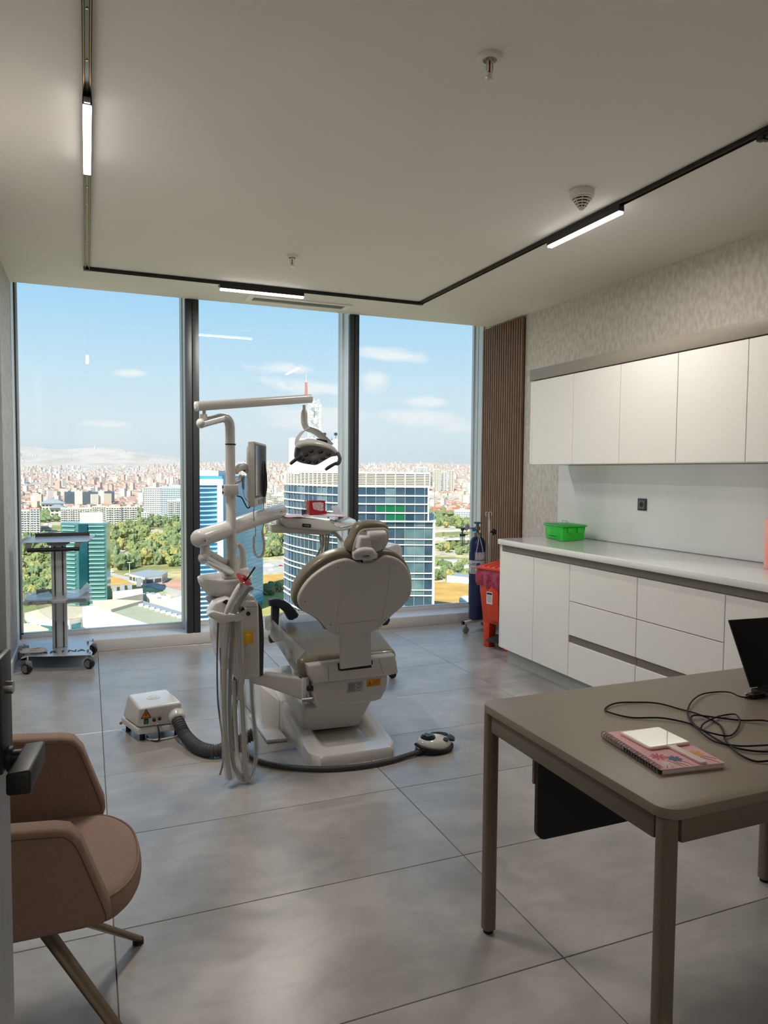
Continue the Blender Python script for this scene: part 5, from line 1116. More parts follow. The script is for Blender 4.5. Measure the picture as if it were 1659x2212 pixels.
wn_ = [PY(u, v, 4.139) for u, v in ((675, 1086), (684, 1085), (693, 1084.5), (699, 1087), (698.5, 1096), (699, 1103), (692, 1104), (685, 1102), (677, 1100), (675.5, 1093)) ]
ob('window_print', B().prism(wn_, (0, -.0012, 0)), M('white_print_rough', '#cfc6c6', .8, col2='#a88f92', scale=90), t)
ob('cotton_fill', B().box((bx0.x+.006, 4.15, zi+.004), (bx1.x-.006, 4.205, bz-.008), .006), M('cotton', '#e9e6e2', .9), t)
b0_ = PY(660, 1113, 4.12)
t = thing('glass_bottle', (b0_.x, 4.13, zi), 'small clear dropper bottle with dark contents beside the red box', 'bottle')
ob('glass', B().lathe([(.001, 0), (.0125, 0), (.0135, .003), (.0135, .048), (.008, .058), (.0055, .062), (.0055, .072)], (b0_.x, 4.13, zi), seg=24, caps=False), glass_mat('bottle_glass', '#eef2f3', .2), t, 60)
ob('contents', B().cyl((b0_.x, 4.13, zi+.002), (b0_.x, 4.13, zi+.03), .0118, seg=20), M('dark_liquid', '#1f2a3c', .2), t)
ob('cap', B().cyl((b0_.x, 4.13, zi+.066), (b0_.x, 4.13, zi+.074), .0085, seg=18).cyl((b0_.x, 4.13, zi+.074), (b0_.x, 4.13, zi+.092), .0045, .003, seg=14), m_silver, t)
b1_ = PY(655, 1114, 4.08)
t = thing('dark_vial', (b1_.x, 4.09, zi), 'tiny dark vial left of the clear bottle on the instrument table', 'bottle')
ob('vial', B().cyl((b1_.x, 4.09, zi), (b1_.x, 4.09, zi+.03), .0055, seg=14, bev=.001), M('vial_dark', '#3a3c48', .25), t)
ob('stopper', B().cyl((b1_.x, 4.09, zi+.03), (b1_.x, 4.09, zi+.036), .004, seg=12), m_grey, t)
b2_ = PY(704, 1112, 4.12)
t = thing('keyring_bead', (b2_.x, 4.12, zi), 'small dark red tangle beside the red box', 'trinket')
ob('bead', B().ball((b2_.x, 4.12, zi+.012), (.007, .006, .011), 12, 8), mr_, t)
ob('string', B().tube([(b2_.x, 4.12, zi+.02), (b2_.x+.012, 4.115, zi+.022), (b2_.x+.016, 4.11, zi+.008)], .0015, 6, smooth=4), m_black, t)
q = B().hexa([PY(724, 1117, 4.2), PY(737, 1117, 4.2), PY(746, 1117, 4.28), PY(733, 1117, 4.28), PY(714.5, 1094, 4.2), PY(727, 1091, 4.2), PY(733, 1092, 4.28), PY(720, 1094, 4.28)], .002, 2)
tv = ob('film_viewer', q, M('pale_blue_white', '#c9d3e2', .3, var=.02)); tag(tv, 'leaning pale blue-white panel at the right end of the instrument table', 'panel')

# ------------------------------------------------------------------ monitor on the post
mo = thing('dental_monitor', PY(555, 1030, 3.8), 'grey-white monitor seen edge on beside the lamp post', 'monitor')
th_ = R(21.5); dm = Vector((math.sin(th_), math.cos(th_), 0)); nm_ = Vector((math.cos(th_), -math.sin(th_), 0)); Zv = Vector((0, 0, 1))
o_m = PY(550, 1095, 3.66); zt0 = PY(550, 953, 3.66).z; mh = zt0-o_m.z; mw = .40
def MB_(a, h, d): return o_m+dm*a*mw+Zv*h*mh+nm_*d
def mbox(a0, a1, h0, h1, d0_, d1_, bev=.003, seg=2): return B().hexa([MB_(a0, h0, d0_), MB_(a1, h0, d0_), MB_(a1, h0, d1_), MB_(a0, h0, d1_), MB_(a0, h1, d0_), MB_(a1, h1, d0_), MB_(a1, h1, d1_), MB_(a0, h1, d1_)], bev, seg)
ob('frame', mbox(0, 1, 0, 1, -.034, 0, .006, 3), m_wp2, mo, 50)
ob('rear_cover', B().loft([[MB_(a, h, d) for a, h in ((.04+k, .06+k), (.96-k, .06+k), (.96-k, .94-k), (.04+k, .94-k))] for d, k in ((-.033, 0), (-.045, .03), (-.05, .1))]), m_wp2, mo, 50)
ob('bezel', mbox(.03, .97, .13, .965, .0002, .0016, .0005, 1), m_black, mo)
ob('screen', mbox(.055, .945, .165, .94, .0018, .0026, .0003, 1), M('glossy_screen', '#8d8f96', .06, .75, var=.01), mo)
ob('button_strip', mbox(.3, .9, .03, .10, .0002, .002, .0005, 1), M('strip_dark', '#4a4b50', .35), mo)
ob('mount_bracket', B().tube([PY(510, 1020, 3.64), PY(516, 1011, 3.66), PY(526, 1009, 3.68), PY(536, 1016, 3.70), PY(542, 1026, 3.72)], [.016, .02, .021, .02, .017], 14, smooth=4, sy=.7), m_wp, mo, 60)
ob('mount_arm', B().tube([PY(505, 1042, 3.64), PY(517, 1037, 3.66), PY(521, 1028, 3.67)], [.014, .013, .011], 12, smooth=4), m_wp, mo, 60)
ob('clamp', B().prism([PY(u, v, 3.585) for u, v in ((484, 1048), (515, 1047), (516, 1069), (485, 1071))], (0, .07, 0), .005, 2), m_wp2, mo, 50)
ob('clamp_screw', B().cyl(PY(484, 1052, 3.61), PY(480, 1052, 3.61), .006, seg=10).cyl(PY(484, 1064, 3.61), PY(480, 1064, 3.61), .006, seg=10), m_black, mo)
ob('signal_cable', B().tube([PY(512, 1071, 3.62), PY(522, 1075, 3.63), PY(529, 1088, 3.64), PY(535, 1097, 3.66), PY(541, 1094, 3.68), PY(543, 1085, 3.70)], .0034, 8, smooth=6), m_black, mo, 60)
ob('white_cable', B().tube([PY(527, 1026, 3.66), PY(526, 1045, 3.65), PY(526, 1065, 3.65), PY(532, 1080, 3.65), PY(541, 1085, 3.67)], .0022, 6, smooth=6), m_hose, mo, 60)
ob('power_plug', B().tube([PY(527, 1030, 3.655), PY(525, 1040, 3.65), PY(525, 1052, 3.65), PY(526, 1058, 3.65)], [.005, .0065, .007, .003], 10), m_grey, mo, 60)
ob('mount_knob', B().ball(PY(528, 1017, 3.645), .0055, 10, 8), m_gap, mo)
# intraoral camera with coiled cord
t = thing('intraoral_camera', PY(573, 1040, 3.9), 'dark grey intraoral camera with coiled white cord beside the monitor', 'camera')
ob('handpiece', B().tube([PY(571.5, 996, 3.92), PY(572.5, 1010, 3.92), PY(573.5, 1030, 3.92), PY(573.5, 1050, 3.92), PY(571.5, 1068, 3.92), PY(570, 1074, 3.92)], [.002, .007, .0095, .0105, .010, .006], 16, smooth=4), M('dark_grey_gloss', '#4b4c55', .3), t, 60)
ob('straight_cord', B().tube([PY(571, 1074, 3.92), PY(569.5, 1100, 3.9), PY(570, 1130, 3.86), PY(566, 1148, 3.84)], .0026, 8, smooth=6), m_hose, t, 60)
ob('straight_cord', B().tube([PY(549, 1094, 3.70), PY(548, 1115, 3.74), PY(552, 1140, 3.8), PY(552, 1158, 3.84)], .0026, 8, smooth=6), m_hose, t, 60)
cpth = catmull([PY(566, 1148, 3.84), PY(569, 1165, 3.84), PY(570.5, 1182, 3.84), PY(567, 1198, 3.84), PY(559, 1203, 3.84), PY(551, 1196, 3.84), PY(548, 1180, 3.84), PY(548.5, 1158, 3.84)], 40)
fr__ = frames(cpth); coil = []
Dl = 0
for i in range(len(cpth)):
    if i: Dl += (cpth[i]-cpth[i-1]).length
    for s_ in range(2):
        a = (Dl/.0052)*2*math.pi; coil.append(cpth[i]+(fr__[i][1]*math.cos(a)+fr__[i][2]*math.sin(a))*.0062); break
ob('coiled_cord', B().tube(coil, .0022, 6), M('cord_white', '#d3d1cd', .45), t, 60)

# ------------------------------------------------------------------ suction motor box on the floor
t = thing('suction_motor', (.32, 4.2, 0), 'white suction motor box on the floor with warning triangle and ribbed hose', 'suction motor')
fl, fr0 = PZ(297, 1588, .04), PZ(398, 1576, .04); dpt = PZ(262, 1562, .04)-fl
T = [PZ(301, 1531, .2), PZ(393, 1516, .2), PZ(362, 1487, .2), PZ(276, 1500, .2)]
fl.z = .04; br, bl_ = fr0+dpt, fl+dpt
Bt = [fl, fr0, br, bl_]
mid = [p+Vector((0, 0, .035)) for p in Bt]
cB = sum(Bt, Vector())/4
mid_in = [p+Vector((0, 0, .12))+(cB-p).normalized()*.006 for p in Bt]
ob('lower_case', B().hexa(Bt+mid, .006, 3), m_wp, t, 50)
ob('upper_case', B().hexa([p+(cB-p).normalized()*.006+Vector((0, 0, .036)) for p in Bt]+T, .016, 4), m_wp, t, 50)
ct = (T[0]+T[1]+T[2]+T[3])/4
ob('top_boss', B().lathe([(.001, 0), (.035, 0), (.035, .003), (.03, .005), (.026, .003), (.018, .003), (.017, .006), (.001, .006)], ct+Vector((-.005, .01, -.0005)), seg=32), m_wp, t, 50)
ft0, ft1 = T[0], T[1]; fu = (fr0-fl); fu.z = 0; fwid = fu.length; fu = fu.normalized()
fb0 = fl+(cB-fl).normalized()*.006+Vector((0, 0, .036)); 
def FR(a, h, o=.0): # front face of the upper case
    p = (fb0.lerp(fr0+(cB-fr0).normalized()*.006+Vector((0, 0, .036)), a)).lerp(T[0].lerp(T[1], a), h)
    return p+fn_*o
fn_ = -((fr0-fl).cross(T[0]-fb0)).normalized(); fn_ = fn_ if fn_.y < 0 else -fn_
tri = lambda s_, o: B().prism([FR(.16-.12*s_, .66-.20*s_, o), FR(.16+.12*s_, .66-.20*s_, o), FR(.16, .66+.28*s_, o)], fn_*.0008)
wt_ = ob('warning_triangle', tri(1.0, .0005), m_gap, t, 0, label='orange warning triangle with lightning bolt')
ob('triangle_fill', tri(.78, .0014), M('orange_sign', '#cf7a28', .5), wt_, 0)
ob('lightning_bolt', B().prism([FR(.165, .80, .0023), FR(.14, .66, .0023), FR(.158, .67, .0023), FR(.152, .54, .0023), FR(.182, .70, .0023), FR(.163, .69, .0023), FR(.178, .79, .0023)], fn_*.0005), m_gap, wt_, 0)
ob('power_switch', B().hexa([FR(.12, .17, .0003), FR(.22, .17, .0003), FR(.22, .42, .0003), FR(.12, .42, .0003), FR(.12, .17, .003), FR(.22, .17, .003), FR(.22, .42, .003), FR(.12, .42, .003)], .0006, 1), m_gap, t)
ob('green_rocker', B().hexa([FR(.137, .2, .003), FR(.203, .2, .003), FR(.203, .39, .003), FR(.137, .39, .003), FR(.137, .2, .0055), FR(.203, .2, .004), FR(.203, .39, .0065), FR(.137, .39, .0065)]), M('green_rocker', '#0b7a48', .3), t)
for a, h in ((.345, .34), (.47, .37)): ob('fuse_cap', B().cyl(FR(a, h, .0), FR(a, h, .009), .009, seg=18, bev=.002), m_gap, t)
ob('cable_grommet', B().cyl(FR(.42, .14, 0), FR(.42, .14, .012), .007, seg=14), m_wp, t)
cg = FR(.42, .13, .012)
ob('mains_lead', B().tube([cg, cg+Vector((.004, -.02, -.02)), cg+Vector((.006, -.025, -.05)), Vector((cg.x+.0, cg.y-.02, .006)), Vector((cg.x-.035, cg.y+.01, .006)), Vector((cg.x-.05, cg.y+.08, .006))], .0042, 8, smooth=6), m_black, t, 60)
g0 = Vector((cg.x-.05, cg.y+.03, .007)); ob('grey_lead', B().tube([g0, g0+Vector((.03, -.03, 0)), g0+Vector((.1, -.03, 0)), g0+Vector((.17, 0, 0)), g0+Vector((.2, .06, 0))], .0055, 8, smooth=6), M('light_grey_cable', '#c9c6c0', .5), t, 60)
for p in (fl, fr0, br, bl_):
    p_ = p+(cB-p).normalized()*.045; ob('rubber_foot', B().cyl((p_.x, p_.y, 0), (p_.x, p_.y, .041), .014, seg=16), m_rubber, t)
hs0 = FR(.86, .36, .005)
ob('hose_socket', B().tube([hs0-fn_*.02, hs0+fn_*.012, hs0+fn_*.022], [.046, .043, .037], 26), m_wp, t, 60)
corr('ribbed_hose', [hs0+fn_*.0, hs0+fn_*.03+Vector((.006, 0, -.005)), PZ(400, 1588, .05), PZ(425, 1612, .036), PZ(455, 1622, .035), PZ(483, 1618, .037), PZ(520, 1600, .05), PZ(548, 1585, .08)], .034, m_corr, t, period=.0145, amp=.2, seg=24)
bp_ = bl_+Vector((-.004, -.06, .02)); ob('side_clip', B().ball(bp_, (.008, .012, .008), 10, 6), M('olive_clip', '#6d6446', .5), t)

# ------------------------------------------------------------------ foot control and its cable
FC = Vector((1.665, 3.35, 0)); t = thing('foot_control', FC, 'black and white dental foot control on the floor', 'foot pedal')
fa = R(12); fx = Vector((math.cos(fa), math.sin(fa), 0)); fy = Vector((-math.sin(fa), math.cos(fa), 0))
def FQ(a, b, z): return FC+fx*a+fy*b+Vector((0, 0, z))
def egg(sx0, sx1, sy_, z, n=36, off=0.0): return [FQ(off+(sx1 if math.cos(t_) > 0 else sx0)*math.cos(t_), sy_*math.sin(t_), z) for t_ in [2*math.pi*k/n for k in range(n)]]
ob('base_skirt', B().loft([egg(.108, .108, .075, 0), egg(.112, .112, .079, .006), egg(.11, .11, .077, .022), egg(.1, .1, .07, .026)]), m_black, t, 50)
ob('housing', B().loft([egg(.104, .1, .072, .018), egg(.106, .098, .07, .035), egg(.1, .085, .064, .055, off=-.004), egg(.085, .06, .05, .068, off=-.012), egg(.055, .035, .03, .074, off=-.018)]), m_wp, t, 60)
kc = FQ(-.042, .0, .07)
ob('joystick_disc', B().cyl(kc, kc+Vector((0, 0, .012)), .04, .036, seg=28), m_black, t, 40)
q = B()
for k in range(5): q.ball(kc+Vector((math.cos(R(72*k+20))*.018, math.sin(R(72*k+20))*.018, .016)), (.012, .012, .006), 12, 6)
ob('joystick_star', q.ball(kc+Vector((0, 0, .017)), (.012, .012, .008), 12, 6), M('smoky_teal', '#44606a', .15, var=.1, coat=.5), t, 60)
ob('side_button', B().cyl(FQ(.035, -.042, .055), FQ(.035, -.043, .066), .0205, .019, seg=24, bev=.002), m_dark, t)
for s_, (a0, a1) in enumerate(((-48, 8), (14, 72))):
    w_ = [FQ(.012, .004+.01*s_, 0)]+[FQ(.012+.112*math.cos(R(a0+(a1-a0)*k/8)), .004+.01*s_+.082*math.sin(R(a0+(a1-a0)*k/8)), 0) for k in range(9)]
    pd = ob('pedal_wing', B().prism([p+Vector((0, 0, .052-(.10*((p-FC).length)))) for p in w_], (0, 0, .012), .003, 2), m_dark, t, 40)
    for r_ in (.07, .085, .1): ob('grip_rib', B().tube([FQ(.012+r_*math.cos(R(a0+(a1-a0)*k/6)), .004+.01*s_+r_*.74*math.sin(R(a0+(a1-a0)*k/6)), .0665-.10*r_) for k in range(7)], .0014, 5), m_black, pd)
ob('side_band', B().tube([FQ(-.108, .02, .045), FQ(-.105, -.03, .042), FQ(-.07, -.062, .032), FQ(-.02, -.077, .022), FQ(.03, -.077, .018), FQ(.06, -.066, .022), FQ(.078, -.055, .03)], [.008, .009, .009, .009, .009, .010, .006], 12, smooth=6), m_black, t, 60)
ob('control_cable', B().tube([FQ(-.1, -.02, .018), PZ(880, 1632, .015), PZ(840, 1644, .015), PZ(780, 1655, .015), PZ(700, 1661, .015), PZ(630, 1658, .015), PZ(580, 1650, .015), PZ(550, 1640, .016), PZ(532, 1628, .03), PY(518, 1614, 3.52)], .0132, 14, smooth=8), M('dark_grey_tube', '#3b3b3a', .5, var=.05), t, 60)

# ------------------------------------------------------------------ trolley by the left wall
ct_ = thing('equipment_cart', (-.2, 5.86, 0), 'silver equipment cart with two shelves lettered CARINA by the window', 'cart')
m_cart = M('cart_silver', '#b9bfc6', .3, .45, var=.03, scale=4)
pz_ = .105
bo_ = [(44, 1424), (60, 1419), (110, 1418.5), (160, 1417), (198, 1416), (200, 1410), (193, 1403), (194, 1396), (203, 1388), (175, 1384), (110, 1386), (62, 1392), (63, 1402), (58, 1412)]
ob('base_plate', B().prism([PZ(u, v, pz_) for u, v in bo_], (0, 0, .005), .001, 1), m_cart, ct_, 40)
L0, L1 = PZ(74, 1411, .112), PZ(176, 1404.5, .112)
ri = (L1-L0).normalized(); upv = Vector((0, 0, 1)).cross(ri)
def letters(txt, c, width, right, up_v, cap, parent, mt, sy=1.0):
    n = len(txt); k0 = LOC[parent.name]
    for i, c_ in enumerate(txt):
        p = c+right*(width*(i/(n-1)-.5)); bb = text_mesh(c_, cap, p, right, up_v, .0008, True)
        ob('letter', bb, mt, parent, 0, label='letter '+c_)
letters('CARINA', (L0+L1)/2, (L1-L0).length, ri, upv, .085, ct_, m_gap)
cx_ = PY(130, 1390, 5.95)
ob('column', B().box((cx_.x-.052, 5.93, .11), (cx_.x+.052, 6.0, .90), .004), m_alu, ct_)
for s_ in (-.027, .027): ob('groove', B().box((cx_.x+s_-.005, 5.927, .112), (cx_.x+s_+.005, 5.9305, .88)), m_dark, ct_)
def shelf(pts, z, thk, name='shelf'): return ob(name, B().prism([PZ(u, v, z) for u, v in pts], (0, 0, thk), .002, 2), m_cart, ct_, 40)
ob('top_shelf', B().hexa([(-.445, 5.72, .925), (.0, 5.72, .925), (.04, 6.02, .94), (-.40, 6.02, .94), (-.445, 5.72, .93), (.0, 5.72, .93), (.04, 6.02, .945), (-.40, 6.02, .945)], .001, 1), m_cart, ct_)
for s_, x in enumerate((-.445, .0)):
    ob('side_lip', B().hexa([(x, 5.72, .925), (x+.005, 5.72, .925), (x+.05, 6.02, .94), (x+.045, 6.02, .94), (x-.006+.02*s_, 5.72, .945), (x+.0+.02*s_, 5.72, .945), (x+.045+.02*s_, 6.02, .965), (x+.04+.02*s_, 6.02, .965)]), m_cart, ct_)
ob('rear_lip', B().box((-.37, 6.018, .94), (.01, 6.023, .972), .001), m_dark, ct_)
ob('shelf_bracket', B().prism([Vector((x, 5.90, z)) for x, z in ((cx_.x-.17, .923), (cx_.x+.15, .923), (cx_.x+.09, .912), (cx_.x+.06, .89), (cx_.x-.06, .89), (cx_.x-.09, .912))], (0, .09, 0)), m_grey, ct_)
for x0_, x1_ in ((-.41, -.37), (-.085, -.045)): ob('handle_bracket', B().hexa([(x0_-.02, 5.73, .865), (x1_-.015, 5.73, .865), (x1_-.015, 5.75, .865), (x0_-.02, 5.75, .865), (x0_, 5.73, .925), (x1_, 5.73, .925), (x1_, 5.75, .925), (x0_, 5.75, .925)], .003), m_grey, ct_)
ob('black_handle', B().cyl((-.405, 5.735, .873), (-.06, 5.735, .873), .015, seg=16), m_black, ct_)
ob('middle_shelf', B().box((-.435, 5.70, .495), (.0, 6.03, .505), .003, 2), m_cart, ct_)
fc = ob('shelf_front', B().box((-.435, 5.693, .487), (.0, 5.70, .512), .003, 2), m_cart, ct_)
ob('front_badge', B().prism([Vector((x, 5.687, z)) for x, z in ((-.405, .488), (-.24, .488), (-.255, .508), (-.265, .513), (-.39, .513), (-.4, .508))], (0, -.003, 0)), m_grey, fc)
ob('front_badge', B().prism([Vector((x, 5.687, z)) for x, z in ((-.155, .49), (-.02, .49), (-.02, .508), (-.03, .514), (-.14, .514), (-.15, .508))], (0, -.003, 0)), m_grey, fc)
ob('badge_lettering', text_mesh('CARINA', .026, (-.325, 5.6825, .5), (1, 0, 0), (0, 0, 1), .001, True), M('badge_pale', '#c7c9cc', .4), fc, 0)
ob('shelf_rear_lip', B().box((-.37, 6.024, .505), (-.16, 6.03, .545), .002).box((-.07, 6.024, .505), (.0, 6.03, .545), .002), m_grey, ct_)
rg = []
for i in range(15):
    f_ = i/14; x = -.44+.46*f_; w_ = .008*math.sin(i*2.3); e_ = .02*math.exp(-((f_-.93)/.08)**2)*2.2
    rg.append([Vector((x, 5.70+w_*.3, .482-w_)), Vector((x, 5.70, .52+w_*.5+e_)), Vector((x, 5.85, .53+w_+e_)), Vector((x, 6.035, .53-w_+e_)), Vector((x, 6.035, .485))])
wr = ob('plastic_wrap', B().loft(rg, False), m_film, ct_, 60)
rg = []
for i in range(13):
    f_ = i/12; x = -.36+.36*f_; z = .48-.13*math.sin(math.pi*f_)**.7; rg.append([Vector((x, 5.70, .485)), Vector((x+.004, 5.71+.006*math.sin(i*2.), z+.03)), Vector((x, 5.705, z))])
ob('hanging_wrap', B().loft(rg, False, False), glass_mat('sheer_film', '#fafbfb', .12, rough=.15, op=.03, opcol='#e8ecef'), ct_, 60)
for (u, v, y) in ((59, 1443, 5.66), (194, 1437, 5.66), (200, 1402, 6.09), (52, 1408, 6.09)):
    w0 = PY(u, v, y); w0.z = .038
    c_ = ob('caster', B().cyl(w0+Vector((-.012, -.014, 0)), w0+Vector((.006, .014, 0)), .0375, seg=28, bev=.005), m_black, ct_, 40)
    ob('wheel_disc', B().cyl(w0+Vector((-.013, -.0165, 0)), w0+Vector((-.012, -.0135, 0)), .026, seg=24), M('caster_face', '#6b6c70', .45), c_)
    ob('fork', B().hexa([w0+Vector((-.005, -.02, .018)), w0+Vector((.035, -.016, .005)), w0+Vector((.035, .016, .005)), w0+Vector((-.005, .02, .018)), w0+Vector((-.012, -.018, .06)), w0+Vector((.028, -.016, .05)), w0+Vector((.028, .016, .05)), w0+Vector((-.012, .018, .06))], .005, 2), m_grey, c_)
    ob('stem_nut', B().cyl(w0+Vector((.004, 0, .05)), w0+Vector((.004, 0, .085)), .006, seg=12), m_silver, c_)
for u, v in ((55, 1414), (190, 1408), (190, 1390)):
    p = PZ(u, v, .11); ob('bolt', B().cyl(p, p+Vector((0, 0, .018)), .008, seg=12, bev=.002), m_grey, ct_)
# white lead coiled on the plate
cc_ = PZ(78, 1397, .12); pts = []
for i in range(64):
    a = 2*math.pi*i/16; pts.append(Vector((cc_.x-.01+(.09-.008*(i//16))*math.cos(a)+.006*math.sin(i), 5.82+(.05-.006*(i//16))*math.sin(a)*(1+.2*math.cos(a*.5)), .118+.0065*(i/16)+.003*math.sin(i*.8))))
pts = [p+Vector((0, .0, .0)) for p in pts]
tc_ = ob('coiled_lead', B().tube(pts, .0052, 8, smooth=2), M('white_cable', '#dad8d2', .5), None, 60); tag(tc_, 'white power lead coiled on the cart base plate', 'cable')
# ------------------------------------------------------------------ the city far below
GZ = -88.5
def sstep(a, b, x): t = max(0., min(1., (x-a)/(b-a))); return t*t*(3-2*t)
def hgt(x, y):
    r = math.hypot(x, y); az = math.degrees(math.atan2(x, y))
    h = GZ+34*sstep(1700, 3600, r)+92*sstep(3200, 6800, r)
    h += (sstep(4300, 7600, r))*(20*noise.noise(Vector((x/900, y/900, 3)))+10)
    left = 1-sstep(2, 9, az)
    h += sstep(7000, 9800, r)*(60+150*left+55*noise.noise(Vector((x/1500, y/1500, 7)))+30*noise.noise(Vector((x/480, y/480, 1))))
    h -= left*40*sstep(3300, 5500, r)*(1-sstep(7500, 9300, r))
    return h
def ground_px(u, v):
    d = _ray(u, v).normalized(); o = Vector((0, 0, EYE)); t = 60.0
    while t < 14000:
        p = o+d*t
        if p.z < hgt(p.x, p.y): return Vector((p.x, p.y, hgt(p.x, p.y)))
        t *= 1.012
    return None
mg = bpy.data.materials.new('city_ground'); mg.use_nodes = True; MATS['city_ground'] = mg
t_ = NT(mg.node_tree); b_ = t_.n['Principled BSDF']; tc = t_.add('ShaderNodeNewGeometry')
def nzs(sc, det=4): 
    n = t_.add('ShaderNodeTexNoise'); n.inputs['Scale'].default_value = sc; n.inputs['Detail'].default_value = det; t_.link(tc.outputs['Position'], n.inputs['Vector']); return n.outputs['Fac']
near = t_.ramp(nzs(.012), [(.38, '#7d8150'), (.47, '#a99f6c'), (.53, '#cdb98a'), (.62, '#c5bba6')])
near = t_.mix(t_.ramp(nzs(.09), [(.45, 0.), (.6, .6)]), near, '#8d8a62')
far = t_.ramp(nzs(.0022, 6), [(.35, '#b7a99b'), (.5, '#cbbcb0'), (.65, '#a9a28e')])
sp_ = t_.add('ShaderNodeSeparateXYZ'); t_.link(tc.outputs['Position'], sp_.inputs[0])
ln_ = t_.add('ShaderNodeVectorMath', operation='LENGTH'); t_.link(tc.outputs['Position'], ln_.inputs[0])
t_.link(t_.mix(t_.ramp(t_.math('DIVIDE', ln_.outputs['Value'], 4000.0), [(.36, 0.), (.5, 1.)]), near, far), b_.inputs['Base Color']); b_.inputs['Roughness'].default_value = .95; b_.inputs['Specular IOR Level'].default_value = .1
q = B(); AZ = [R(a) for a in np.concatenate([np.arange(-85, -8, 6), np.arange(-8, 36, .5), np.arange(36, 86, 5)])]
RD = [20, 60, 150, 400, 900, 1500]+[1700+140*k for k in range(62)]+[11500, 13500]
vv = [[q.b.verts.new((r*math.sin(a), r*math.cos(a), hgt(r*math.sin(a), r*math.cos(a)))) for a in AZ] for r in RD]
for i in range(len(RD)-1):
    for j in range(len(AZ)-1): q.b.faces.new((vv[i][j], vv[i][j+1], vv[i+1][j+1], vv[i+1][j]))
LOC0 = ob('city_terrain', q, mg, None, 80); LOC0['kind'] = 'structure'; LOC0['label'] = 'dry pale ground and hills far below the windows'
lib = {}
def patch(name, pts, mt, z=.35, parent=LOC0):
    P_ = [PZ(u, v, GZ+z) for u, v in pts]; qq = B().prism([Vector((p.x, p.y, GZ+.02)) for p in P_], (0, 0, z)); return ob(name, qq, mt, parent, 0)
m_dry = M('dry_grass', '#d0ab62', .95, col2='#b98f52', scale=.06, spec=.1); m_soil = M('pink_soil', '#c9a08a', .95, col2='#b98c74', scale=.05, spec=.1)
m_road = M('pale_road', '#b9b3aa', .9, var=.05, scale=.1, spec=.1); m_conc = M('pale_concrete', '#d9d2c4', .85, var=.04, scale=.2); m_green = M('meadow', '#9aa05a', .95, col2='#b9ac66', scale=.05, spec=.1)
patch('field', [(236, 1247), (255, 1246), (306, 1268), (312, 1292), (232, 1292)], m_dry)
patch('field', [(335, 1262), (352, 1252), (408, 1250), (408, 1282)], m_soil)
patch('road', [(232, 1240), (240, 1237), (410, 1281), (410, 1292)], m_road, .5)
patch('field', [(566, 1242), (612, 1240), (612, 1280), (566, 1282)], m_dry)
patch('road', [(566, 1216), (614, 1214), (614, 1236), (566, 1238)], m_road, .5)
patch('field', [(566, 1284), (612, 1282), (618, 1345), (566, 1345)], m_green)
patch('field', [(936, 1260), (1014, 1258), (1016, 1300), (936, 1300)], m_dry)
patch('field', [(936, 1300), (1016, 1300), (1018, 1322), (936, 1322)], M('ochre_soil', '#c08a5e', .95, col2='#c9a766', scale=.07, spec=.1))
patch('road', [(936, 1318), (1018, 1312), (1020, 1322), (936, 1332)], m_road, .5)
patch('road', [(38, 1205), (118, 1209), (118, 1215), (38, 1212)], m_dry, .5)
def poly_building(name, label, px, z0, z1, mt, roofm=None, cat='building', group=None, parapet=0.0):
    P_ = [PZ(u, v, z1) for u, v in px]; c = sum(P_, Vector())/len(P_)
    t = thing(name, (c.x, c.y, z0), label, cat, group)
    ob('walls', B().prism([Vector((p.x, p.y, z0)) for p in P_], (0, 0, z1-z0)), mt, t, 0)
    ob('roof', B().prism([Vector((p.x, p.y, z1)) for p in P_], (0, 0, .35)), roofm or mt, t, 0)
    return t, P_
m_wht = M('white_facade', '#dedbd4', .7, var=.02, scale=.1); m_cream = M('cream_facade', '#e2d6c2', .8, var=.04, scale=.1); m_pinkf = M('rose_facade', '#d2b5a4', .8, var=.05, scale=.1)
m_win = M('far_window', '#56626c', .15, .2, var=.1, scale=.3); m_tglass = M('teal_glass', '#6a9da0', .12, .5, col2='#4b858c', scale=.05)
m_terr = M('terracotta_roof', '#c97f63', .85, col2='#b56a50', scale=.3); m_redr = M('red_roof', '#cf6a4c', .8, var=.06)
m_whr = M('bright_white_roof', '#e8e7e4', .6, var=.01); m_grn = M('green_grey_roof', '#a3a48a', .85, var=.03, scale=.15); m_tan = M('tan_roof', '#d8c7a8', .85, var=.03, scale=.15)
m_blueglass = M('blue_glass', '#6db4dc', .12, .15, col2='#4f9fd0', scale=.03); m_deep = M('deep_blue_glass', '#4a667e', .1, .6, col2='#33506a', scale=.12, bump=.5, bscale=.25); m_deep2 = M('smoky_blue_glass', '#5a7488', .12, .6, col2='#3d566c', scale=.15); m_greenp = M('green_glass', '#1f7a55', .12, .5, var=.1)
m_lead = M('grey_metal_roof', '#a3a7a9', .5, .2, var=.03)
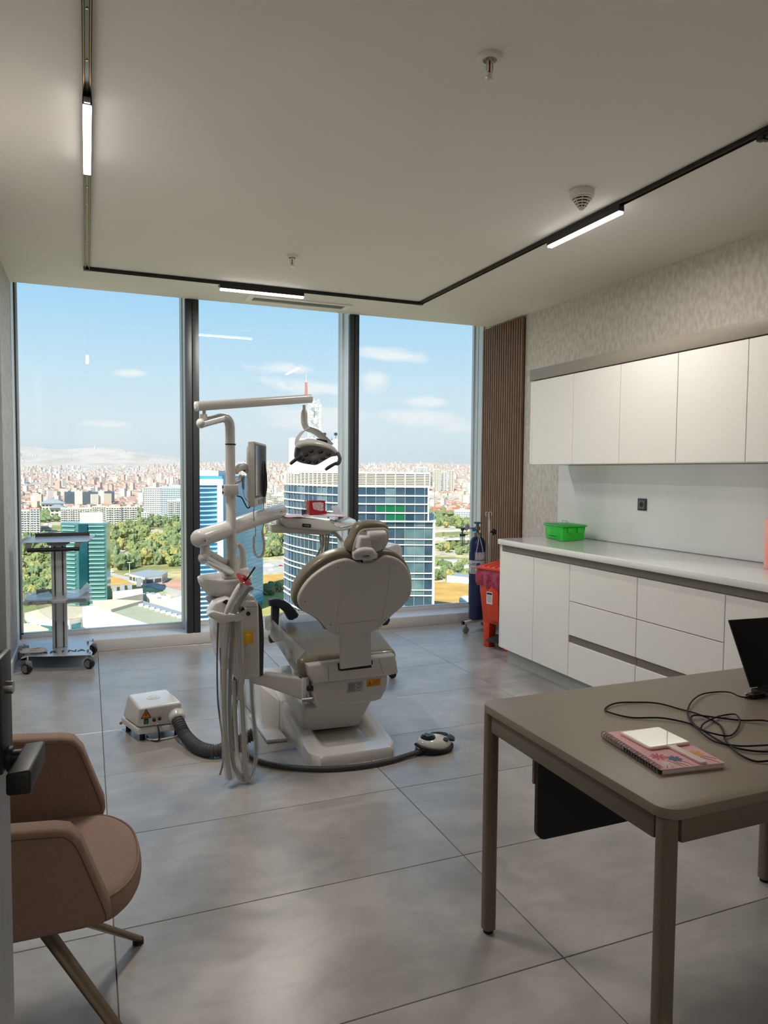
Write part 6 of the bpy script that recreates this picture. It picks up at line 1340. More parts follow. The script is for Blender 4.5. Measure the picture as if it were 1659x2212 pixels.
def facade_windows(t, P_, z0, z1, fh, wpitch, mt, name='windows', frac=(.55, .5), edges=None, out=.12):
    q = B(); n = len(P_)
    for i in (edges if edges is not None else range(n)):
        a, b = P_[i], P_[(i+1) % n]; d = Vector((b.x-a.x, b.y-a.y, 0)); L = d.length
        if L < wpitch: continue
        d.normalize(); nm = Vector((d.y, -d.x, 0)); c = sum(P_, Vector())/n
        if nm.dot(Vector((a.x-c.x, a.y-c.y, 0))) < 0: nm = -nm
        k = max(1, int(L/wpitch)); w_ = L/k
        for f in range(int((z1-z0)/fh)):
            zb_ = z0+f*fh+fh*.3; zt_w = zb_+fh*frac[1]
            if frac[0] >= 1: 
                s0 = Vector((a.x, a.y, 0))+d*.6; s1 = Vector((a.x, a.y, 0))+d*(L-.6); rr = [(s0, s1)]
            else: rr = [(Vector((a.x, a.y, 0))+d*(w_*(j+.5-frac[0]/2)), Vector((a.x, a.y, 0))+d*(w_*(j+.5+frac[0]/2))) for j in range(k)]
            for s0, s1 in rr:
                o_ = nm*out; q.quad([s0+o_+Vector((0, 0, zb_)), s1+o_+Vector((0, 0, zb_)), s1+o_+Vector((0, 0, zt_w)), s0+o_+Vector((0, 0, zt_w))])
                q.quad([s0+Vector((0, 0, zt_w)), s0+o_+Vector((0, 0, zt_w)), s1+o_+Vector((0, 0, zt_w)), s1+Vector((0, 0, zt_w))])
    o = ob(name, q, mt, t, 0); o['kind'] = 'stuff'; return o
# --- foreground complex, lower left
t, P_ = poly_building('stepped_building', 'long white-roofed building with glass bands below the left window', [(177, 1312), (200, 1310), (222, 1317), (372, 1367), (291, 1385), (179, 1333)], GZ, -62, m_wht, m_whr)
facade_windows(t, P_, GZ, -63.5, 4.6, 3.2, m_tglass, edges=[3, 4, 5], frac=(.8, .55))
t, P_ = poly_building('curved_building', 'pale building with flat tan roof and square windows behind the equipment cart', [(53, 1326), (75, 1320), (117, 1309), (176, 1312.5), (177, 1334), (150, 1339), (117, 1342), (85, 1339), (58, 1333)], GZ, -66, m_wht, m_tan)
facade_windows(t, P_, GZ, -67, 7.0, 5.0, m_tglass, frac=(.75, .6), out=.3)
t, P_ = poly_building('flat_roof_hall', 'tan flat-roofed hall at the bottom left corner of the window', [(40, 1350), (69, 1347), (106, 1361), (100, 1372), (40, 1376)], GZ, -60, m_conc, m_tan)
facade_windows(t, P_, GZ, -61, 4, 3, m_win)
t, P_ = poly_building('green_roof_hall', 'large hall with green-grey roof below the left window', [(238, 1320), (291, 1304), (405, 1338), (405, 1362), (366, 1366)], GZ, -66, m_conc, m_grn)
for k in range(9):
    p = PZ(292+12*k, 1305+3.6*k, -65.5); ob('roof_vent', B().box((p.x-1.1, p.y-.8, -65.65), (p.x+1.1, p.y+.8, -64.6)), m_wht, t, 0)
ob('roof_strip', B().prism([PZ(u, v, -65.6) for u, v in ((291, 1302), (310, 1300), (405, 1328), (405, 1336))], (0, 0, .5)), m_lead, t, 0)
t, P_ = poly_building('service_wing', 'pale service wing with roof units behind the green-grey hall', [(200, 1300), (243, 1296), (309, 1299), (285, 1305), (240, 1318), (222, 1316)], GZ, -64.5, m_conc, m_tan)
t, P_ = poly_building('parapet_block', 'long blank beige block beside the teal tower base', [(243, 1279), (308, 1272), (309, 1284), (250, 1296)], GZ, -68, m_cream, m_conc)
for i, (u, v) in enumerate(((300, 1262), (247, 1272), (264, 1270), (280, 1268))):
    p = PZ(u, v+6, -68); ob('roof_unit', B().box((p.x-1.3, p.y-1, -67.6), (p.x+1.3, p.y+1, -64.5+(i == 0)*2)), m_lead, t, 0)
t, P_ = poly_building('white_gable_hall', 'bright white pitched hall at the left mullion', [(369, 1294), (401, 1287), (420, 1292), (420, 1305), (366, 1305)], GZ, -67, m_wht, m_whr)
t, P_ = poly_building('long_shed', 'low shed with wide grey metal roof by the road', [(279, 1240), (314, 1248), (350, 1244), (362, 1236), (318, 1231)], GZ, -82, m_conc, m_lead)
facade_windows(t, P_, GZ, -82, 6, 5, m_win, frac=(.8, .5))
for i, (u, v, w__) in enumerate(((375, 1300, 14), (352, 1288, 10), (330, 1283, 9), (343, 1290, 12), (318, 1278, 7))):
    p = PZ(u, v, -70); t = thing('plant_room', (p.x, p.y, GZ), 'pale rooftop plant block among the service roofs below the left window', 'building', 'plant blocks below the left window')
    ob('walls', B().box((p.x-w__*.4, p.y-3, GZ), (p.x+w__*.4, p.y+3, -69-i*.6)), m_conc, t, 0); ob('hatch', B().box((p.x-1, p.y-1, -69-i*.6), (p.x+1, p.y+1, -68-i*.6)), m_lead, t, 0)
# far white and blue bit at the right
t, P_ = poly_building('small_white_house', 'small white and pale blue building at the right window foot', [(992, 1293), (1003, 1287), (1018, 1290), (1018, 1300), (994, 1299)], GZ, -80, M('pale_blue_wall', '#bfe0e2', .7, var=.03), m_wht)
facade_windows(t, P_, GZ, -81, 7, 5, m_win, frac=(.5, .35))
t, P_ = poly_building('roadside_hall', 'low hall with grey roof between trees at the right window', [(965, 1243), (972, 1237), (1015, 1240), (1015, 1248)], GZ, -83, m_wht, m_lead)
# elevated roads at the right
for i, (v0, v1, z) in enumerate(((1143, 1149, -76), (1160, 1166, -80), (1208, 1214, -82), (1221, 1227, -84))):
    t = thing('viaduct', PZ(975, v1, GZ), ['upper pale viaduct crossing the right window', 'second pale viaduct from the top in the right window', 'third pale viaduct from the top in the right window', 'lowest pale road bridge in the right window'][i], 'bridge')
    a, b = PZ(900, v0+3, z), PZ(1060, v0-1+2*i % 3, z)
    d = (b-a).normalized(); s_ = Vector((-d.y, d.x, 0)); a = a-d*30; b = b+d*60
    ob('deck', B().hexa([a-s_*7+Vector((0, 0, -2.2)), b-s_*7+Vector((0, 0, -2.2)), b+s_*7+Vector((0, 0, -2.2)), a+s_*7+Vector((0, 0, -2.2)), a-s_*7, b-s_*7, b+s_*7, a+s_*7]), m_conc, t, 0)
    ob('roadway', B().hexa([a-s_*6+Vector((0, 0, .02)), b-s_*6+Vector((0, 0, .02)), b+s_*6+Vector((0, 0, .02)), a+s_*6+Vector((0, 0, .02)), a-s_*6+Vector((0, 0, .2)), b-s_*6+Vector((0, 0, .2)), b+s_*6+Vector((0, 0, .2)), a+s_*6+Vector((0, 0, .2))]), m_road, t, 0)
    L_ = (b-a).length
    for k in range(int(L_/28)):
        p = a+d*(14+28*k); ob('pier', B().box((p.x-1.2, p.y-1.2, GZ), (p.x+1.2, p.y+1.2, z-2.2)), m_conc, t, 0)

# --- towers
def ring_at(P_, s_):
    c = sum(P_, Vector())/len(P_); return [c+(p-c)*s_ for p in P_]
def fp(lst): return [Vector((PY(u, 1100, y).x, y, 0)) for u, y in lst]
def offset_out(P_, d):
    n = len(P_); c = sum(P_, Vector())/n; o = []
    for i in range(n):
        a, b, e = P_[i-1], P_[i], P_[(i+1) % n]
        n1 = Vector(((b-a).y, -(b-a).x, 0)).normalized(); n2 = Vector(((e-b).y, -(e-b).x, 0)).normalized(); m_ = (n1+n2).normalized()
        if m_.dot(b-c) < 0: m_ = -m_
        o.append(b+m_*d)
    return o
def band_ring(P_, z, h, out, name, mt, t):
    A_ = offset_out(P_, out); return ob(name, B().prism([Vector((p.x, p.y, z)) for p in A_], (0, 0, h)), mt, t, 0)
# teal tower (left)
F = fp([(131, 528), (168.6, 520), (229, 515), (237, 530), (225, 548), (137, 548)])
zt2 = PY(200, 1130, 520).z
t = thing('teal_tower', (sum(F, Vector())/6).to_tuple()[:2]+(GZ,), 'teal glass office tower with banded facade behind the equipment cart', 'tower')
ob('body', B().prism([Vector((p.x, p.y, GZ)) for p in F], (0, 0, zt2-GZ)), m_tglass, t, 0)
m_band = M('pale_band', '#9dbcba', .5, var=.03, scale=.1)
for k in range(20):
    z = zt2-2.2-2.75*k
    a, b = PY(190, 1100, 517.5), PY(224, 1100, 515.0)
    ob('floor_band', B().hexa([Vector((a.x, a.y-.9, z)), Vector((b.x, b.y-.9, z)), Vector((b.x, b.y+1, z)), Vector((a.x, a.y+1, z)), Vector((a.x, a.y-.9, z+.42)), Vector((b.x, b.y-.9, z+.42)), Vector((b.x, b.y+1, z+.42)), Vector((a.x, a.y+1, z+.42))]), m_band, t, 0)
    a, b = PY(133, 1100, 527.0), PY(160, 1100, 521.2)
    ob('floor_band', B().hexa([Vector((a.x, a.y-.9, z)), Vector((b.x, b.y-.9, z)), Vector((b.x, b.y+1, z)), Vector((a.x, a.y+1, z)), Vector((a.x, a.y-.9, z+.5)), Vector((b.x, b.y-.9, z+.5)), Vector((b.x, b.y+1, z+.5)), Vector((a.x, a.y+1, z+.5))]), m_band, t, 0)
a, b = PY(172, 1100, 525), PY(222, 1100, 525); ob('plant_box', B().box((a.x, 525, zt2), (b.x, 540, zt2+6.2)), m_conc, t, 0)
a, b = PY(168.6, 1100, 519), PY(188, 1100, 518); ob('dark_bay', B().box((a.x, 517, GZ), (b.x, 520, zt2-.5)), M('deep_teal', '#2b6d79', .1, .6, var=.08, scale=.05), t, 0)
# blue tower (left of centre)
yb_ = 430; zt3 = PY(478, 1028, yb_).z
F = fp([(398, yb_+2), (480, yb_), (568, yb_+58), (520, yb_+100), (400, yb_+60)])
t = thing('blue_tower', (F[1].x, F[1].y, GZ), 'blue glass tower with white frame behind the lamp post', 'tower')
ob('body', B().prism([Vector((p.x, p.y, GZ)) for p in F], (0, 0, zt3-GZ)), m_blueglass, t, 0)
ob('parapet', B().prism([Vector((p.x, p.y, zt3)) for p in fp([(398, yb_+4), (472, yb_+3), (492, yb_+20), (470, yb_+40), (400, yb_+40)])], (0, 0, 3.0)), m_wht, t, 0)
zf = PY(478, 1035, yb_).z
a, b, c_, e_ = PY(398, 1100, yb_), PY(469, 1100, yb_), PY(480, 1100, yb_), PY(434, 1100, yb_)
ob('frame_head', B().box((a.x, yb_-1.5, zf-3.6), (c_.x+.3, yb_+.5, zf)), m_wht, t, 0)
ob('frame_column', B().box((b.x, yb_-1.5, GZ), (c_.x+.3, yb_+.5, zf-3.6)), m_wht, t, 0)
m_band2 = M('pale_blue_band', '#a9c6d2', .5, var=.03)
for k in range(30):
    z = zf-5.6-2.65*k
    ob('floor_band', B().box((a.x, yb_-.8, z), (b.x, yb_+.5, z+.75)), m_wht if k > 22 else m_band2, t, 0)
    p0, p1 = F[1], F[2]; d = (p1-p0).normalized(); n_ = Vector((d.y, -d.x, 0))
    q0 = p0+n_*.25; q1 = p1+n_*.25
    ob('joint_line', B().hexa([q0+Vector((0, 0, z)), q1+Vector((0, 0, z)), q1-n_*.3+Vector((0, 0, z)), q0-n_*.3+Vector((0, 0, z)), q0+Vector((0, 0, z+.22)), q1+Vector((0, 0, z+.22)), q1-n_*.3+Vector((0, 0, z+.22)), q0-n_*.3+Vector((0, 0, z+.22))]), m_band2, t, 0)
sg = text_mesh('otel', 4.6, (PY(449, 1040, yb_).x, yb_-1.7, zf-1.8), (1, 0, 0), (0, 0, 1), .1, False) if False else None
# podium of the blue tower
# central round-fronted tower
front = [(u, t__/(.926+.378*math.tan(YAW+math.atan((u-829.5)/FPX)))) for u, t__ in ((938, 307), (925, 307), (895, 307), (865, 307), (835, 307), (805, 307), (775, 307.5), (748, 309), (722, 313), (698, 319), (676, 327), (656, 335), (638, 343), (624, 351), (614, 360))]
Fr = fp(front); back = fp([(640, 390), (760, 395), (900, 360), (934, 320)])
F = Fr+back; t = thing('round_glass_tower', (PY(780, 1100, 330).x, 330, GZ), 'large curved blue glass tower with louvred crown and mast', 'tower')
zc0, zc1 = PY(780, 1053, 289).z, PY(780, 1021, 289).z
core = offset_out(F, -.5)
zstep = PY(780, 1125, 289).z; backU = fp([(640, 390), (760, 395), (900, 360), (922, 320)]); FU = Fr[1:]+backU
ob('core', B().prism([Vector((p.x, p.y, GZ)) for p in core], (0, 0, zstep-GZ)), m_deep, t, 0)
ob('upper_core', B().prism([Vector((p.x, p.y, zstep)) for p in offset_out(FU, -.5)], (0, 0, zc0-zstep)), m_deep, t, 0)
ob('corner_column', B().box((Fr[0].x-.5, Fr[0].y-.6, GZ), (Fr[0].x+.25, Fr[0].y+.4, zstep)), m_wht, t, 0)
ob('corner_column', B().box((Fr[1].x-.15, Fr[1].y-.5, zstep), (Fr[1].x+.2, Fr[1].y+.4, zc0)), m_conc, t, 0)
vl = [1070, 1088, 1107, 1125, 1138, 1163, 1175, 1199, 1211, 1236, 1248, 1272, 1284, 1308, 1320, 1344, 1356]
zl = [PY(780, v, 289).z for v in vl]
for i, z in enumerate(zl):
    band_ring(F if i > 2 else FU, z-.27, .54 if i < 4 else .42, .55 if i != 3 else 1.1, 'floor_band', m_wht, t)
# panes between mullions, tints vary to paint warped reflections into the glass
cum = [0]
for i in range(1, len(Fr)): cum.append(cum[-1]+(Fr[i]-Fr[i-1]).length)
NP = 24; Lt = cum[-1]
def along(s_):
    for i in range(1, len(Fr)):
        if cum[i] >= s_-1e-6: return Fr[i-1].lerp(Fr[i], (s_-cum[i-1])/(cum[i]-cum[i-1]))
    return Fr[-1]
nodes = [along(Lt*k/NP) for k in range(NP+1)]; zz = [zc0]+zl; cnt = 0; rest = B()
m_pane_reflections = [m_deep, m_deep2, M('grey_reflection_glass', '#506d84', .1, .6, col2='#38546d', scale=.14), M('teal_reflection_glass', '#7f9ea5', .14, .5, col2='#4e6c78', scale=.1)]
fc_ = sum(F, Vector())/len(F)
for r_ in range(len(zz)-1):
    for k in range(NP):
        a, b = nodes[k], nodes[k+1]; d = (b-a); n_ = Vector((d.y, -d.x, 0)).normalized(); n_ = n_ if n_.dot(a-fc_) > 0 else -n_
        a1 = a.lerp(b, .045); b1 = a.lerp(b, .955); z0, z1 = zz[r_+1]+.36, zz[r_]-.36
        if r_ < 4 and (a.x > Fr[1].x+.3 or b.x > Fr[1].x+3): continue
        if (a+b).x/2 > Fr[1].x and r_ < 4: continue
        tl_ = random.uniform(-.05, .05); ti = random.uniform(-.06, .06)
        A1, B1, B2, A2 = a1+n_*(-.1)+Vector((0, 0, z0)), b1+n_*(-.1+tl_)+Vector((0, 0, z0)), b1+n_*(-.1+tl_+ti)+Vector((0, 0, z1)), a1+n_*(-.1+ti)+Vector((0, 0, z1))
        nv_ = noise.noise(Vector((k*.37, r_*.12, 4.2)))+random.uniform(-.12, .12)+(.22 if k < 5 and r_ > 4 else 0); pm_ = m_pane_reflections[0] if nv_ < -.05 else (m_pane_reflections[2] if nv_ < .14 else (m_pane_reflections[1] if nv_ < .34 else m_pane_reflections[3]))
        if (r_ == 2 and 3 <= k <= 5) or (r_ == 3 and k in (3, 4)): pm_ = m_greenp
        if cnt < 290 and r_ < 13: ob('pane', B().hexa([A1, B1, B1-n_*.2, A1-n_*.2, A2, B2, B2-n_*.2, A2-n_*.2]), pm_, t, 0); cnt += 1
        else: rest.hexa([A1, B1, B1-n_*.2, A1-n_*.2, A2, B2, B2-n_*.2, A2-n_*.2])
o = ob('lower_panes', rest, m_deep2, t, 0); o['kind'] = 'stuff'
for k in range(NP+1):
    p = nodes[k]; n_ = (p-fc_).normalized(); ob('mullion', B().box((p.x-.09, p.y-.25, GZ), (p.x+.09, p.y+.05, zc0)), M('tower_mullion', '#9fb0ba', .4, .3), t, 0)
crown = fp([(928, front[1][1])]+front[2:])
cb_ = offset_out(crown+back, -1.2)
ob('crown_core', B().prism([Vector((p.x, p.y, zc0)) for p in cb_], (0, 0, zc1-zc0-.6)), M('crown_shadow', '#a59a88', .8), t, 0)
for k in range(9):
    z = zc0+.3+k*(zc1-zc0-.6)/8
    band_ring(crown+back, z-.17, .34 if k not in (0, 8) else .8, -.1, 'louvre', M('crown_cream', '#e3dccb', .7, var=.02), t)
for k in range(0, NP+1):
    p = nodes[k]; 
    if k == 0: p = crown[0]
    ob('crown_post', B().box((p.x-.2, p.y-.2, zc0), (p.x+.2, p.y+.2, zc1)), MATS['crown_cream'], t, 0)
a, b = PY(642, 1100, 330), PY(757, 1100, 330)
ob('penthouse', B().hexa([(a.x, 330, zc1-1), (b.x, 330, zc1-1), (b.x, 345, zc1-1), (a.x, 345, zc1-1), (a.x, 330, PY(700, 962, 330).z), (b.x, 330, PY(700, 962, 330).z), (b.x, 345, PY(700, 945, 330).z), (a.x, 345, PY(700, 945, 330).z)]), m_whr, t, 0)
for k in range(8):
    x = a.x+(b.x-a.x)*(k+.5)/8; ob('roof_rib', B().hexa([(x-.15, 329.7, PY(700, 962, 330).z), (x+.15, 329.7, PY(700, 962, 330).z), (x+.15, 345, PY(700, 945, 330).z), (x-.15, 345, PY(700, 945, 330).z), (x-.15, 329.7, PY(700, 962, 330).z+.5), (x+.15, 329.7, PY(700, 962, 330).z+.5), (x+.15, 345, PY(700, 945, 330).z+.5), (x-.15, 345, PY(700, 945, 330).z+.5)]), m_conc, t, 0)
mp0 = PY(661, 945, 335); mtop = PY(661, 812, 335).z; m_rw = M('red_mast', '#c8583a', .6, var=.05); zb0 = PY(661, 945, 335).z
def lattice(x, y, z0, z1, w_, n, mt, nm, tt):
    q = B()
    for sx_ in (-1, 1):
        for sy_ in (-1, 1): q.tube([(x+sx_*w_, y+sy_*w_, z0), (x+sx_*w_*.8, y+sy_*w_*.8, z1)], .1, 4)
    for k in range(n):
        za, zb__ = z0+(z1-z0)*k/n, z0+(z1-z0)*(k+1)/n
        q.tube([(x-w_, y-w_, za), (x+w_, y-w_, zb__)], .06, 3); q.tube([(x-w_, y-w_, za), (x+w_, y-w_, za)], .07, 3); q.tube([(x-w_, y+w_, zb__), (x-w_, y-w_, za)], .06, 3)
    return ob(nm, q, mt, tt, 0)
zs_ = zb0-2; zmid = PY(661, 862, 335).z
lattice(mp0.x, 335, zmid, mtop-3, .45, 16, m_rw, 'mast_top', t); ob('mast_spike', B().cyl((mp0.x, 335, mtop-3), (mp0.x, 335, mtop+.5), .12, seg=6), m_conc, t)
lattice(mp0.x+2.6, 335, zs_, zmid, 1.3, 14, m_conc, 'mast_base', t)
q = B()
ex_ = PY(683, 1100, 335).x
lattice(ex_, 335, zs_, PY(683, 862, 335).z, 1.4, 12, m_conc, 'aerial_tower', t)
for r_ in range(9):
    for c_ in range(3):
        if random.random() < .12: continue
        px_ = 674+8.5*c_+random.uniform(-1, 1); pv = 868+r_*8.4+random.uniform(-1, 1); p = PY(px_, pv, 333)
        if r_ < 1 and c_ == 2: continue
        if (r_+c_) % 3: ob('antenna_panel', B().box((p.x-.42, 332.4, p.z-.8), (p.x+.42, 333, p.z+.75)), [m_wht, m_conc, m_lead][(r_+2*c_) % 3], t, 0)
        else: ob('dish', B().lathe([(.001, .3), (.4, .2), (.75, 0), (.7, -.1), (.3, .1), (.001, .15)], (p.x, 332.6, p.z), (0, -1, .1), seg=12), m_wht, t, 50)
for u in (701, 725):
    p = PY(u, 938, 332); ob('floodlight', B().box((p.x-.7, 331.5, p.z-.6), (p.x+.7, 332.3, p.z+.7)).box((p.x-.1, 331.8, p.z-1.8), (p.x+.1, 332, p.z-.5)), m_dark, t, 0)

# --- mid-distance blocks
def block(name, label, u0, u1, v0, vb, wall, style='grid', depth=18, y=None, roof=None, group=None, fh=3.2, wp=3.2):
    d = _ray((u0+u1)/2, vb); tt_ = (GZ-EYE)/d.z; y = y or d.y*tt_
    a, b = PY(u0, v0, y), PY(u1, v0, y); z1 = (a.z+b.z)/2; c = ((a.x+b.x)/2, y+depth/2, GZ)
    t = thing(name, c, label, 'building', group)
    ob('walls', B().box((a.x, y, GZ), (b.x, y+depth, z1)), wall, t, 0)
    P_ = [Vector((a.x, y, 0)), Vector((b.x, y, 0)), Vector((b.x, y+depth, 0)), Vector((a.x, y+depth, 0))]
    if style == 'grid': facade_windows(t, P_, GZ, z1, fh, wp, m_win, edges=[0, 1, 3], frac=(.55, .5), out=.15)
    if style == 'band': facade_windows(t, P_, GZ, z1, fh, wp, m_win, edges=[0, 1, 3], frac=(1, .5), out=.15)
    if style == 'balcony':
        facade_windows(t, P_, GZ, z1, fh, wp, m_win, edges=[0, 3], frac=(.7, .55), out=.15)
        q = B(); nb_ = max(2, int((b.x-a.x)/9))
        for f in range(int((z1-GZ)/fh)):
            for k in range(nb_):
                x0 = a.x+(b.x-a.x)*(k+.15)/nb_; x1 = a.x+(b.x-a.x)*(k+.6)/nb_; q.box((x0, y-1.3, GZ+f*fh), (x1, y, GZ+f*fh+1.1))
        o = ob('balconies', q, m_wht, t, 0); o['kind'] = 'stuff'
    ob('roof', B().box((a.x-.3, y-.3, z1), (b.x+.3, y+depth+.3, z1+.6)), roof or wall, t, 0)
    w_ = (b.x-a.x)
    ob('roof_house', B().box((a.x+w_*.35, y+depth*.3, z1+.6), (a.x+w_*.6, y+depth*.7, z1+3.2)), wall, t, 0)
    return t, a, b, y, z1
m_dk = M('dark_office_glass', '#6a7780', .2, .3, var=.1, scale=.03)
block('office_block', 'dark banded left wing of the office complex above the teal tower', 139, 161, 1063, 1098, m_dk, 'band')
block('office_block', 'pale middle wall of the office complex above the teal tower', 161, 178, 1061, 1098, m_conc, 'none')
block('office_block', 'grey banded centre of the office complex above the teal tower', 178, 212, 1063, 1098, m_dk, 'band', depth=24)
block('office_block', 'pale narrow slab right of the office complex centre', 212, 225, 1061, 1098, m_conc, 'none')
block('office_block', 'dark banded right wing of the office complex near the curved road', 225, 247, 1062, 1096, m_dk, 'band')
block('apartment_tower', 'white high-rise, left of the pair beside the first mullion', 311, 349, 1054, 1117, m_wht, 'grid', fh=4)
block('apartment_tower', 'broad white high-rise right at the first mullion', 349, 420, 1052, 1117, M('blue_white_facade', '#c4cdd4', .6, var=.03), 'grid', depth=40, fh=4)
block('apartment_tower', 'lower white apartment block in front of the two high-rises', 363, 420, 1081, 1132, m_wht, 'balcony')
block('apartment_block', 'cream apartment block right of the teal tower', 229, 262, 1096, 1149, m_cream, 'balcony')
block('apartment_block', 'second cream apartment block right of the teal tower', 263, 296, 1096, 1148, m_cream, 'balcony')
block('apartment_block', 'cream apartment block just behind the teal tower roof', 199, 228, 1095, 1140, m_cream, 'balcony')
block('apartment_block', 'long cream apartment block left behind the teal tower', 131, 198, 1098, 1140, m_cream, 'balcony')
block('apartment_block', 'white banded apartment block above the equipment cart', 44, 64, 1100, 1154, m_wht, 'balcony', roof=m_redr)
block('apartment_block', 'white banded apartment block with orange roof above the equipment cart', 65, 85, 1098, 1154, m_wht, 'balcony', roof=m_redr)
block('apartment_block', 'brown slab block at the left edge of the window', 30, 43, 1086, 1152, m_pinkf, 'grid')
block('low_block', 'low pale block beside the white apartments, left window', 88, 112, 1136, 1148, m_conc, 'band')
block('low_block', 'small stacked white house among trees in the left window', 306, 322, 1108, 1128, m_wht, 'grid')
for i, (u0, u1, v0, vb, rv) in enumerate(((34, 64, 1046, 1066, 1040), (66, 98, 1048, 1066, 1042), (90, 136, 1088, 1108, 1079), (108, 138, 1098, 1122, 1091))):
    t, a, b, y, z1 = block('pavilion', ['palace-like pavilion at the far left with a wide flared roof', 'second palace-like pavilion at the far left', 'large pavilion with grey hipped roof left of the offices', 'nearer arched pavilion with grey roof left of the teal tower'][i], u0, u1, v0, vb, m_cream, 'grid', depth=30, roof=m_lead, fh=6, wp=6)
    zt_p = PY(u0, rv, y).z; cx_p = (a.x+b.x)/2; w_ = (b.x-a.x)
    ob('hipped_roof', B().loft([[Vector((cx_p+sx_*w_*.62, y+15+sy_*20, z1+.6)) for sx_, sy_ in ((-1, -1), (1, -1), (1, 1), (-1, 1))], [Vector((cx_p+sx_*w_*.2, y+15+sy_*6, zt_p)) for sx_, sy_ in ((-1, -1), (1, -1), (1, 1), (-1, 1))]]), m_lead, t, 0)
bl = [(566, 592, 1064, 1110), (590, 616, 1070, 1118), (604, 626, 1078, 1122), (560, 588, 1082, 1128)]
for i, (u0, u1, v0, vb) in enumerate(bl): block('apartment_block', ['cream block behind the monitor, far left of four', 'cream block behind the camera cord', 'cream block touching the round tower edge', 'nearest cream block beside the blue tower'][i], u0, u1, v0, vb, m_cream, 'balcony')
for i in range(13):
    u0 = 932+7.4*i; h_ = random.uniform(0, 5); v0 = 1034+h_
    block('housing_tower', 'tall beige housing block beyond the right window, number %s from the left in its row' % ('one two three four five six seven eight nine ten eleven twelve thirteen'.split()[i]), u0, u0+5.2, v0, 1062+random.uniform(-1, 2), random.choice([m_cream, m_pinkf, m_wht]), 'grid', depth=16, group='beige housing blocks beyond the right window', fh=4, wp=5)
for i, (u0, u1, v0, vb) in enumerate(((960, 966, 1020, 1050), (975, 981, 1018, 1050), (902, 909, 1010, 1040), (944, 953, 1014, 1046), (915, 922, 1009, 1040), (488, 494, 995, 1022), (30, 36, 1012, 1035), (90, 95, 1018, 1032))):
    block('distant_tower', 'slim pale tower far off in the city haze', u0, u1, v0, vb, [m_wht, m_cream][i % 2], 'grid', depth=20, group='slim towers far off in the city', fh=5, wp=6, y=2300)
block('white_office', 'bright white blank building beside the right window jamb', 991, 1016, 1102, 1128, m_whr, 'grid')
# red-roofed row houses on the right
k_ = 0
for (u, v) in [(940+9*i+random.uniform(-2, 2), 1076+j*9+random.uniform(-2, 2)) for i in range(9) for j in range(5)]:
    if 950 < u < 968 and v > 1084: continue
    p = PZ(u, v, GZ); w_ = random.uniform(6, 9); a_ = random.uniform(-.3, .3)
    q = B(); q.box((-w_, -6, 0), (w_, 6, 6)); q.mat(1).loft([[Vector((-w_-1, -7, 6)), Vector((w_+1, -7, 6)), Vector((w_+1, 7, 6)), Vector((-w_-1, 7, 6))], [Vector((-w_+2, -.3, 10)), Vector((w_-2, -.3, 10)), Vector((w_-2, .3, 10)), Vector((-w_+2, .3, 10))]])
    for v_ in q.b.verts: v_.co = Matrix.Rotation(a_, 3, 'Z') @ v_.co + p
    h = ob('row_house', q, [m_cream, m_redr], None, 0); tag(h, 'red-roofed row house beyond the right window', 'house', 'red-roofed row houses beyond the right window')

# --- trees
def tree_mesh(i, r=1.0):
    o = bmesh.new(); bmesh.ops.create_icosphere(o, subdivisions=3, radius=1)
    for v in o.verts:
        n_ = noise.noise(v.co*1.6+Vector((i*7.1, 0, 0)))*.45+noise.noise(v.co*3.6+Vector((i*3.3, 5, 0)))*.3+noise.noise(v.co*9+Vector((i, 9, 0)))*.22
        v.co *= 1+n_; v.co.z = v.co.z*(.85+.25*(i % 3))+1.25
    bb = B(); me = bpy.data.meshes.new('tmp'); o.to_mesh(me); o.free(); bb.b.from_mesh(me); bpy.data.meshes.remove(me)
    bb.mat(1).tube([(0, 0, 0), (0, 0, .8)], .13, 5); return bb
lc_ = ['#87935c', '#969d62', '#7a8a62', '#aaa865', '#b5a662', '#828f69', '#9ba26f', '#74825f']
tms = []
for i in range(8):
    bb = tree_mesh(i); me = bpy.data.meshes.new('tree'); bb.b.to_mesh(me); bb.b.free()
    me.materials.append(M('foliage_%d' % i, lc_[i], .9, col2='#67734f', scale=2.2, detail=5, spec=.1)); me.materials.append(M('bark', '#6b5a48', .9)); tms.append(me)
spots = []
def scatter(n, u0, u1, v0, v1, rmin=3.6, rmax=6.0, avoid=None):
    for _ in range(n):
        u = random.uniform(u0, u1); v = random.uniform(v0, v1)
        if avoid and avoid(u, v): continue
        p = PZ(u, v, GZ); spots.append((p, random.uniform(rmin, rmax), u, v))
scatter(95, 238, 408, 1165, 1240, avoid=lambda u, v: v > 1228 and u > 270 or v > 1232)
scatter(60, 236, 408, 1132, 1168, 4.5, 7)
scatter(44, 38, 122, 1218, 1292, 3, 4.6)
scatter(20, 38, 128, 1170, 1204, 4, 6)
scatter(34, 564, 618, 1128, 1212, 4, 6)
scatter(10, 570, 612, 1272, 1288, 1.8, 2.8)
scatter(16, 936, 1012, 1172, 1206, 3, 4.5); scatter(16, 936, 1014, 1224, 1256, 3, 4.6)
scatter(18, 938, 1012, 1120, 1142, 4, 6); scatter(10, 950, 966, 1084, 1120, 5, 7)
spots = spots[:298]; spots.sort(key=lambda s_: -s_[0].length)
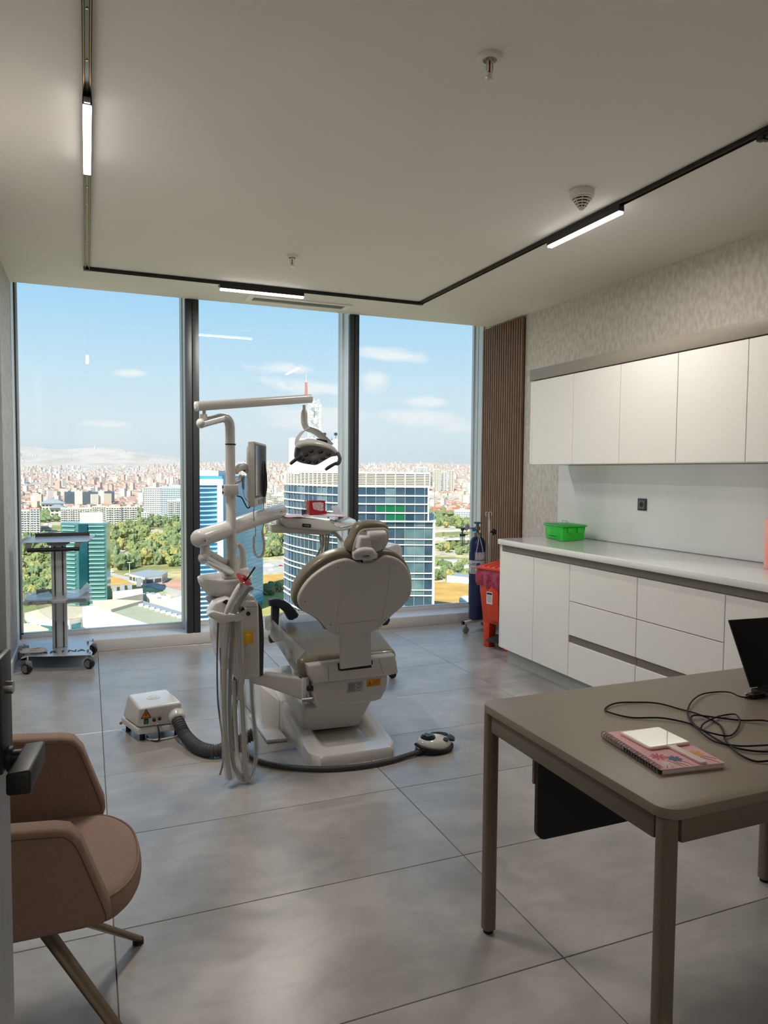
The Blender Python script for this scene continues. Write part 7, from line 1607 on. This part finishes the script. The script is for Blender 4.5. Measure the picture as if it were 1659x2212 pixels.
for i, (p, r, u, v) in enumerate(spots):
    o = bpy.data.objects.new('tree', tms[i % 8]); COL.objects.link(o); o.location = p; o.scale = (r, r, r*random.uniform(.85, 1.2)); o.rotation_euler = (0, 0, random.uniform(0, 6.28))
    reg = 'left' if u < 420 else ('middle' if u < 640 else 'right')
    tag(o, {'left': 'leafy tree in the woodland seen through the left window', 'middle': 'leafy tree between the blue tower and the round tower', 'right': 'leafy tree among roads seen through the right window'}[reg], 'tree', 'trees seen through the %s window' % reg)
# distant woodland and houses: far too many to count
def stuff_mesh(name, verts, faces, mids, mats):
    me = bpy.data.meshes.new(name); me.from_pydata(verts, [], faces); me.polygons.foreach_set('material_index', mids)
    for m_ in mats: me.materials.append(m_)
    me.update(); o = bpy.data.objects.new(name, me); COL.objects.link(o); o['kind'] = 'stuff'; return o
rs = random.Random(5); V, Fc, MI = [], [], []
base_t = [(0, 0, 1.9), (1, 0, .9), (.31, .95, .9), (-.81, .59, .9), (-.81, -.59, .9), (.31, -.95, .9), (0, 0, 0)]
for _ in range(3000):
    u = rs.uniform(20, 1040); v = rs.choice([rs.uniform(1062, 1132), rs.uniform(1062, 1090)])
    if 430 < u < 560 or 640 < u < 920: continue
    if 212 < u < 300 and v < 1100 and u-212 > (v-1062)*1.2 and rs.random() < .8: continue
    p = PZ(u, v, GZ); r = rs.uniform(5, 9); k = len(V)
    V += [(p.x+a*r*rs.uniform(.8, 1.2), p.y+b*r*rs.uniform(.8, 1.2), GZ+c*r*.8) for a, b, c in base_t]
    for j in range(5): Fc += [(k, k+1+j, k+1+(j+1) % 5), (k+6, k+1+(j+1) % 5, k+1+j)]; MI += [rs.choice((0, 1, 2))]*2
o = stuff_mesh('distant_woodland', V, Fc, MI, [MATS['foliage_2'], MATS['foliage_0'], MATS['foliage_7']]); o['label'] = 'bushy tree belts far beyond the towers'; o['category'] = 'woodland'
V, Fc, MI = [], [], []
far_m = [M('far_white_wall', '#cfc8be', .8, var=.02), M('far_rose_wall', '#c2a698', .8, var=.03), M('far_beige_wall', '#c4b5a3', .8, var=.03), M('far_roof_red', '#b08573', .85, var=.04), M('far_roof_pale', '#baa79e', .85, var=.04), M('far_roof_grey', '#a39e9c', .8, var=.04)]  # last grey covers the roofs of the tall blocks
n_ind = 0
def add_house(p, w_, d_, h_, a_, wm, rm):
    c, s_ = math.cos(a_), math.sin(a_); k = len(V)
    for z in (-4, h_):
        for x, y in ((-w_, -d_), (w_, -d_), (w_, d_), (-w_, d_)): V.append((p.x+x*c-y*s_, p.y+x*s_+y*c, p.z+z))
    for x in (-w_*.8, w_*.8): V.append((p.x+x*c, p.y+x*s_, p.z+h_+min(w_, d_)*.45*(rm == 3)+.01))
    Fc.extend([(k, k+1, k+5, k+4), (k+1, k+2, k+6, k+5), (k+2, k+3, k+7, k+6), (k+3, k, k+4, k+7)]); MI.extend([wm]*4)
    Fc.extend([(k+4, k+5, k+9, k+8), (k+6, k+7, k+8, k+9), (k+5, k+6, k+9), (k+7, k+4, k+8)]); MI.extend([rm]*4)
hsp = []
for _ in range(26000):
    az = R(rs.uniform(-7, 34)); rr = 1e3*(rs.uniform(1.75, 9.3) if rs.random() < .75 else rs.uniform(1.7, 4.2)); azd = math.degrees(az)
    if azd < 9 and rr > 7600 and rs.random() < .9: continue
    if azd < 6 and rr > 5600+900*math.sin(azd*1.3) and rs.random() < .7: continue
    x, y = rr*math.sin(az), rr*math.cos(az)
    if noise.noise(Vector((x/420, y/420, 11))) < -.28: continue
    hsp.append((rr, x, y))
hsp.sort()
ind = 0
for (rr, x, y) in hsp:
    p = Vector((x, y, hgt(x, y))); tall = rs.random() < (.035 if rr < 5200 else .07)
    w_ = rs.uniform(4.5, 8); d_ = rs.uniform(4.5, 8); h_ = rs.uniform(5, 11) if not tall else rs.uniform(20, 38); a_ = rs.uniform(0, 3.14)
    wm = rs.choice((0, 0, 1, 2)); rm = rs.choice((3, 3, 4, 0)) if not tall else 5
    if ind < 240 and rr < 2600 and rs.random() < .6:
        V0, F0, M0 = V, Fc, MI; V, Fc, MI = [], [], []
        add_house(Vector((0, 0, 0)), w_, d_, h_, a_, wm, rm)
        me = bpy.data.meshes.new('house'); me.from_pydata(V, [], Fc); me.polygons.foreach_set('material_index', MI)
        for m_ in far_m: me.materials.append(m_)
        o = bpy.data.objects.new('house', me); COL.objects.link(o); o.location = p; tag(o, 'small pale house at the near edge of the far city', 'house', 'small houses at the near edge of the city')
        V, Fc, MI = V0, F0, M0; ind += 1
    else: add_house(p, w_, d_, h_, a_, wm, rm)
o = stuff_mesh('distant_houses', V, Fc, MI, far_m); o['label'] = 'thousands of pale houses covering the far hillsides'; o['category'] = 'houses'
# cars on the near roads
m_car = [M('car_white', '#ecebe8', .3, coat=.4), M('car_silver', '#a9adb2', .3, .3), M('car_red', '#a4342c', .3)]
for i, (u, v) in enumerate(((275, 1243), (240, 1237), (580, 1224), (595, 1226), (606, 1224), (585, 1233), (945, 1164), (962, 1165), (985, 1147))):
    p = PZ(u, v, GZ if u < 900 else (-79.6 if v > 1150 else -75.6)); z0 = p.z+.5
    t = thing('car', p, ['white car on the road right of the teal tower', 'white van on the road beside the teal tower', 'white coach behind the cuspidor bowl, middle of the far car park', 'silver car next to the coach in the car park', 'red car at the right of the car park', 'white car at the front of the car park', 'white car on the second viaduct', 'silver car on the second viaduct', 'white car on the upper viaduct'][i], 'car')
    L_ = 4.4 if i != 2 else 10; mt = m_car[[0, 0, 0, 1, 2, 0, 0, 1, 0][i]]; h_ = .9 if i not in (1, 2) else 1.8
    ob('car_body', B().box((p.x-L_/2, p.y-.9, z0-.2), (p.x+L_/2, p.y+.9, z0+h_*.6), .2, 2).hexa([(p.x-L_*.35, p.y-.8, z0+h_*.6), (p.x+L_*.3, p.y-.8, z0+h_*.6), (p.x+L_*.3, p.y+.8, z0+h_*.6), (p.x-L_*.35, p.y+.8, z0+h_*.6), (p.x-L_*.25, p.y-.7, z0+h_*1.3), (p.x+L_*.2, p.y-.7, z0+h_*1.3), (p.x+L_*.2, p.y+.7, z0+h_*1.3), (p.x-L_*.25, p.y+.7, z0+h_*1.3)]), mt, t, 30)
    for sx_ in (-1, 1): ob('wheel', B().cyl((p.x+sx_*L_*.3, p.y-.95, z0-.15), (p.x+sx_*L_*.3, p.y-.7, z0-.15), .34, seg=12), m_rubber, t)
# street mast near the road
p = PZ(280, 1240, GZ); t = thing('street_mast', p, 'thin pale street lamp mast beside the road and shed', 'lamp post'); zt_s = PY(280, 1215, p.y).z
ob('pole', B().cyl(p, (p.x, p.y, zt_s), .35, .2, seg=8), m_conc, t); ob('head', B().box((p.x-2, p.y-.3, zt_s-.2), (p.x+2, p.y+.3, zt_s+.3)), m_conc, t, 0)

# hot summer haze over the plain
hz_ = bpy.data.materials.new('summer_haze'); hz_.use_nodes = True; hn = NT(hz_.node_tree); hn.n.clear()
ho_ = hn.add('ShaderNodeOutputMaterial'); hv = hn.add('ShaderNodeVolumeScatter'); hv.inputs['Density'].default_value = 7e-5; hv.inputs['Anisotropy'].default_value = .1; hv.inputs['Color'].default_value = (.93, .95, 1, 1); hn.link(hv.outputs[0], ho_.inputs['Volume'])
hzo = ob('haze', B().box((-9000, 900, GZ-80), (12000, 13400, 420)), hz_, None, 0); hzo['kind'] = 'stuff'; hzo['label'] = 'thin summer haze over the far city'; hzo['category'] = 'haze'
